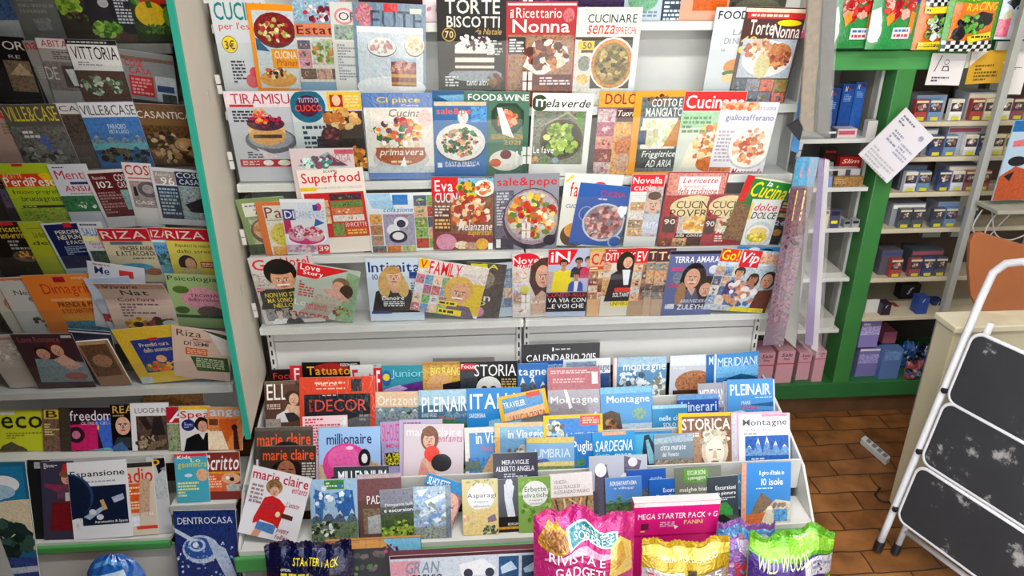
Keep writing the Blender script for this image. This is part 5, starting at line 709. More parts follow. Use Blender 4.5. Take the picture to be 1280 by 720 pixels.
# ---- front step
m('L4',417,584,486,582,'s','dark magazine with white capital title behind the shiny mountain issue','3c444c','T .08 .95 .08 .28 e8ecee MILLENNIUM;R 0 .34 1 1 4c565c~')
m('L4',446,594,501,591,'b','brown guidebook with grey title strip and a village lane, front step','6c5048','R 0 .0 1 .4 b8a8ac;t .4 .9 .2 .32 f0e8ec/n i luoghi;R 0 .1 1 .6 7c5458;T .2 .9 .5 .7 f0ecea/n PADOVA;R .1 .8 1 1.4 7c6c58~;P a8a8a8 .2 1.0 .5 .95 .5 1.4 .2 1.4;R .6 .8 .85 1.3 a88864',th=.005)
m('L4',736,571,809,568,'b','grey guidebook with old black and white church scene, front step','b8bcc8','P 5c5468 .1 .2 .3 .14 .36 .5 .3 1.4 .08 1.4;E .2 .24 .1 .12 e8e8ec;P 6c6878 .6 .0 .9 .1 .85 .3 .6 .3;E .75 .12 .08 .08 d8d8dc;R 0 .6 .16 1.4 4c4c58;P d8d8dc .4 .5 .6 .3 .9 .5 .9 .7 .4 .7',th=.005)
m('L4',783,588,832,585,'b','blue hiking guide behind the fantasy villages one, front step','2c64b4','t .6 .9 .2 .28 a8ccec/n guide;R 0 .5 1 2 5c6c70~',th=.005)
m('L4',756,598,802,595,'b','guidebook of villages with blue sky and green wooded slope','5c94d0','t .14 .86 .1 .22 f0f4f8 BORGHI FANTASMA;t .24 .78 .26 .34 e8eef4/n e villaggi;M 0 1 .8 .4 5c8878 7ca090 4;R 0 .7 1 1.8 4c6848~;F .5 1.1 .5 .4 60 .06 5c7850,3c5040,8a7c60',th=.005)
m('L4',811,600,855,597,'b','blue hiking guide with white lettering left of the green strip guide','2c74c0','t .4 .9 .26 .38 f0f4f8 Escursioni;t .2 .9 .44 .56 f0f4f8 Monte Grappa;R 0 .7 1 2 3c6c98~',th=.005)
m('L4',843,585,901,581,'b','olive hiking guide with green label strip, front step right','7c8474','R .2 .04 .72 .34 6ca050;t .28 .66 .08 .18 e4ecd8 ESCURSIONI;t .28 .66 .2 .3 e4ecd8 e passeggiate;T .1 .9 .44 .56 f0f2ec malghe bianche;t .3 .8 .6 .7 f0f2ec/n in Veneto;R 0 .76 1 1.6 5c6450~',th=.005)
m('L4',918,594,952,591,'b','light blue plateau guide left of the islands cover','6cacd4','t .1 .9 .2 .36 f0f6fa Altopiano;t .2 .9 .42 .56 f0f6fa Grande Guerra;M 0 1 1.6 .5 a8b8c0 e8ecf0 4;P 3c4438 0 1.2 1 1.7 1 2.2 0 2.2',th=.005)
m('L4',884,597,922,594,'b','dark grey guide to easy walks with a green cart, front step right','48525c','t .26 .92 .3 .44 f4f6f4 Escursioni;t .3 .92 .5 .64 f4f6f4 in pianura;L .3 .9 .68 .8 2 c8ccd0;P 4c9c50 .2 .9 .6 .85 .8 1.1 .8 1.3 .2 1.3;R .1 1.3 1 2.2 5c6458~;P 2c3430 .1 1.3 .5 1.25 .9 1.8 .4 2',th=.005)
m('L4',927,579,989,577,'t','islands cycling tour issue with sunny beach rocks at right end of front step','4c94d4','R 0 0 .1 1.3 e0a488;t .36 .86 .16 .28 f4f8fa Il giro d\'Italia in;T .4 .84 .32 .46 f4f8fa 10 isole;L .3 .8 .5 .54 1 d8e8f4;P 8c7864 .1 1.2 .4 .6 .6 .75 .8 1.1;P d8ccb8 .35 1.1 .7 .75 1 .8 1 1.3 .35 1.3;F .75 .95 .2 .12 30 .05 b8a898,8c8074,e8e0d4;R .66 .95 .94 1.2 5c98c8~;P c87848 .1 1.05 .5 1.0 .4 1.4 .1 1.4')
m('L4',616,567,672,565,'b','slate guide with centred pale lettering standing above the herb books','4a4a58','t .2 .8 .16 .26 d8d8e0 MERAVIGLIE;T .06 .92 .3 .42 e4e4ea ALBERTO ANGELA;L .24 .76 .46 .56 2 b8b8c4;R 0 .8 1 2 3c3c46',th=.005)
m('L4',535,591,584,606,'f','blue diet magazine slanting behind the silver wrapped one, with pink face','3c90c0','R 0 0 1 .3 2c88bc;T .06 .6 .06 .26 e8f4fa SILHOUETTE;R 0 .3 1 1.6 8c6c68~;P d89c94 .4 .5 .9 .4 1 1.2 .7 1.5;E .72 .7 .26 .4 e0aca0;V .72 .74 .22 .32;E .8 1.1 .12 .06 b04c50')
m('L4',620,600,652,598,'b','narrow dark book with pale classical statue between the two herb books','60646c','P d8dce4 .3 .2 .55 .1 .7 .3 .6 .8 .7 1.5 .4 1.5 .3 .8;E .5 .14 .14 .16 d8dce4;R 0 1.5 1 2.6 2c2824;t .4 .8 1.75 1.85 eee/n BORGHI;R 0 1.9 1 2.0 c89838',th=.005)
m('L4',387,600,446,598,'t','crinkled wrapped mountain magazine with green label and blue stripes','a8c4dc','R .3 .02 .72 .22 4c8c48;L .34 .7 .06 .18 2 d8e8d0;P 4c78b0 .1 .2 .3 .3 .25 .9 .1 .8;P 3c6ca8 .5 .3 .9 .25 .95 .8 .6 .85;M 0 1 1.0 .35 5c6c7c c8d0d8 4;R 0 .95 1 1.4 6c7c60~;F .3 1.1 .3 .15 40 .05 d8dcd8,7c8474,3c4438;F .5 .4 .45 .3 26 .06 e4eef6,88acd0,4c80b8',wrap=True)
m('L4',686,593,740,589,'b','guidebook with white title label over brown dry reeds, front step','a8906c~','R 0 0 1 .56 ece8e6;t .1 .4 .16 .24 888/n VENEZIA;t .1 .7 .28 .36 888/n SULLE TRACCE DI;t .1 .92 .4 .48 888/n ALESSANDRO MAGNO;P 6c5438 .1 .6 .14 .6 .3 1.6 .26 1.6;P e0cca0 .3 .6 .34 .6 .42 1.6 .36 1.6;P 5c4830 .5 .6 .53 .6 .5 1.6 .46 1.6;P e0cca0 .7 .6 .74 .6 .6 1.6 .56 1.6;P d8c498 .4 .6 .46 .6 1 1.0 1 1.06;P 5c4830 .84 .58 .88 .58 .8 1.6 .76 1.6',th=.005)
m('L4',474,613,518,610,'b','pocket walking guide with green meadow and purple forest, front step','5c6c50','R 0 0 1 .5 8c8c98;M 0 1 .7 .4 5c5c68 9c98a0 4;T .14 .92 .4 .5 f0f2f4/n Passeggiate facili;t .1 .95 .56 .66 f0f2f4 e escursioni;R 0 .72 1 1.2 4c5c3c~;R 0 1.1 1 1.6 8ca040~;F .5 1.2 .5 .3 60 .05 a8b858,6c8434,3c5028',th=.005)
m('L4',516,609,563,607,'b','silver shrink wrapped guidebook with blue tint on the front step','98aec4~','P e4eef6 .1 .1 .4 .06 .2 .3;P e8f0f6 .3 .4 .8 .2 .86 .3 .4 .56;P dce6f0 .1 .7 .5 .56 .6 .66 .2 .84;P e4ecf4 .5 .9 .9 .7 .95 .8 .6 1.02;F .5 .6 .45 .5 30 .07 7ca0cc,c8d8e8,8c9890;R 0 1.1 1 1.6 8c948c~;R .86 0 1 2 788490',wrap=True,th=.007)
m('L4',577,600,622,598,'b','cream asparagus recipe book with floral border and white title circle','d8cc9c','E .52 .5 .38 .4 e8e8ea;T .14 .94 .4 .56 50503c/n Asparagi;t .34 .72 .62 .68 555/n il sapore;t .3 .76 .74 .8 555/n selvatico;P e0c890 0 .9 1 .8 1 1.6 0 1.6;F .2 1.1 .18 .2 26 .05 e8d8b0,d8a890,c8c890;P 8c7c8c .7 1.1 .9 1.0 .95 1.2 .7 1.25;F .75 1.5 .22 .16 26 .05 5c6c58,8c9c78,4c5848;F .5 .1 .45 .08 26 .04 c8c090,a8a068',th=.006)
m('L4',647,597,688,595,'b','green wild herbs recipe book with white title circle, front step','8cb060','F .5 .7 .5 .7 70 .07 78a04c,a0c070,689040;E .52 .52 .4 .4 e8ece8;T .2 .86 .3 .46 50604c/n Erbette;T .1 .96 .5 .64 50604c/n selvatiche;t .34 .74 .7 .76 666/n il sapore;t .36 .74 .8 .86 666/n selvatico',th=.006)
m('L4',318,580,391,597,'f','white children fashion magazine with child in red hoodie and straw hat, tilted','e8e6ea','T .03 .97 .04 .22 c82848 marie claire;t .72 .98 .22 .34 d04868/i enfants;E .42 .3 .14 .14 a88860;E .42 .26 .1 .1 8a6c48;E .44 .38 .08 .09 dcac94;V .44 .39 .07 .08;P d03034 .26 .9 .3 .52 .42 .46 .56 .5 .66 .6 .62 .95;P d03034 .2 .9 .3 .52 .36 .6 .3 .95 .2 1.0;P d03034 .56 .5 .68 .6 .64 1.0 .56 .98;t .32 .54 .62 .68 7c4c5c BIG CHICAGO;E .58 .76 .04 .05 e8e0b0;P 5c88c0 .28 .94 .6 .96 .58 1.12 .26 1.08;P d8a488 .26 1.08 .38 1.1 .3 1.35 .18 1.35;P 6c3830 .64 .72 .84 .74 .84 .82 .64 .8;L .05 .26 .3 .66 5 a89098;t .06 .2 .56 .64 889/i 22 look;t .68 .9 .5 .6 b06880/i L\'estate;t .62 .84 1.0 1.08 a83040/i poppy;t .62 .84 1.1 1.18 a83040/i follies;t .04 .14 1.22 1.27 555 ISSIMA',bend=.012)
# ================================================================== bagged toys and boxes in front of the stand
def bag(name, label, cat, x1, x2, ytop, Y, zb, col, ops, depth=.05, foil=FOIL, lean=10, group=None, sag=.012, seed=3, crimp=.02, tilt=0.0, hh=None, vk=1.0, rnd_=0):
    xm = (x1+x2)/2; p1, p2 = onY(x1, ytop, Y), onY(x2, ytop, Y); w = (p2-p1).length; top = (p1.z+p2.z)/2
    a = math.radians(lean); h = hh or (top-zb)/math.cos(a)
    ctr = (p1+p2)/2; rnd = random.Random(seed); ph = [rnd.random()*6.28 for _ in range(8)]
    up = V((0, math.sin(a), math.cos(a))); ex = V((1, 0, 0))
    if tilt: ex, up = ex*math.cos(tilt)+up*math.sin(tilt), up*math.cos(tilt)-ex*math.sin(tilt)
    org = V((ctr.x, Y, top)) - up*h; ey = up.cross(ex)
    M = MX(((ex.x, ey.x, up.x, org.x), (ex.y, ey.y, up.y, org.y), (ex.z, ey.z, up.z, org.z), (0, 0, 0, 1)))
    vm = h/w
    def prof(u, q):                                 # q from 0 at the foot to 1 at the crimped top
        a_ = max(0, 1-abs(2*u-1)**2.6); b_ = max(0.0, min(1, (1-q)/.22))**.7 * min(1, (q+.06)/.16)**.6
        wr = .10*math.sin(9*u+ph[0]+4*q)*q + .06*math.sin(23*u+ph[1]-9*q)*q*q + .07*math.sin(13*q+ph[2]+5*u)
        return max(.02, a_*b_*(1+wr)) if 0 < u < 1 else 0
    def ztop(u): return sag*(math.sin(7*u+ph[3])+.6*math.sin(17*u+ph[4]))
    def pt(u, q, sgn, eps=0):
        x = -w/2+u*w; pinch = 1-.05*math.sin(3.14*min(1, max(0, q)))*0 - .05*(q > .5)*0
        z = q*h + ztop(u)*q*q
        y = -sgn*depth/2*prof(u, q) + (.004*math.sin(31*u+ph[5])*max(0, (q-.85)/.15)) - sgn*eps
        
        if rnd_ and q > .35: x *= max(.001, 1-((q-.35)/.66)**5)**.5
        return (x*pinch, y, z)
    N, K = 56, 46; b = MB(); c = (*hx(col), .75)
    for sgn in (1, -1):
        vs = [pt(i/N, j/K, sgn) for j in range(K+1) for i in range(N+1)]; W_ = N+1
        fs = [(j*W_+i, j*W_+i+1, (j+1)*W_+i+1, (j+1)*W_+i) for j in range(K) for i in range(N)]
        if sgn < 0: fs = [f[::-1] for f in fs]
        b.add(vs, fs, c)
    root = obj(name, b, foil, smooth=True); root.matrix_world = M; tag(root, label, cat, group)
    art = Art(lambda u, v, k: pt(u, 1-v*vk/vm, 1, 0.0022+.00022*k), vm/vk, seed, 40); art.run(ops)
    art.emit(foil, root, dict(picture='printed_picture', masthead='printed_title', lines='printed_line', small='small_lettering'))
    if crimp:
        cb = MB(); n = 40; vs = []
        for j, q in enumerate((1.0, 1.0+crimp/h)):
            for i in range(n+1):
                u = i/n; z = h + ztop(u) + (crimp*(.8+.2*(i % 2)) if j else 0); vs.append((-w/2+u*w, .004*math.sin(31*u+ph[5])-.001, z))
        vs2 = [(x, y+.002, z) for x, y, z in vs]; m_ = n+1
        cb.add(vs, [(i, i+1, m_+i+1, m_+i) for i in range(n)], c); cb.add(vs2, [(i, m_+i, m_+i+1, i+1) for i in range(n)], c)
        cb.add(vs+vs2, [(m_+i, m_+i+1, 3*m_+i+1, 3*m_+i) for i in range(n)], c)
        obj('crimped_edge', cb, foil, root)
    return root
def carton(name, label, cat, x1, x2, ytop, Y, zb, dep, front, ops, lid='eee', lean=0, group=None, m_=None, extra=None):
    p1, p2 = onY(x1, ytop, Y), onY(x2, ytop, Y); w = (p2-p1).length; top = (p1.z+p2.z)/2; h = top-zb
    a = math.radians(lean)
    if lean: h /= math.cos(a)
    up = V((0, math.sin(a), math.cos(a))); ex = (V((p2.x, Y, 0))-V((p1.x, Y, 0))).normalized(); ey = up.cross(ex); org = V(((p1.x+p2.x)/2, Y, top))-up*h
    M = MX(((ex.x, ey.x, up.x, org.x), (ex.y, ey.y, up.y, org.y), (ex.z, ey.z, up.z, org.z), (0, 0, 0, 1)))
    b = MB(); fc = (*hx(front), .42 if front.endswith('~') else 1); lc = (*hx(lid), 1)
    b.add([(-w/2,0,0),(w/2,0,0),(w/2,0,h),(-w/2,0,h)], [(0,1,2,3)], fc)
    b.add([(-w/2,dep,0),(w/2,dep,0),(w/2,dep,h),(-w/2,dep,h)], [(3,2,1,0)], fc)
    b.add([(-w/2,0,h),(w/2,0,h),(w/2,dep,h),(-w/2,dep,h)], [(0,1,2,3)], lc)
    b.add([(-w/2,0,0),(w/2,0,0),(w/2,dep,0),(-w/2,dep,0)], [(3,2,1,0)], fc)
    b.add([(-w/2,0,0),(-w/2,dep,0),(-w/2,dep,h),(-w/2,0,h)], [(3,2,1,0)], fc); b.add([(w/2,0,0),(w/2,dep,0),(w/2,dep,h),(w/2,0,h)], [(0,1,2,3)], fc)
    pm = m_ or PRINT; root = obj(name, b, pm); root.matrix_world = M; tag(root, label, cat, group)
    art = Art(lambda u, v, k: (-w/2+u*w, -.0002-.0001*k, h-v*w), h/w, 7); art.run(ops)
    art.emit(pm, root, dict(picture='printed_picture', masthead='printed_title', lines='printed_line', small='small_lettering'))
    return root
PZ = .120
G = 'bagged toys and packs along the front of the stand'
carton('framed_picture', 'wooden framed dark board with light blue triangle leaning under the front step', 'picture', 406, 526, 674, 1.765, PZ, .012, '4a4a4e', 'R 0 0 .64 .1 c89458;R 0 0 .06 1 b07c44;P 2c2a2c .06 .1 .3 .1 .2 .4 .06 .6;P 88c4e0 .6 .0 1 .0 1 .3 .88 .34;F .7 .12 .1 .06 10 .02 c86878,445;F .45 .3 .2 .16 14 .04 6c8460,7a6c70,5a5a5c', lid='c89458', lean=14)
carton('board_game_box', 'racing board game box with car silhouette and two small photo panels, bottom centre', 'box', 486, 681, 690, 1.66, PZ, .02, 'd8c4c8', 'R 0 0 1 .03 5c3440;P c8d0dc .0 .03 1 .03 1 .3 0 .3;P d8a0ac .0 .05 .2 .05 .14 .3 0 .3;T .1 .32 .06 .16 8c98a8/i GRAN;t .13 .33 .17 .25 4a3c44/i PREMIO;P e4e6ea .44 .1 .6 .06 .68 .14 .66 .2 .46 .2;E .5 .18 .03 .04 445;E .64 .18 .03 .04 445;R .7 .05 .83 .3 2c5c84~;P c0d4e4 .71 .14 .78 .09 .82 .16 .72 .2;R .85 .05 .98 .3 34506c~;P a8c0d4 .86 .16 .94 .1 .97 .18 .87 .2', lid='6c3c48')
bag('toy_bag', 'dark blue shiny foil pack with yellow lettering, lower left of the stand', 'toy pack', 330, 440, 684, 1.64, PZ, '12184c', 'R .0 .0 1 .2 101c50;T .32 .84 .1 .2 f0dc30/i STARTER PACK;L .18 .5 .28 .38 2 d8c040;t .18 .3 .24 .27 eee/n OFFICIAL', group=G, sag=.006, seed=5)
bag('toy_bag', 'large crinkled magenta foil bag with crowned gold badge and teal banner', 'toy bag', 667, 793, 645, 1.60, PZ, 'c82c84', 'E .2 .26 .16 .16 c89838;E .2 .26 .12 .12 a87848~;P d8a840 .1 .12 .14 .04 .18 .1 .22 .02 .26 .1 .3 .14;P eef4f4 .31 .12 .5 .06 .82 .15 .82 .33 .52 .25 .34 .38;P 3c8c98 .33 .14 .5 .08 .8 .16 .8 .31 .52 .23 .36 .35;t .4 .76 .12 .17 e8f4f4/n la busta delle;T .38 .78 .18 .27 f0f8f8/n SORPRESE;P e8a8cc .1 .5 .5 .32 .9 .4 .9 .42 .5 .34 .1 .53;t .14 .68 .4 .53 f6e8f0 RIVISTA E;t .2 .68 .57 .72 f6e8f0 GADGET!;P e8c878 .74 .3 .84 .2 .96 .3 .98 .7 .72 .7;P d8a850 .8 .3 .86 .24 .9 .5 .8 .6', depth=.11, group=G, sag=.016, seed=9, vk=.8)
carton('sticker_box', 'bright pink card box with white starter pack lettering on the stand front', 'box', 793, 901, 627, 1.72, PZ, .03, 'e0288c', 'R 0 0 1 .06 e8e0e4;T .06 .98 .16 .24 f8f4f6 MEGA STARTER PACK + G;R .1 .3 .19 .39 7c2c50;L .1 .29 .4 .43 1 e8d880;t .6 .82 .27 .33 f0d8a0 PANINI;L .32 .5 .28 .36 3 f0b8d4;P f0f0f0 .48 .33 .54 .36 .5 .4;R 0 .47 1 .49 b01c6c', lid='dcd8d8')
bag('toy_bag', 'gold foil pack with grey printed panel below the pink card box', 'toy pack', 803, 912, 681, 1.60, PZ, 'c8a828', 'R .0 .0 1 .12 e8d868;t .2 .84 .08 .15 f4ecc8 MEGAPACK DI LANCIO;R .0 .26 .46 .8 c8c8cc;L .06 .4 .3 .42 3 c84c5c;R .5 .24 .6 .7 4c3c30~;R .62 .28 .96 .8 b8a8a8;t .66 .9 .3 .4 f4f4f4/n 25;R .68 .44 .86 .5 a83860', group=G, sag=.008, seed=12, depth=.07)
bag('toy_bag', 'lilac pack with blue top and pink unicorn colours beside the green bag', 'toy bag', 897, 969, 659, 1.69, PZ, 'a878c0', 'R 0 0 1 .16 6ca0d8~;P d8c8e8 .3 .2 .6 .16 .7 .4 .5 .5 .34 .4;P 4c70b8 .5 .5 .9 .4 .95 .6 .6 .7;P d04c68 .3 .6 .6 .5 .66 .8 .3 .9;E .8 .2 .12 .12 e8d8f0;P c8a8d8 .2 1.0 .6 .9 .7 1.3 .3 1.4;F .5 .6 .4 .6 30 .05 e0a8d0,88a0d8,d86c8c', group=G, seed=14, depth=.05)
bag('toy_bag', 'green and purple crinkled foil bag with white lettering at right end of stand front', 'toy bag', 937, 1042, 669, 1.61, PZ, '6cb030', 'P 98d848 0 .0 1 .02 1 .16 .5 .22 0 .14;P 50308c 0 .18 .5 .26 .9 .22 .9 .9 0 .9;P d8d8e4 .6 .28 1 .2 1 .46 .62 .46;L .7 .96 .28 .4 2 889;T .1 .66 .16 .34 d8ecb0/i WILD WOODS;t .1 .3 .5 .64 70e048 TC;E .5 .62 .14 .12 5ca8d0~;R .66 .5 .98 .56 e8d030;t .7 .94 .505 .555 333 PANINI;R .6 .6 1 .9 26222c', group=G, sag=.014, seed=21, depth=.09)
# blue rounded bag at the foot of the left rack
bag('plastic_bag', 'rounded blue plastic bag with pale label at the foot of the left rack', 'bag', 100, 181, 693, 1.76, .02, '2c6cb8', 'P 5c9cdc .1 .1 .4 .03 .8 .1 .8 .16 .4 .1 .1 .18;P b8d0e4 .15 .28 .75 .2 .8 .6 .15 .6;F .45 .4 .28 .1 16 .05 3c5c98,e0e8ec,5c84b8', depth=.09, foil=WRAP, seed=31, sag=.002, crimp=0, rnd_=1)

# ================================================================== things on the green cabinet
GH = 'toy packets hanging above the tobacco shelves'
foot = 'P f0f2f4 .0 .5 .16 .42 .22 .7 .2 1.1 .02 1.1;E .1 .9 .14 .22 e8eaec;F .55 .3 .32 .35 60 .09 c82c30,d84038,e8b0a0,b81c28;P f0a030 .28 .62 .4 .5 .46 .66 .34 .8;P e89030 .8 .5 .92 .55 .9 .95 .78 .9;P 2c4c9c .84 .0 1 .0 1 .3 .9 .4;R .46 .82 .84 1.04 e8ecf0;L .5 .8 .84 .92 1 5c7cb0;L .5 .8 .93 1.02 1 d05058'
YH = CY-.03
bag('football_packet', 'green football packet hanging at left, partly behind the clear hanging sleeve', 'toy packet', 1042, 1103, -20, YH, onY(1070, 60, YH).z, '3c9c58', foot, depth=.03, lean=0, group=GH, foil=WRAP, seed=41, sag=.004)
bag('football_packet', 'green football packet with red players next to the chequered racing packet', 'toy packet', 1096, 1156, -20, YH-.03, onY(1126, 60, YH).z, '3c9c58', foot, depth=.03, lean=0, group=GH, foil=WRAP, seed=43, sag=.004)
chk = ';'.join('R %.2f %.2f %.2f %.2f %s' % (i*.1, v+j*.1, i*.1+.1, v+j*.1+.1, '141416' if (i+j) % 2 else 'eeeeea') for v, n in ((.0, 4),) for j in range(n) for i in range(1, 10))
bag('racing_packet', 'narrow orange racing packet with chequered top and green motorbike', 'toy packet', 1154, 1196, -12, YH-.005, onY(1172, 62, YH).z, 'e8842c', chk+';R .1 .42 .75 .6 f0dc28;L .15 .7 .45 .57 1 222;E .62 .85 .24 .24 1c1c20;F .5 1.0 .3 .3 40 .09 5ca040,1c1c20,98c060,ddd;P f0dc28 .1 1.4 .9 1.36 .9 1.6 .1 1.6;L .15 .85 1.42 1.56 1 5c4c10', depth=.03, lean=0, group=GH, foil=WRAP, seed=45, sag=.004)
chk2 = ';'.join('R %.2f %.2f %.2f %.2f %s' % (i*.08, .86+j*.07, i*.08+.08, .93+j*.07, '141416' if (i+j) % 2 else 'eeeeea') for j in range(3) for i in range(12))
bag('racing_packet', 'wide green and orange racing packet with yellow title and chequered foot', 'toy packet', 1190, 1256, -12, YH-.035, onY(1222, 62, YH).z, '5ca83c', 'R .1 .2 .9 .9 e8842c;T .3 .92 .04 .16 f0dc28 MOTO;t .3 .92 .2 .34 f0dc28/i RACING;P 1c1c20 .12 .84 .3 .5 .6 .36 .86 .4 .8 .56 .5 .72;F .5 .56 .26 .18 40 .06 5ca040,1c1c20,88c058,3c3c40;E .26 .74 .12 .12 26262a;E .76 .5 .1 .1 26262a;'+chk2+';P f0dc28 .4 .78 .86 .7 .88 .8 .44 .9;L .48 .84 .76 .82 1 443', depth=.03, lean=0, group=GH, foil=WRAP, seed=47, sag=.004)
bag('toy_packet', 'pale blister packet with black strap and pink card at top right corner', 'toy packet', 1258, 1300, -15, YH, onY(1268, 49, YH).z, 'c8d4dc', 'P 26282c .1 .3 .9 .1 .9 .5 .3 .6;E .6 .7 .3 .3 b8ccd8;R 0 .8 .3 1.3 d86c80~;E .2 .7 .1 .12 c8b890', depth=.03, lean=0, group=GH, foil=WRAP, seed=49)
b = MB(); p = onY(1245, 57, CY-.03); L = p; b.box((p.x, CY-.036, p.z-.016), (p.x+.3, CY-.024, p.z+.016)); rail = obj('hanging_rail', local(b, L), GREY); rail.location = L; tag(rail, 'grey metal rail under the toy packets at top right', 'rail')
def sheet(name, label, cat, quad, Y, col, ops, tilt=0.0, cyl=.006, group=None, thick=.0012, m_=None):
    P = [onY(x, y, Y) for x, y in quad]                # TL TR BR BL
    ex = (P[1]-P[0]); w = ex.length; ex.normalize(); n = V((0, 1, 0)); ez = (n.cross(ex)*-1); 
    if ez.z < 0: ez = -ez
    h = ((P[0]-P[3]).dot(ez)+(P[1]-P[2]).dot(ez))/2; org = P[0]+ex*(w/2)-ez*h; ey = ez.cross(ex)
    M = MX(((ex.x, ey.x, ez.x, org.x), (ex.y, ey.y, ez.y, org.y), (ex.z, ey.z, ez.z, org.z), (0, 0, 0, 1)))
    def y(u): return cyl*math.sin(3.14*u)-cyl
    b = MB(); n_ = 10; vs = []
    for j in range(2):
        for i in range(n_+1): vs.append((-w/2+w*i/n_, y(i/n_), h*j))
    v2 = [(a, b_+thick, c) for a, b_, c in vs]; q = n_+1; c = (*hx(col), 1)
    b.add(vs, [(i, i+1, q+i+1, q+i) for i in range(n_)], c); b.add(v2, [(q+i, q+i+1, i+1, i) for i in range(n_)], c)
    b.add(vs+v2, [(i+q, i+1+q, 3*q+i+1, 3*q+i) for i in range(n_)]+[(i+1, i, 2*q+i, 2*q+i+1) for i in range(n_)], c)
    b.add([vs[0], v2[0], v2[q], vs[q]], [(0, 3, 2, 1)], c); b.add([vs[n_], v2[n_], v2[n_+q], vs[n_+q]], [(0, 1, 2, 3)], c)
    root = obj(name, b, m_ or MATTE); root.matrix_world = M; tag(root, label, cat, group)
    art = Art(lambda u, v, k: (-w/2+u*w, y(u)-.0002-.0001*k, h-v*w), h/w, 11, 6); art.run(ops)
    art.emit(m_ or MATTE, root, dict(picture='drawn_mark', masthead='heading', lines='text_line', small='small_print'))
    return root
sheet('paper_notice', 'tilted white document in clear sleeve stuck on the green post', 'notice', [(1132, 134), (1167, 172), (1104, 229), (1071, 187)], CY-.045, 'e2dde2', 'L .1 .5 .1 .3 3 889;E .8 .2 .06 .06 a8a8b8;L .2 .5 .4 .7 4 99a;L .55 .9 .5 .8 4 aab;L .1 .9 .9 1.3 5 bbb;L .2 .4 1.4 1.6 2 88c', thick=.006)
YN = CY-.012
sheet('paper_notice', 'white paper notice with a line figure and slash hanging from the green beam', 'notice', [(1165, 66), (1208, 67), (1203, 108), (1167, 105)], YN, 'e8e2e0', 'P 445 .3 .06 .33 .06 .2 .5 .17 .5;E .5 .24 .07 .07 445;E .5 .24 .055 .055 e8e2e0;P 445 .4 .48 .42 .34 .58 .34 .62 .48;P e8e2e0 .43 .46 .45 .37 .56 .37 .58 .46;L .15 .8 .62 .78 2 556')
sheet('paper_notice', 'yellow paper notice with torn corners hanging from the green beam', 'notice', [(1214, 64), (1259, 62), (1256, 104), (1213, 104)], YN-.004, 'd8ac38', 'P e8e0d8 0 .4 .5 0 .1 0 0 .02;P e8e0d8 .95 .3 1 .3 1 .5;L .2 .85 .35 .8 5 7a6020')
sheet('paper_notice', 'narrow white paper scrap between the two notices on the green beam', 'notice', [(1209, 64), (1217, 64), (1212, 86), (1208, 84)], YN+.004, 'e8e4dc', '')
sheet('paper_notice', 'white paper notice at right edge of the photo under the green beam', 'notice', [(1268, 62), (1290, 62), (1282, 120), (1250, 116)], YN-.006, 'e6e0dc', 'L .2 .8 .9 1.05 2 556')

# ------------------------------------------------------------------ cigarette packets on the five shelves
PK = ['eae8e2', '4c5c8c', 'd8c090', 'b85450', '5c6470', 'dcdce6', '7c98bc', 'a06068', 'e6dcc0']
CN = ['white', 'navy', 'gold', 'red', 'grey', 'silver', 'blue', 'rose', 'cream']
pack = {}
rp = random.Random(8)
def make_pack(i):
    c = PK[i]; w, d, h = .052, .022, .083; b = MB(); cc = (*hx(c), 1)
    b.box((-w/2, 0, 0), (w/2, d, h), cc); root = obj('cigarette_packet', b, PRINT)
    b = MB(); k = (*hx('4c464c'), .4)
    b.box((-w/2+.002, -.0006, h*.42), (w/2-.002, -.0001, h-.014), k); b.box((-w/2+.002, -.0006, h-.012), (w/2-.002, -.0001, h-.004), (*hx('e0d8b0'), 1)); obj('warning_panel', b, PRINT, root)
    b = MB(); art = Art(lambda u, v, k: (-w/2+u*w, -.0009-.0001*k, h-v*w), h/w, i); art.run('F .5 .55 .3 .22 14 .1 c8a898,8c6c68,d8d0d0,%s' % c)
    obj('warning_picture', art.parts['picture'], PRINT, root)
    b = MB(); b.box((-.015, -.004, .002), (.015, -.003, .016), (*hx('e8dc28'), 1)); obj('price_tag', b, MATTE, root)
    return root
def dup(o, loc):
    r = o.copy(); COL.objects.link(r); r.location = loc
    for ch in o.children:
        c = ch.copy(); COL.objects.link(c); c.parent = r
    return r
ORD = ['first', 'second', 'third', 'fourth', 'fifth', 'sixth', 'seventh', 'eighth', 'ninth', 'tenth', 'eleventh', 'twelfth', 'thirteenth', 'fourteenth', 'fifteenth', 'sixteenth']
SHN = ['top', 'second', 'third', 'fourth', 'fifth']
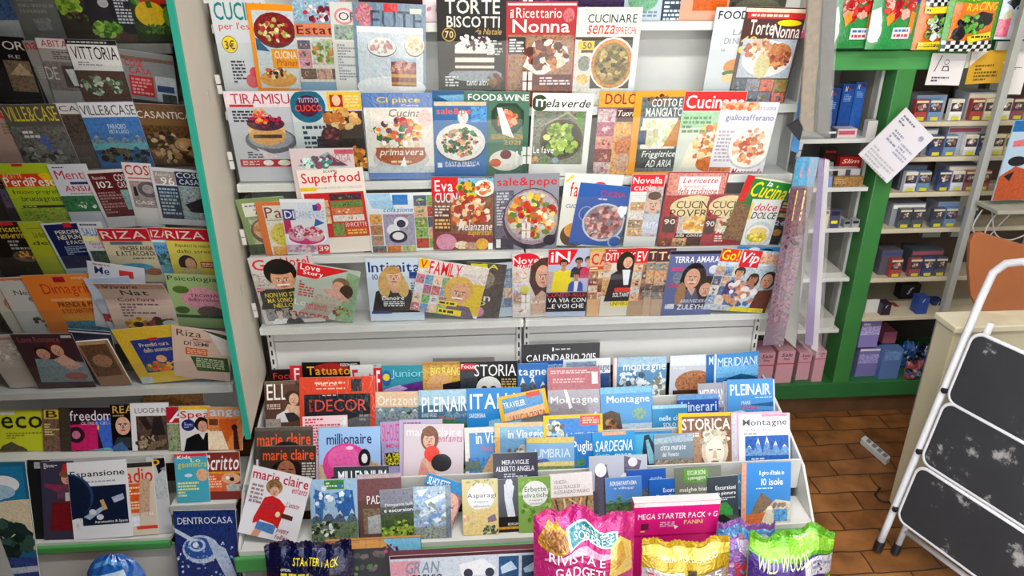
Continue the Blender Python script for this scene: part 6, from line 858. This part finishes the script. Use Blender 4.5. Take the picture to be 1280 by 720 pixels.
for s_ in range(5):
    x = pr+.035+.012*s_; n = 0
    xe = onY((1266, 1262, 1240, 1252, 1216)[s_], 200, CY).x
    while x < xe and n < 16:
        i = rp.randrange(len(PK)); loc = (x+.026, CY+.012, SR[s_]+.002)
        if i not in pack: o = pack[i] = make_pack(i); o.location = loc
        else: o = dup(pack[i], loc)
        tag(o, '%s cigarette packet with price tag, %s from left on the %s tobacco shelf' % (CN[i], ORD[n], SHN[s_]), 'cigarette packet', 'cigarette packets on the %s tobacco shelf' % SHN[s_])
        x += .0575 + (.03 if rp.random() < .2 else 0); n += 1
    b = MB(); x0 = pr+.03; x1 = xe+.03                # clear tray in front of the packets
    b.box((x0, CY+.004, SR[s_]+.001), (x1, CY+.0055, SR[s_]+.028)); t = obj('clear_tray', b, ACRYL); t.parent = bpy.data.objects['display_cabinet']; t.matrix_parent_inverse = MX.Translation(-V((1.9, 3.0, 0)))
    # cartons lying behind the packets
    x = pr+.05; n = 0
    while x < xe-.1 and s_ < 5:
        wq = .09+.06*rp.random(); i = rp.randrange(len(PK)); bb = MB(); hq = .095+.025*rp.random()
        cc = (*hx(rp.choice(['54545c', '9c9ca4', '6c6470', 'b4b4bc'])), 1); bb.box((-wq/2, 0, 0), (wq/2, .09, hq), cc); bb.box((-wq/2+.004, -.001, hq-.022), (wq/2-.004, 0, hq-.006), (*hx(PK[i]), 1))
        o = obj('cigarette_carton', bb, PRINT); o.location = (x+wq/2, CY+.04, SR[s_]+.0005)
        tag(o, 'dark carton with %s band behind packets, %s from left, %s tobacco shelf' % (CN[i], ORD[n], SHN[s_]), 'carton', 'cigarette cartons behind the packets')
        x += wq+.03+.08*rp.random(); n += 1

# ------------------------------------------------------------------ goods in the left and lower cabinet bays
def put(name, label, cat, x1, x2, yt, sh, col, ops='', dep=.06, back=.03, group=None, lid=None, m_=None):
    return carton(name, label, cat, x1, x2, yt, CY+back, sh+.0005, dep, col, ops, lid or col, 0, group, m_)
bl = 'R .1 .1 .9 .5 1c3c78;T .2 .42 .16 .6 e8ecf0/i N;L .5 .85 .2 .5 3 b83038;L .2 .8 .8 1.4 5 88a8d0'
Gp = 'blue pouches in the left cabinet bay'
put('tobacco_pouch', 'blue pouch with white and red print, leftmost of the three blue pouches', 'pouch', 1034, 1052, 110, SL[0], '245090', bl, .04, .09, Gp, m_=WRAP)
put('tobacco_pouch', 'blue pouch with white and red print, middle of the three blue pouches', 'pouch', 1055, 1070, 105, SL[0], '2458a0', bl, .04, .09, Gp, m_=WRAP)
put('tobacco_pouch', 'blue pouch with white and red print, rightmost of the three blue pouches', 'pouch', 1071, 1084, 103, SL[0], '2c64b0', bl, .04, .09, Gp, m_=WRAP)
put('small_box', 'small white and pink box in front of the blue pouches', 'box', 1048, 1072, 161, SL[0], 'd8c8c8', 'R .05 .1 .9 .3 c06070', .05, .02)
put('small_box', 'small dark box with white band at left of the upper bay shelf', 'box', 1034, 1046, 162, SL[0], '484450', 'R 0 .2 1 .4 ddd', .05, .02)
put('white_box', 'plain white box at right end of the upper bay shelf', 'box', 1086, 1098, 151, SL[0], 'd0ccc8', '', .03, .015)
rd = 'T .1 .9 .1 .3 e8c0b0/i Slim;E .5 .45 .3 .08 8c1c20'
put('filter_packet', 'black packet with red script standing at left of the second bay shelf', 'packet', 1031, 1048, 186, SL[1], '2c1c1c', 'T .1 .9 .1 .34 d84030/i Smoking;R 0 .5 1 .8 501818', .04, .12)
put('filter_packet', 'red packet with pale script at right of the second bay shelf', 'packet', 1051, 1078, 196, SL[1], 'a82824', rd, .03, .08)
put('lighter_box', 'white box with dark lettering on the second bay shelf', 'box', 1030, 1076, 211, SL[1], 'c8c4c4', 'R .1 .05 .4 .2 333;R .6 .02 .74 .22 556', .04, .035)
put('filter_bag', 'small blue packet at left front of the second bay shelf', 'packet', 1031, 1041, 221, SL[1], '2c74c8', '', .02, .01)
put('filter_bag', 'brown striped packet at front of the second bay shelf', 'packet', 1043, 1080, 221, SL[1], '9c7c50~', 'L .05 .95 .05 .25 3 c8a878', .02, .01)
for k, (x1, x2, yt, c, nm) in enumerate(((1029, 1038, 263, 'd8c890', 'cream'), (1039, 1052, 263, '5c5c78', 'slate'), (1056, 1064, 276, '98989c', 'grey'), (1066, 1075, 275, 'a8a8a8', 'silver'))):
    put('cigarette_packet', '%s cigarette packet alone in the left cabinet bay, by the green post' % nm, 'cigarette packet', x1, x2, yt, SL[2], c, 'R .1 .1 .9 .5 334~;R .2 1.0 .8 1.3 e8dc28', .03, .01, 'cigarette packets in the left bay')
for k, (x1, x2, yt, s_, nm) in enumerate(((1012, 1052, 341, 3, 'upper'), (1008, 1044, 398, 4, 'lower'))):
    put('paper_stack', 'loose stack of pale papers on the %s shelf left of the green post' % nm, 'papers', x1, x2, yt, SL[s_], 'c8c4bc', 'L 0 1 .02 .14 3 8c8880', .16, .02)
sb = 'T .2 .85 .12 .36 5a2838/i Sale;t .35 .7 .42 .6 5a2838 fino;R .0 .8 1 .86 c8303c'
for k, (x1, x2) in enumerate(((925, 947), (949, 970), (974, 995), (1000, 1016), (1021, 1034))):
    put('pink_box', 'pink box with dark script on cabinet floor, %s from the green post' % ['fifth', 'fourth', 'third', 'second', 'first'][k], 'box', x1, x2, 439+2*(k % 2), .18, 'd8a8b0', sb, .12, .02+.02*(k % 2), 'pink boxes on the cabinet floor')
put('tissue_pack', 'lilac pack, upper of the two stacked beside the green post', 'pack', 1079, 1103, 401, onY(1090, 434, CY+.05).z, '9c90c8', 'R 0 .3 1 .8 b8b0dc~;L .1 .9 .1 .3 1 eee', .1, .05)
put('tissue_pack', 'lilac pack, lower of the two stacked beside the green post', 'pack', 1076, 1101, 436, .18, '8c84b8', 'R 0 .3 1 .8 a8a0d0~;R 0 0 1 .12 e0dce4', .1, .05)
put('pink_pack', 'pink flat pack lying right of the lilac packs', 'pack', 1106, 1122, 415, onY(1115, 436, CY+.1).z, 'c07890', '', .1, .15)
put('blue_box', 'small blue grey box on the cabinet floor right of the lilac packs', 'box', 1106, 1130, 437, .18, '6c88b8', 'R .1 .1 .9 .6 7c98c8~', .05, .02)
put('white_card', 'white upright card at left end of the lowest tobacco shelf', 'card', 1084, 1100, 375, SR[5], 'd8d4d0', '', .01, .05)
for k, (x, c, nm) in enumerate(((1138, '3c6cb0', 'blue'), (1152, '2c3c5c', 'navy'), (1144, 'a85c60', 'red'), (1160, '486090', 'steel blue'))):
    o = bag('foil_pouch', '%s crinkled foil pouch piled on the dark cabinet floor' % nm, 'pouch', x-11, x+11, (428, 432, 452, 446)[k], CY+(.13, .19, .02, .08)[k], .181, c, 'F .5 .5 .4 .4 12 .12 c8d0e0,5c88c8,222', depth=.05, lean=0, group='foil pouches on the cabinet floor', seed=60+k, crimp=0)
for k, (x1, x2, yt, c, nm) in enumerate(((1104, 1115, 380, '3c3440', 'dark'), (1118, 1124, 386, 'b04c4c', 'red'), (1125, 1148, 372, '8c8c9c', 'grey'), (1150, 1163, 372, '3c5ca0', 'blue'), (1168, 1180, 376, '34487c', 'navy'), (1128, 1152, 356, '26262c', 'black'))):
    put('lighter_pack', 'small %s pack on the lowest tobacco shelf near the post' % nm, 'pack', x1, x2, yt, SR[5], c, 'F .5 .3 .3 .2 6 .12 ccd,%s' % c, .05, .02+.08*(k % 3), 'small packs on the lowest tobacco shelf')

# ================================================================== hanging things between rack and cabinet
def hung(name, label, cat, poly, Y, dvec, col, m_=None, group=None, m2=None):
    P = [onY(x, y, Y) for x, y in poly]; L = P[0].copy(); b = MB(); b.prism([p-L for p in P], dvec, None)
    o = obj(name, b, m_ or mat(name+col, col, .6)); o.location = L; return tag(o, label, cat, group)
hung('hanging_card', 'grey cardboard sheet hanging nearest the rack end, pointed at the bottom', 'card', [(984, 262), (999, 266), (975, 434), (957, 410), (972, 360)], 2.22, (.004, .004, 0), 'b2afa9', group='grey card backs by the rack end')
hung('hanging_card', 'grey cardboard sheet hanging behind the first, beside the wrapped comics', 'card', [(998, 275), (1011, 278), (994, 435), (976, 418), (988, 350)], 2.28, (.004, .004, 0), 'aaa7a1', group='grey card backs by the rack end')
hung('hanging_booklet', 'bright blue booklet glimpsed between the two grey cards', 'booklet', [(992, 300), (1000, 302), (984, 422), (974, 418)], 2.31, (.003, .006, 0), '2c74b8')
o = sheet('wrapped_comic', 'blue children comic in plastic hanging at the right end of the rack', 'comic', [(995, 196), (1023, 196), (1012, 436), (980, 425)], 2.185, '7c6c78', 'R 0 0 1 1.3 5c98b8;R .1 .5 .7 .9 c88c8c;R 0 1.4 1 3.6 6c4c54~;R .3 1.5 .8 2.9 d0b878;L .35 .75 1.6 2.8 5 8a4040;R 0 4.2 1 8 7c6470~;P 4c6c90 .1 4.6 .5 4.6 .45 5.4 .1 5.4;F .5 3.9 .4 .5 20 .1 5c3c50,8c5c70,3c3440', thick=.004, m_=WRAP)
hung('wrapped_comic', 'purple edged comic in film hanging behind the blue children comic', 'comic', [(1024, 198), (1030, 199), (1016, 432), (1006, 430)], 2.21, (.004, .01, 0), '6c5888', mat('purple_edge', '7a5c98', .4))
hung('wrapped_comic', 'pale edged comic in film hanging next to the purple edged one', 'comic', [(1031, 199), (1037, 201), (1022, 440), (1014, 436)], 2.24, (.004, .01, 0), 'c8c0c4', mat('pale_edge', 'bfb8ba', .5))
hung('plastic_sleeve', 'clear plastic sleeve around the comics, pointed foot, at the rack end', 'sleeve', [(1012, 197), (1042, 203), (1026, 447), (1018, 446), (996, 425)], 2.165, (.002, .004, 0), 'ccc', PLASTIC)
hung('hanging_bundle', 'brown straw coloured bundle hanging inside the upper clear sleeve', 'bundle', [(1012, -10), (1028, -10), (1016, 165), (1000, 162)], 2.18, (.002, .02, 0), '8c7558', mat('straw', '8a7354', .8, 0, .3, 60))
hung('hanging_bundle', 'dark grey slat bundle hanging behind the brown one at the rack end', 'bundle', [(1030, -10), (1047, -10), (1036, 168), (1022, 166)], 2.215, (.002, .02, 0), '5c5a56', mat('slate_slats', '55544f', .7, 0, .3, 50))
hung('plastic_sleeve', 'tall clear plastic sleeve hanging from above at the rack end', 'sleeve', [(1010, -12), (1050, -12), (1038, 172), (998, 170)], 2.165, (.002, .004, 0), 'ccc', PLASTIC)
o = sheet('toy_card', 'magenta toy card hanging behind the cake duo issue at the rack end', 'card', [(1000, 8), (1024, 10), (1018, 56), (996, 54)], 2.44, 'c83c8c', 'F .5 .7 .4 .7 30 .1 e8c8dc,a82870,d86cac,6c8c7c', thick=.003)
hung('hanging_booklet', 'blue booklet edge hanging beside the brown bundle above the black bag', 'booklet', [(1004, 90), (1010, 92), (998, 192), (988, 188)], 2.205, (.003, .008, 0), '3c7cb0')
hung('black_bag', 'small black cloth pouch clipped at the right end of the rack', 'pouch', [(985, 158), (999, 150), (1004, 160), (1000, 176), (993, 168)], 2.14, (0, .015, 0), '1c1c20', BLACK)

# ================================================================== counter, ladder and post at the right
c0 = onZ(1128, 648, 0); top = onY(1180, 408, c0.y).z
root = empty('counter', (c0.x+.25, c0.y+.2, 0), 'cream laminate counter end standing behind the folded step ladder', 'counter'); L = root.location
b = MB(); b.box((c0.x, c0.y, .0005), (c0.x+.55, c0.y+.10, top-.025)); obj('body', local(b, L), CREAM, root, .003)
b = MB(); b.box((c0.x-.008, c0.y-.012, top-.024), (c0.x+.56, c0.y+.11, top)); obj('worktop', local(b, L), mat('cream_worktop', 'd8d0b4', .4), root, .004)
p = onY(1212, 300, c0.y+.1); bw = MB(); Yb = c0.y+.10
out = [(1213, 303), (1218, 294), (1228, 291), (1250, 298), (1300, 312), (1310, 440), (1236, 412), (1222, 398), (1214, 370), (1211, 335)]
P = [onY(x, y, Yb) for x, y in out]; zmin = top+.0005
P = [V((q.x, q.y, max(q.z, zmin))) for q in P]; L = P[0].copy(); bw.prism([q-L for q in P], (0, .018, 0)); o = obj('wooden_panel', bw, WOOD, None, .003); o.location = L
tag(o, 'brown wooden panel with rounded corner standing on the cream counter', 'panel')
# folded step ladder: a plane through its left foot, leaning, width running toward the viewer
P0 = onZ(1097, 686, .018); d = -ray(155, -59); Wd = V((d.x, d.y, 0)).normalized()
r_ = ray(1240, 340); s_ = (P0-CP).dot(Wd)/r_.dot(Wd); Pt = CP+r_*s_; Rd = (Pt-P0); RL = Rd.length; Rd.normalize(); Nd = Rd.cross(Wd).normalized()
if Nd.dot(CP-P0) < 0: Nd = -Nd
def lp(px, py, lift=0):
    q = on(px, py, P0, Nd); return q+Nd*lift
lad = empty('step_ladder', P0, 'folded white tubular step ladder with three worn black treads at lower right', 'ladder'); L = lad.location
LW = .52; LADW = mat('chipped_white_paint', 'cfcfd2', .4, 0, .06, 25)
RUB = bpy.data.materials.new('worn_black_tread'); RUB.use_nodes = True; nt = RUB.node_tree; bs = nt.nodes['Principled BSDF']
tc = nt.nodes.new('ShaderNodeTexCoord'); n1 = nt.nodes.new('ShaderNodeTexNoise'); n1.inputs['Scale'].default_value = 6; n1.inputs['Detail'].default_value = 8; n1.inputs['Roughness'].default_value = .7
nt.links.new(tc.outputs['Object'], n1.inputs['Vector']); rr = nt.nodes.new('ShaderNodeValToRGB'); e = rr.color_ramp.elements
e[0].position = .0; e[0].color = (*hx('1a1a1d'), 1); e[1].position = .57; e[1].color = (*hx('2b2b2e'), 1); k = e.new(.615); k.color = (*hx('8c8a88'), 1); k = e.new(.67); k.color = (*hx('a4a19e'), 1)
nt.links.new(n1.outputs['Fac'], rr.inputs['Fac']); nt.links.new(rr.outputs['Color'], bs.inputs['Base Color']); bs.inputs['Roughness'].default_value = .6
def pl_(s, t, n=0): return P0 + Rd*s + Wd*t + Nd*n
top1 = lp(1262, 300)-P0; s1, t1 = top1.dot(Rd), top1.dot(Wd)
for side, t in (('near', 0.0), ('far', LW)):
    b = MB(); sg = 1 if t == 0 else -1
    pts = [pl_(.0, t), pl_(.12, t), pl_(.5, t), pl_(RL*.92, t), pl_(RL, t+sg*.004), pl_(RL+.04, t+sg*.03), pl_(RL+.062, t+sg*.075), pl_(RL+.066, LW/2)]
    b.tube(pts, .0125, 12); obj('rail', local(b, L), LADW, lad, 0, True)
    b = MB(); b.tube([pl_(-.004, t), pl_(.035, t)], .0165, 12); obj('foot_cap', local(b, L), BLACK, lad)
    b = MB(); pts = [pl_(.02, t+sg*.035, -.05), pl_(.3, t+sg*.035, -.05), pl_(RL*.85, t+sg*.035, -.045)]
    b.tube(pts, .011, 10); obj('rear_leg', local(b, L), LADW, lad, 0, True)
    b = MB(); b.tube([pl_(.0, t+sg*.035, -.05), pl_(.04, t+sg*.035, -.05)], .015, 10); obj('foot_cap', local(b, L), BLACK, lad)
b = MB(); b.tube([pl_(.1, .035, -.05), pl_(.1, LW-.035, -.05)], .009, 10); obj('cross_bar', local(b, L), LADW, lad, 0, True)
for (tl, bl_) in (((1222, 417), (1184, 497)), ((1189, 505), (1151, 572)), ((1158, 587), (1123, 645))):
    sA, sB = (lp(*tl)-P0).dot(Rd), (lp(*bl_)-P0).dot(Rd); t0, t1_ = .032, LW-.032
    def rr_(sa, sb, ta, tb, r, n):
        pts = []
        for cs, ct, a0 in ((sa-r, tb-r, 0), (sb+r, tb-r, 1), (sb+r, ta+r, 2), (sa-r, ta+r, 3)):
            for i in range(7):
                a = (a0+i/6)*math.pi/2; pts.append(pl_(cs+r*math.cos(a), ct+r*math.sin(a), n))
        return pts
    b = MB(); b.prism(rr_(sA, sB, t0, t1_, .03, .014), Nd*-.012); obj('tread', local(b, L), RUB, lad)
    b = MB(); q = rr_(sA+.006, sB-.006, t0-.006, t1_+.006, .036, .008); b.tube(q+[q[0]], .0065, 8); obj('tread_frame', local(b, L), LADW, lad, 0, True)
    for t in (.012, LW-.012):
        b = MB(); b.tube([pl_(sB+.02, t-.012 if t < .1 else t, .006), pl_(sB+.02, t if t < .1 else t+.012, .006)], .010, 10); b.tube([pl_(sB+.02, t, -.02), pl_(sB+.02, t, .02)], .008, 8); obj('pivot_bolt', local(b, L), BLACK, lad)
# grey upright behind the counter, ledge, wires, comic at the edge of the photo
yb = c0.y+.58
pa, pb = onY(1176, 398, yb), onY(1272, 60, yb); b = MB(); L = V((pa.x, yb, 0)); b.obox(L+V((0, 0, .0005)), (.028, 0, 0), (0, .028, 0), V((0, 0, 2.3))); o = obj('metal_post', local(b, L), GREY, None, .002); o.location = L; tag(o, 'slim grey metal post rising behind the cream counter', 'post')
q = onY(1226, 256, yb-.04); L = q.copy(); b = MB(); b.box((0, -.1, -.008), (.4, .03, .008)); o = obj('ledge', b, mat('grey_ledge', 'a8a89c', .5), None, .002); o.location = L; tag(o, 'thin grey ledge fixed to the metal post at the right edge', 'ledge')
sheet('comic_book', 'comic issue with pale blue and rust cover standing on the grey ledge', 'comic', [(1268, 150), (1330, 150), (1318, 250), (1252, 250)], yb-.08, 'b8ccdc', 'R 0 0 1 .22 2c74b0;P d87c80 .1 .4 .5 .34 .4 .5 .1 .52;E .3 .8 .2 .1 26262a;P b85c34 0 1.1 .3 .9 1 1.1 1 1.6 0 1.6;P 26262a .1 1.1 .3 1.0 .25 1.2', thick=.006)
rw = random.Random(4)
for k, pts in enumerate((((1228, 262), (1216, 285), (1230, 300), (1250, 280), (1262, 268)), ((1240, 262), (1244, 292), (1262, 300), (1285, 292)), ((1250, 262), (1236, 280), (1228, 300)))):
    P = [onY(x, y, yb-.02-.02*k) for x, y in pts]; f = []
    for i in range(len(P)-1):
        for j in range(6):
            t = j/6; p0, p1, p2, p3 = P[max(0, i-1)], P[i], P[i+1], P[min(len(P)-1, i+2)]
            f.append(.5*((2*p1)+(p2-p0)*t+(2*p0-5*p1+4*p2-p3)*t*t+(3*p1-p0-3*p2+p3)*t**3))
    f.append(P[-1]); L = f[0].copy(); b = MB(); b.tube([q-L for q in f], .003, 8); o = obj('white_cable', b, mat('cable_white', 'd0ccc4', .5), None, 0, True); o.location = L
    tag(o, ['white cable looping under the grey ledge, leftmost of three', 'white cable hanging under the grey ledge, running toward the photo edge', 'short white cable hanging straight under the grey ledge'][k], 'cable', 'cables under the ledge')
q = onZ(1112, 582, 0); root = empty('socket_strip', q, 'white socket strip on the tiles at the foot of the cream counter', 'socket'); b = MB(); b.obox((-.02, 0, .0005), (.03, .02, 0), (-.03, .16, 0), (0, 0, .03)); obj('housing', b, mat('socket_white', 'c8c8c8', .5), root, .003)
b = MB()
for i in range(4): b.obox((-.018-.006*i, .014+.034*i, .0302), (.02, .013, 0), (-.004, .022, 0), (0, 0, .0012))
obj('socket_plate', b, mat('socket_grey', '77777a', .5), root)
L = onZ(1100, 610, 0); b = MB(); b.tube([onZ(x, y, .005)-L for x, y in ((1100, 610), (1094, 618), (1100, 626), (1112, 628))], .004, 8); o = obj('black_cable', b, BLACK, None, 0, True); o.location = L; tag(o, 'short black cable lying on the tiles beside the counter', 'cable')
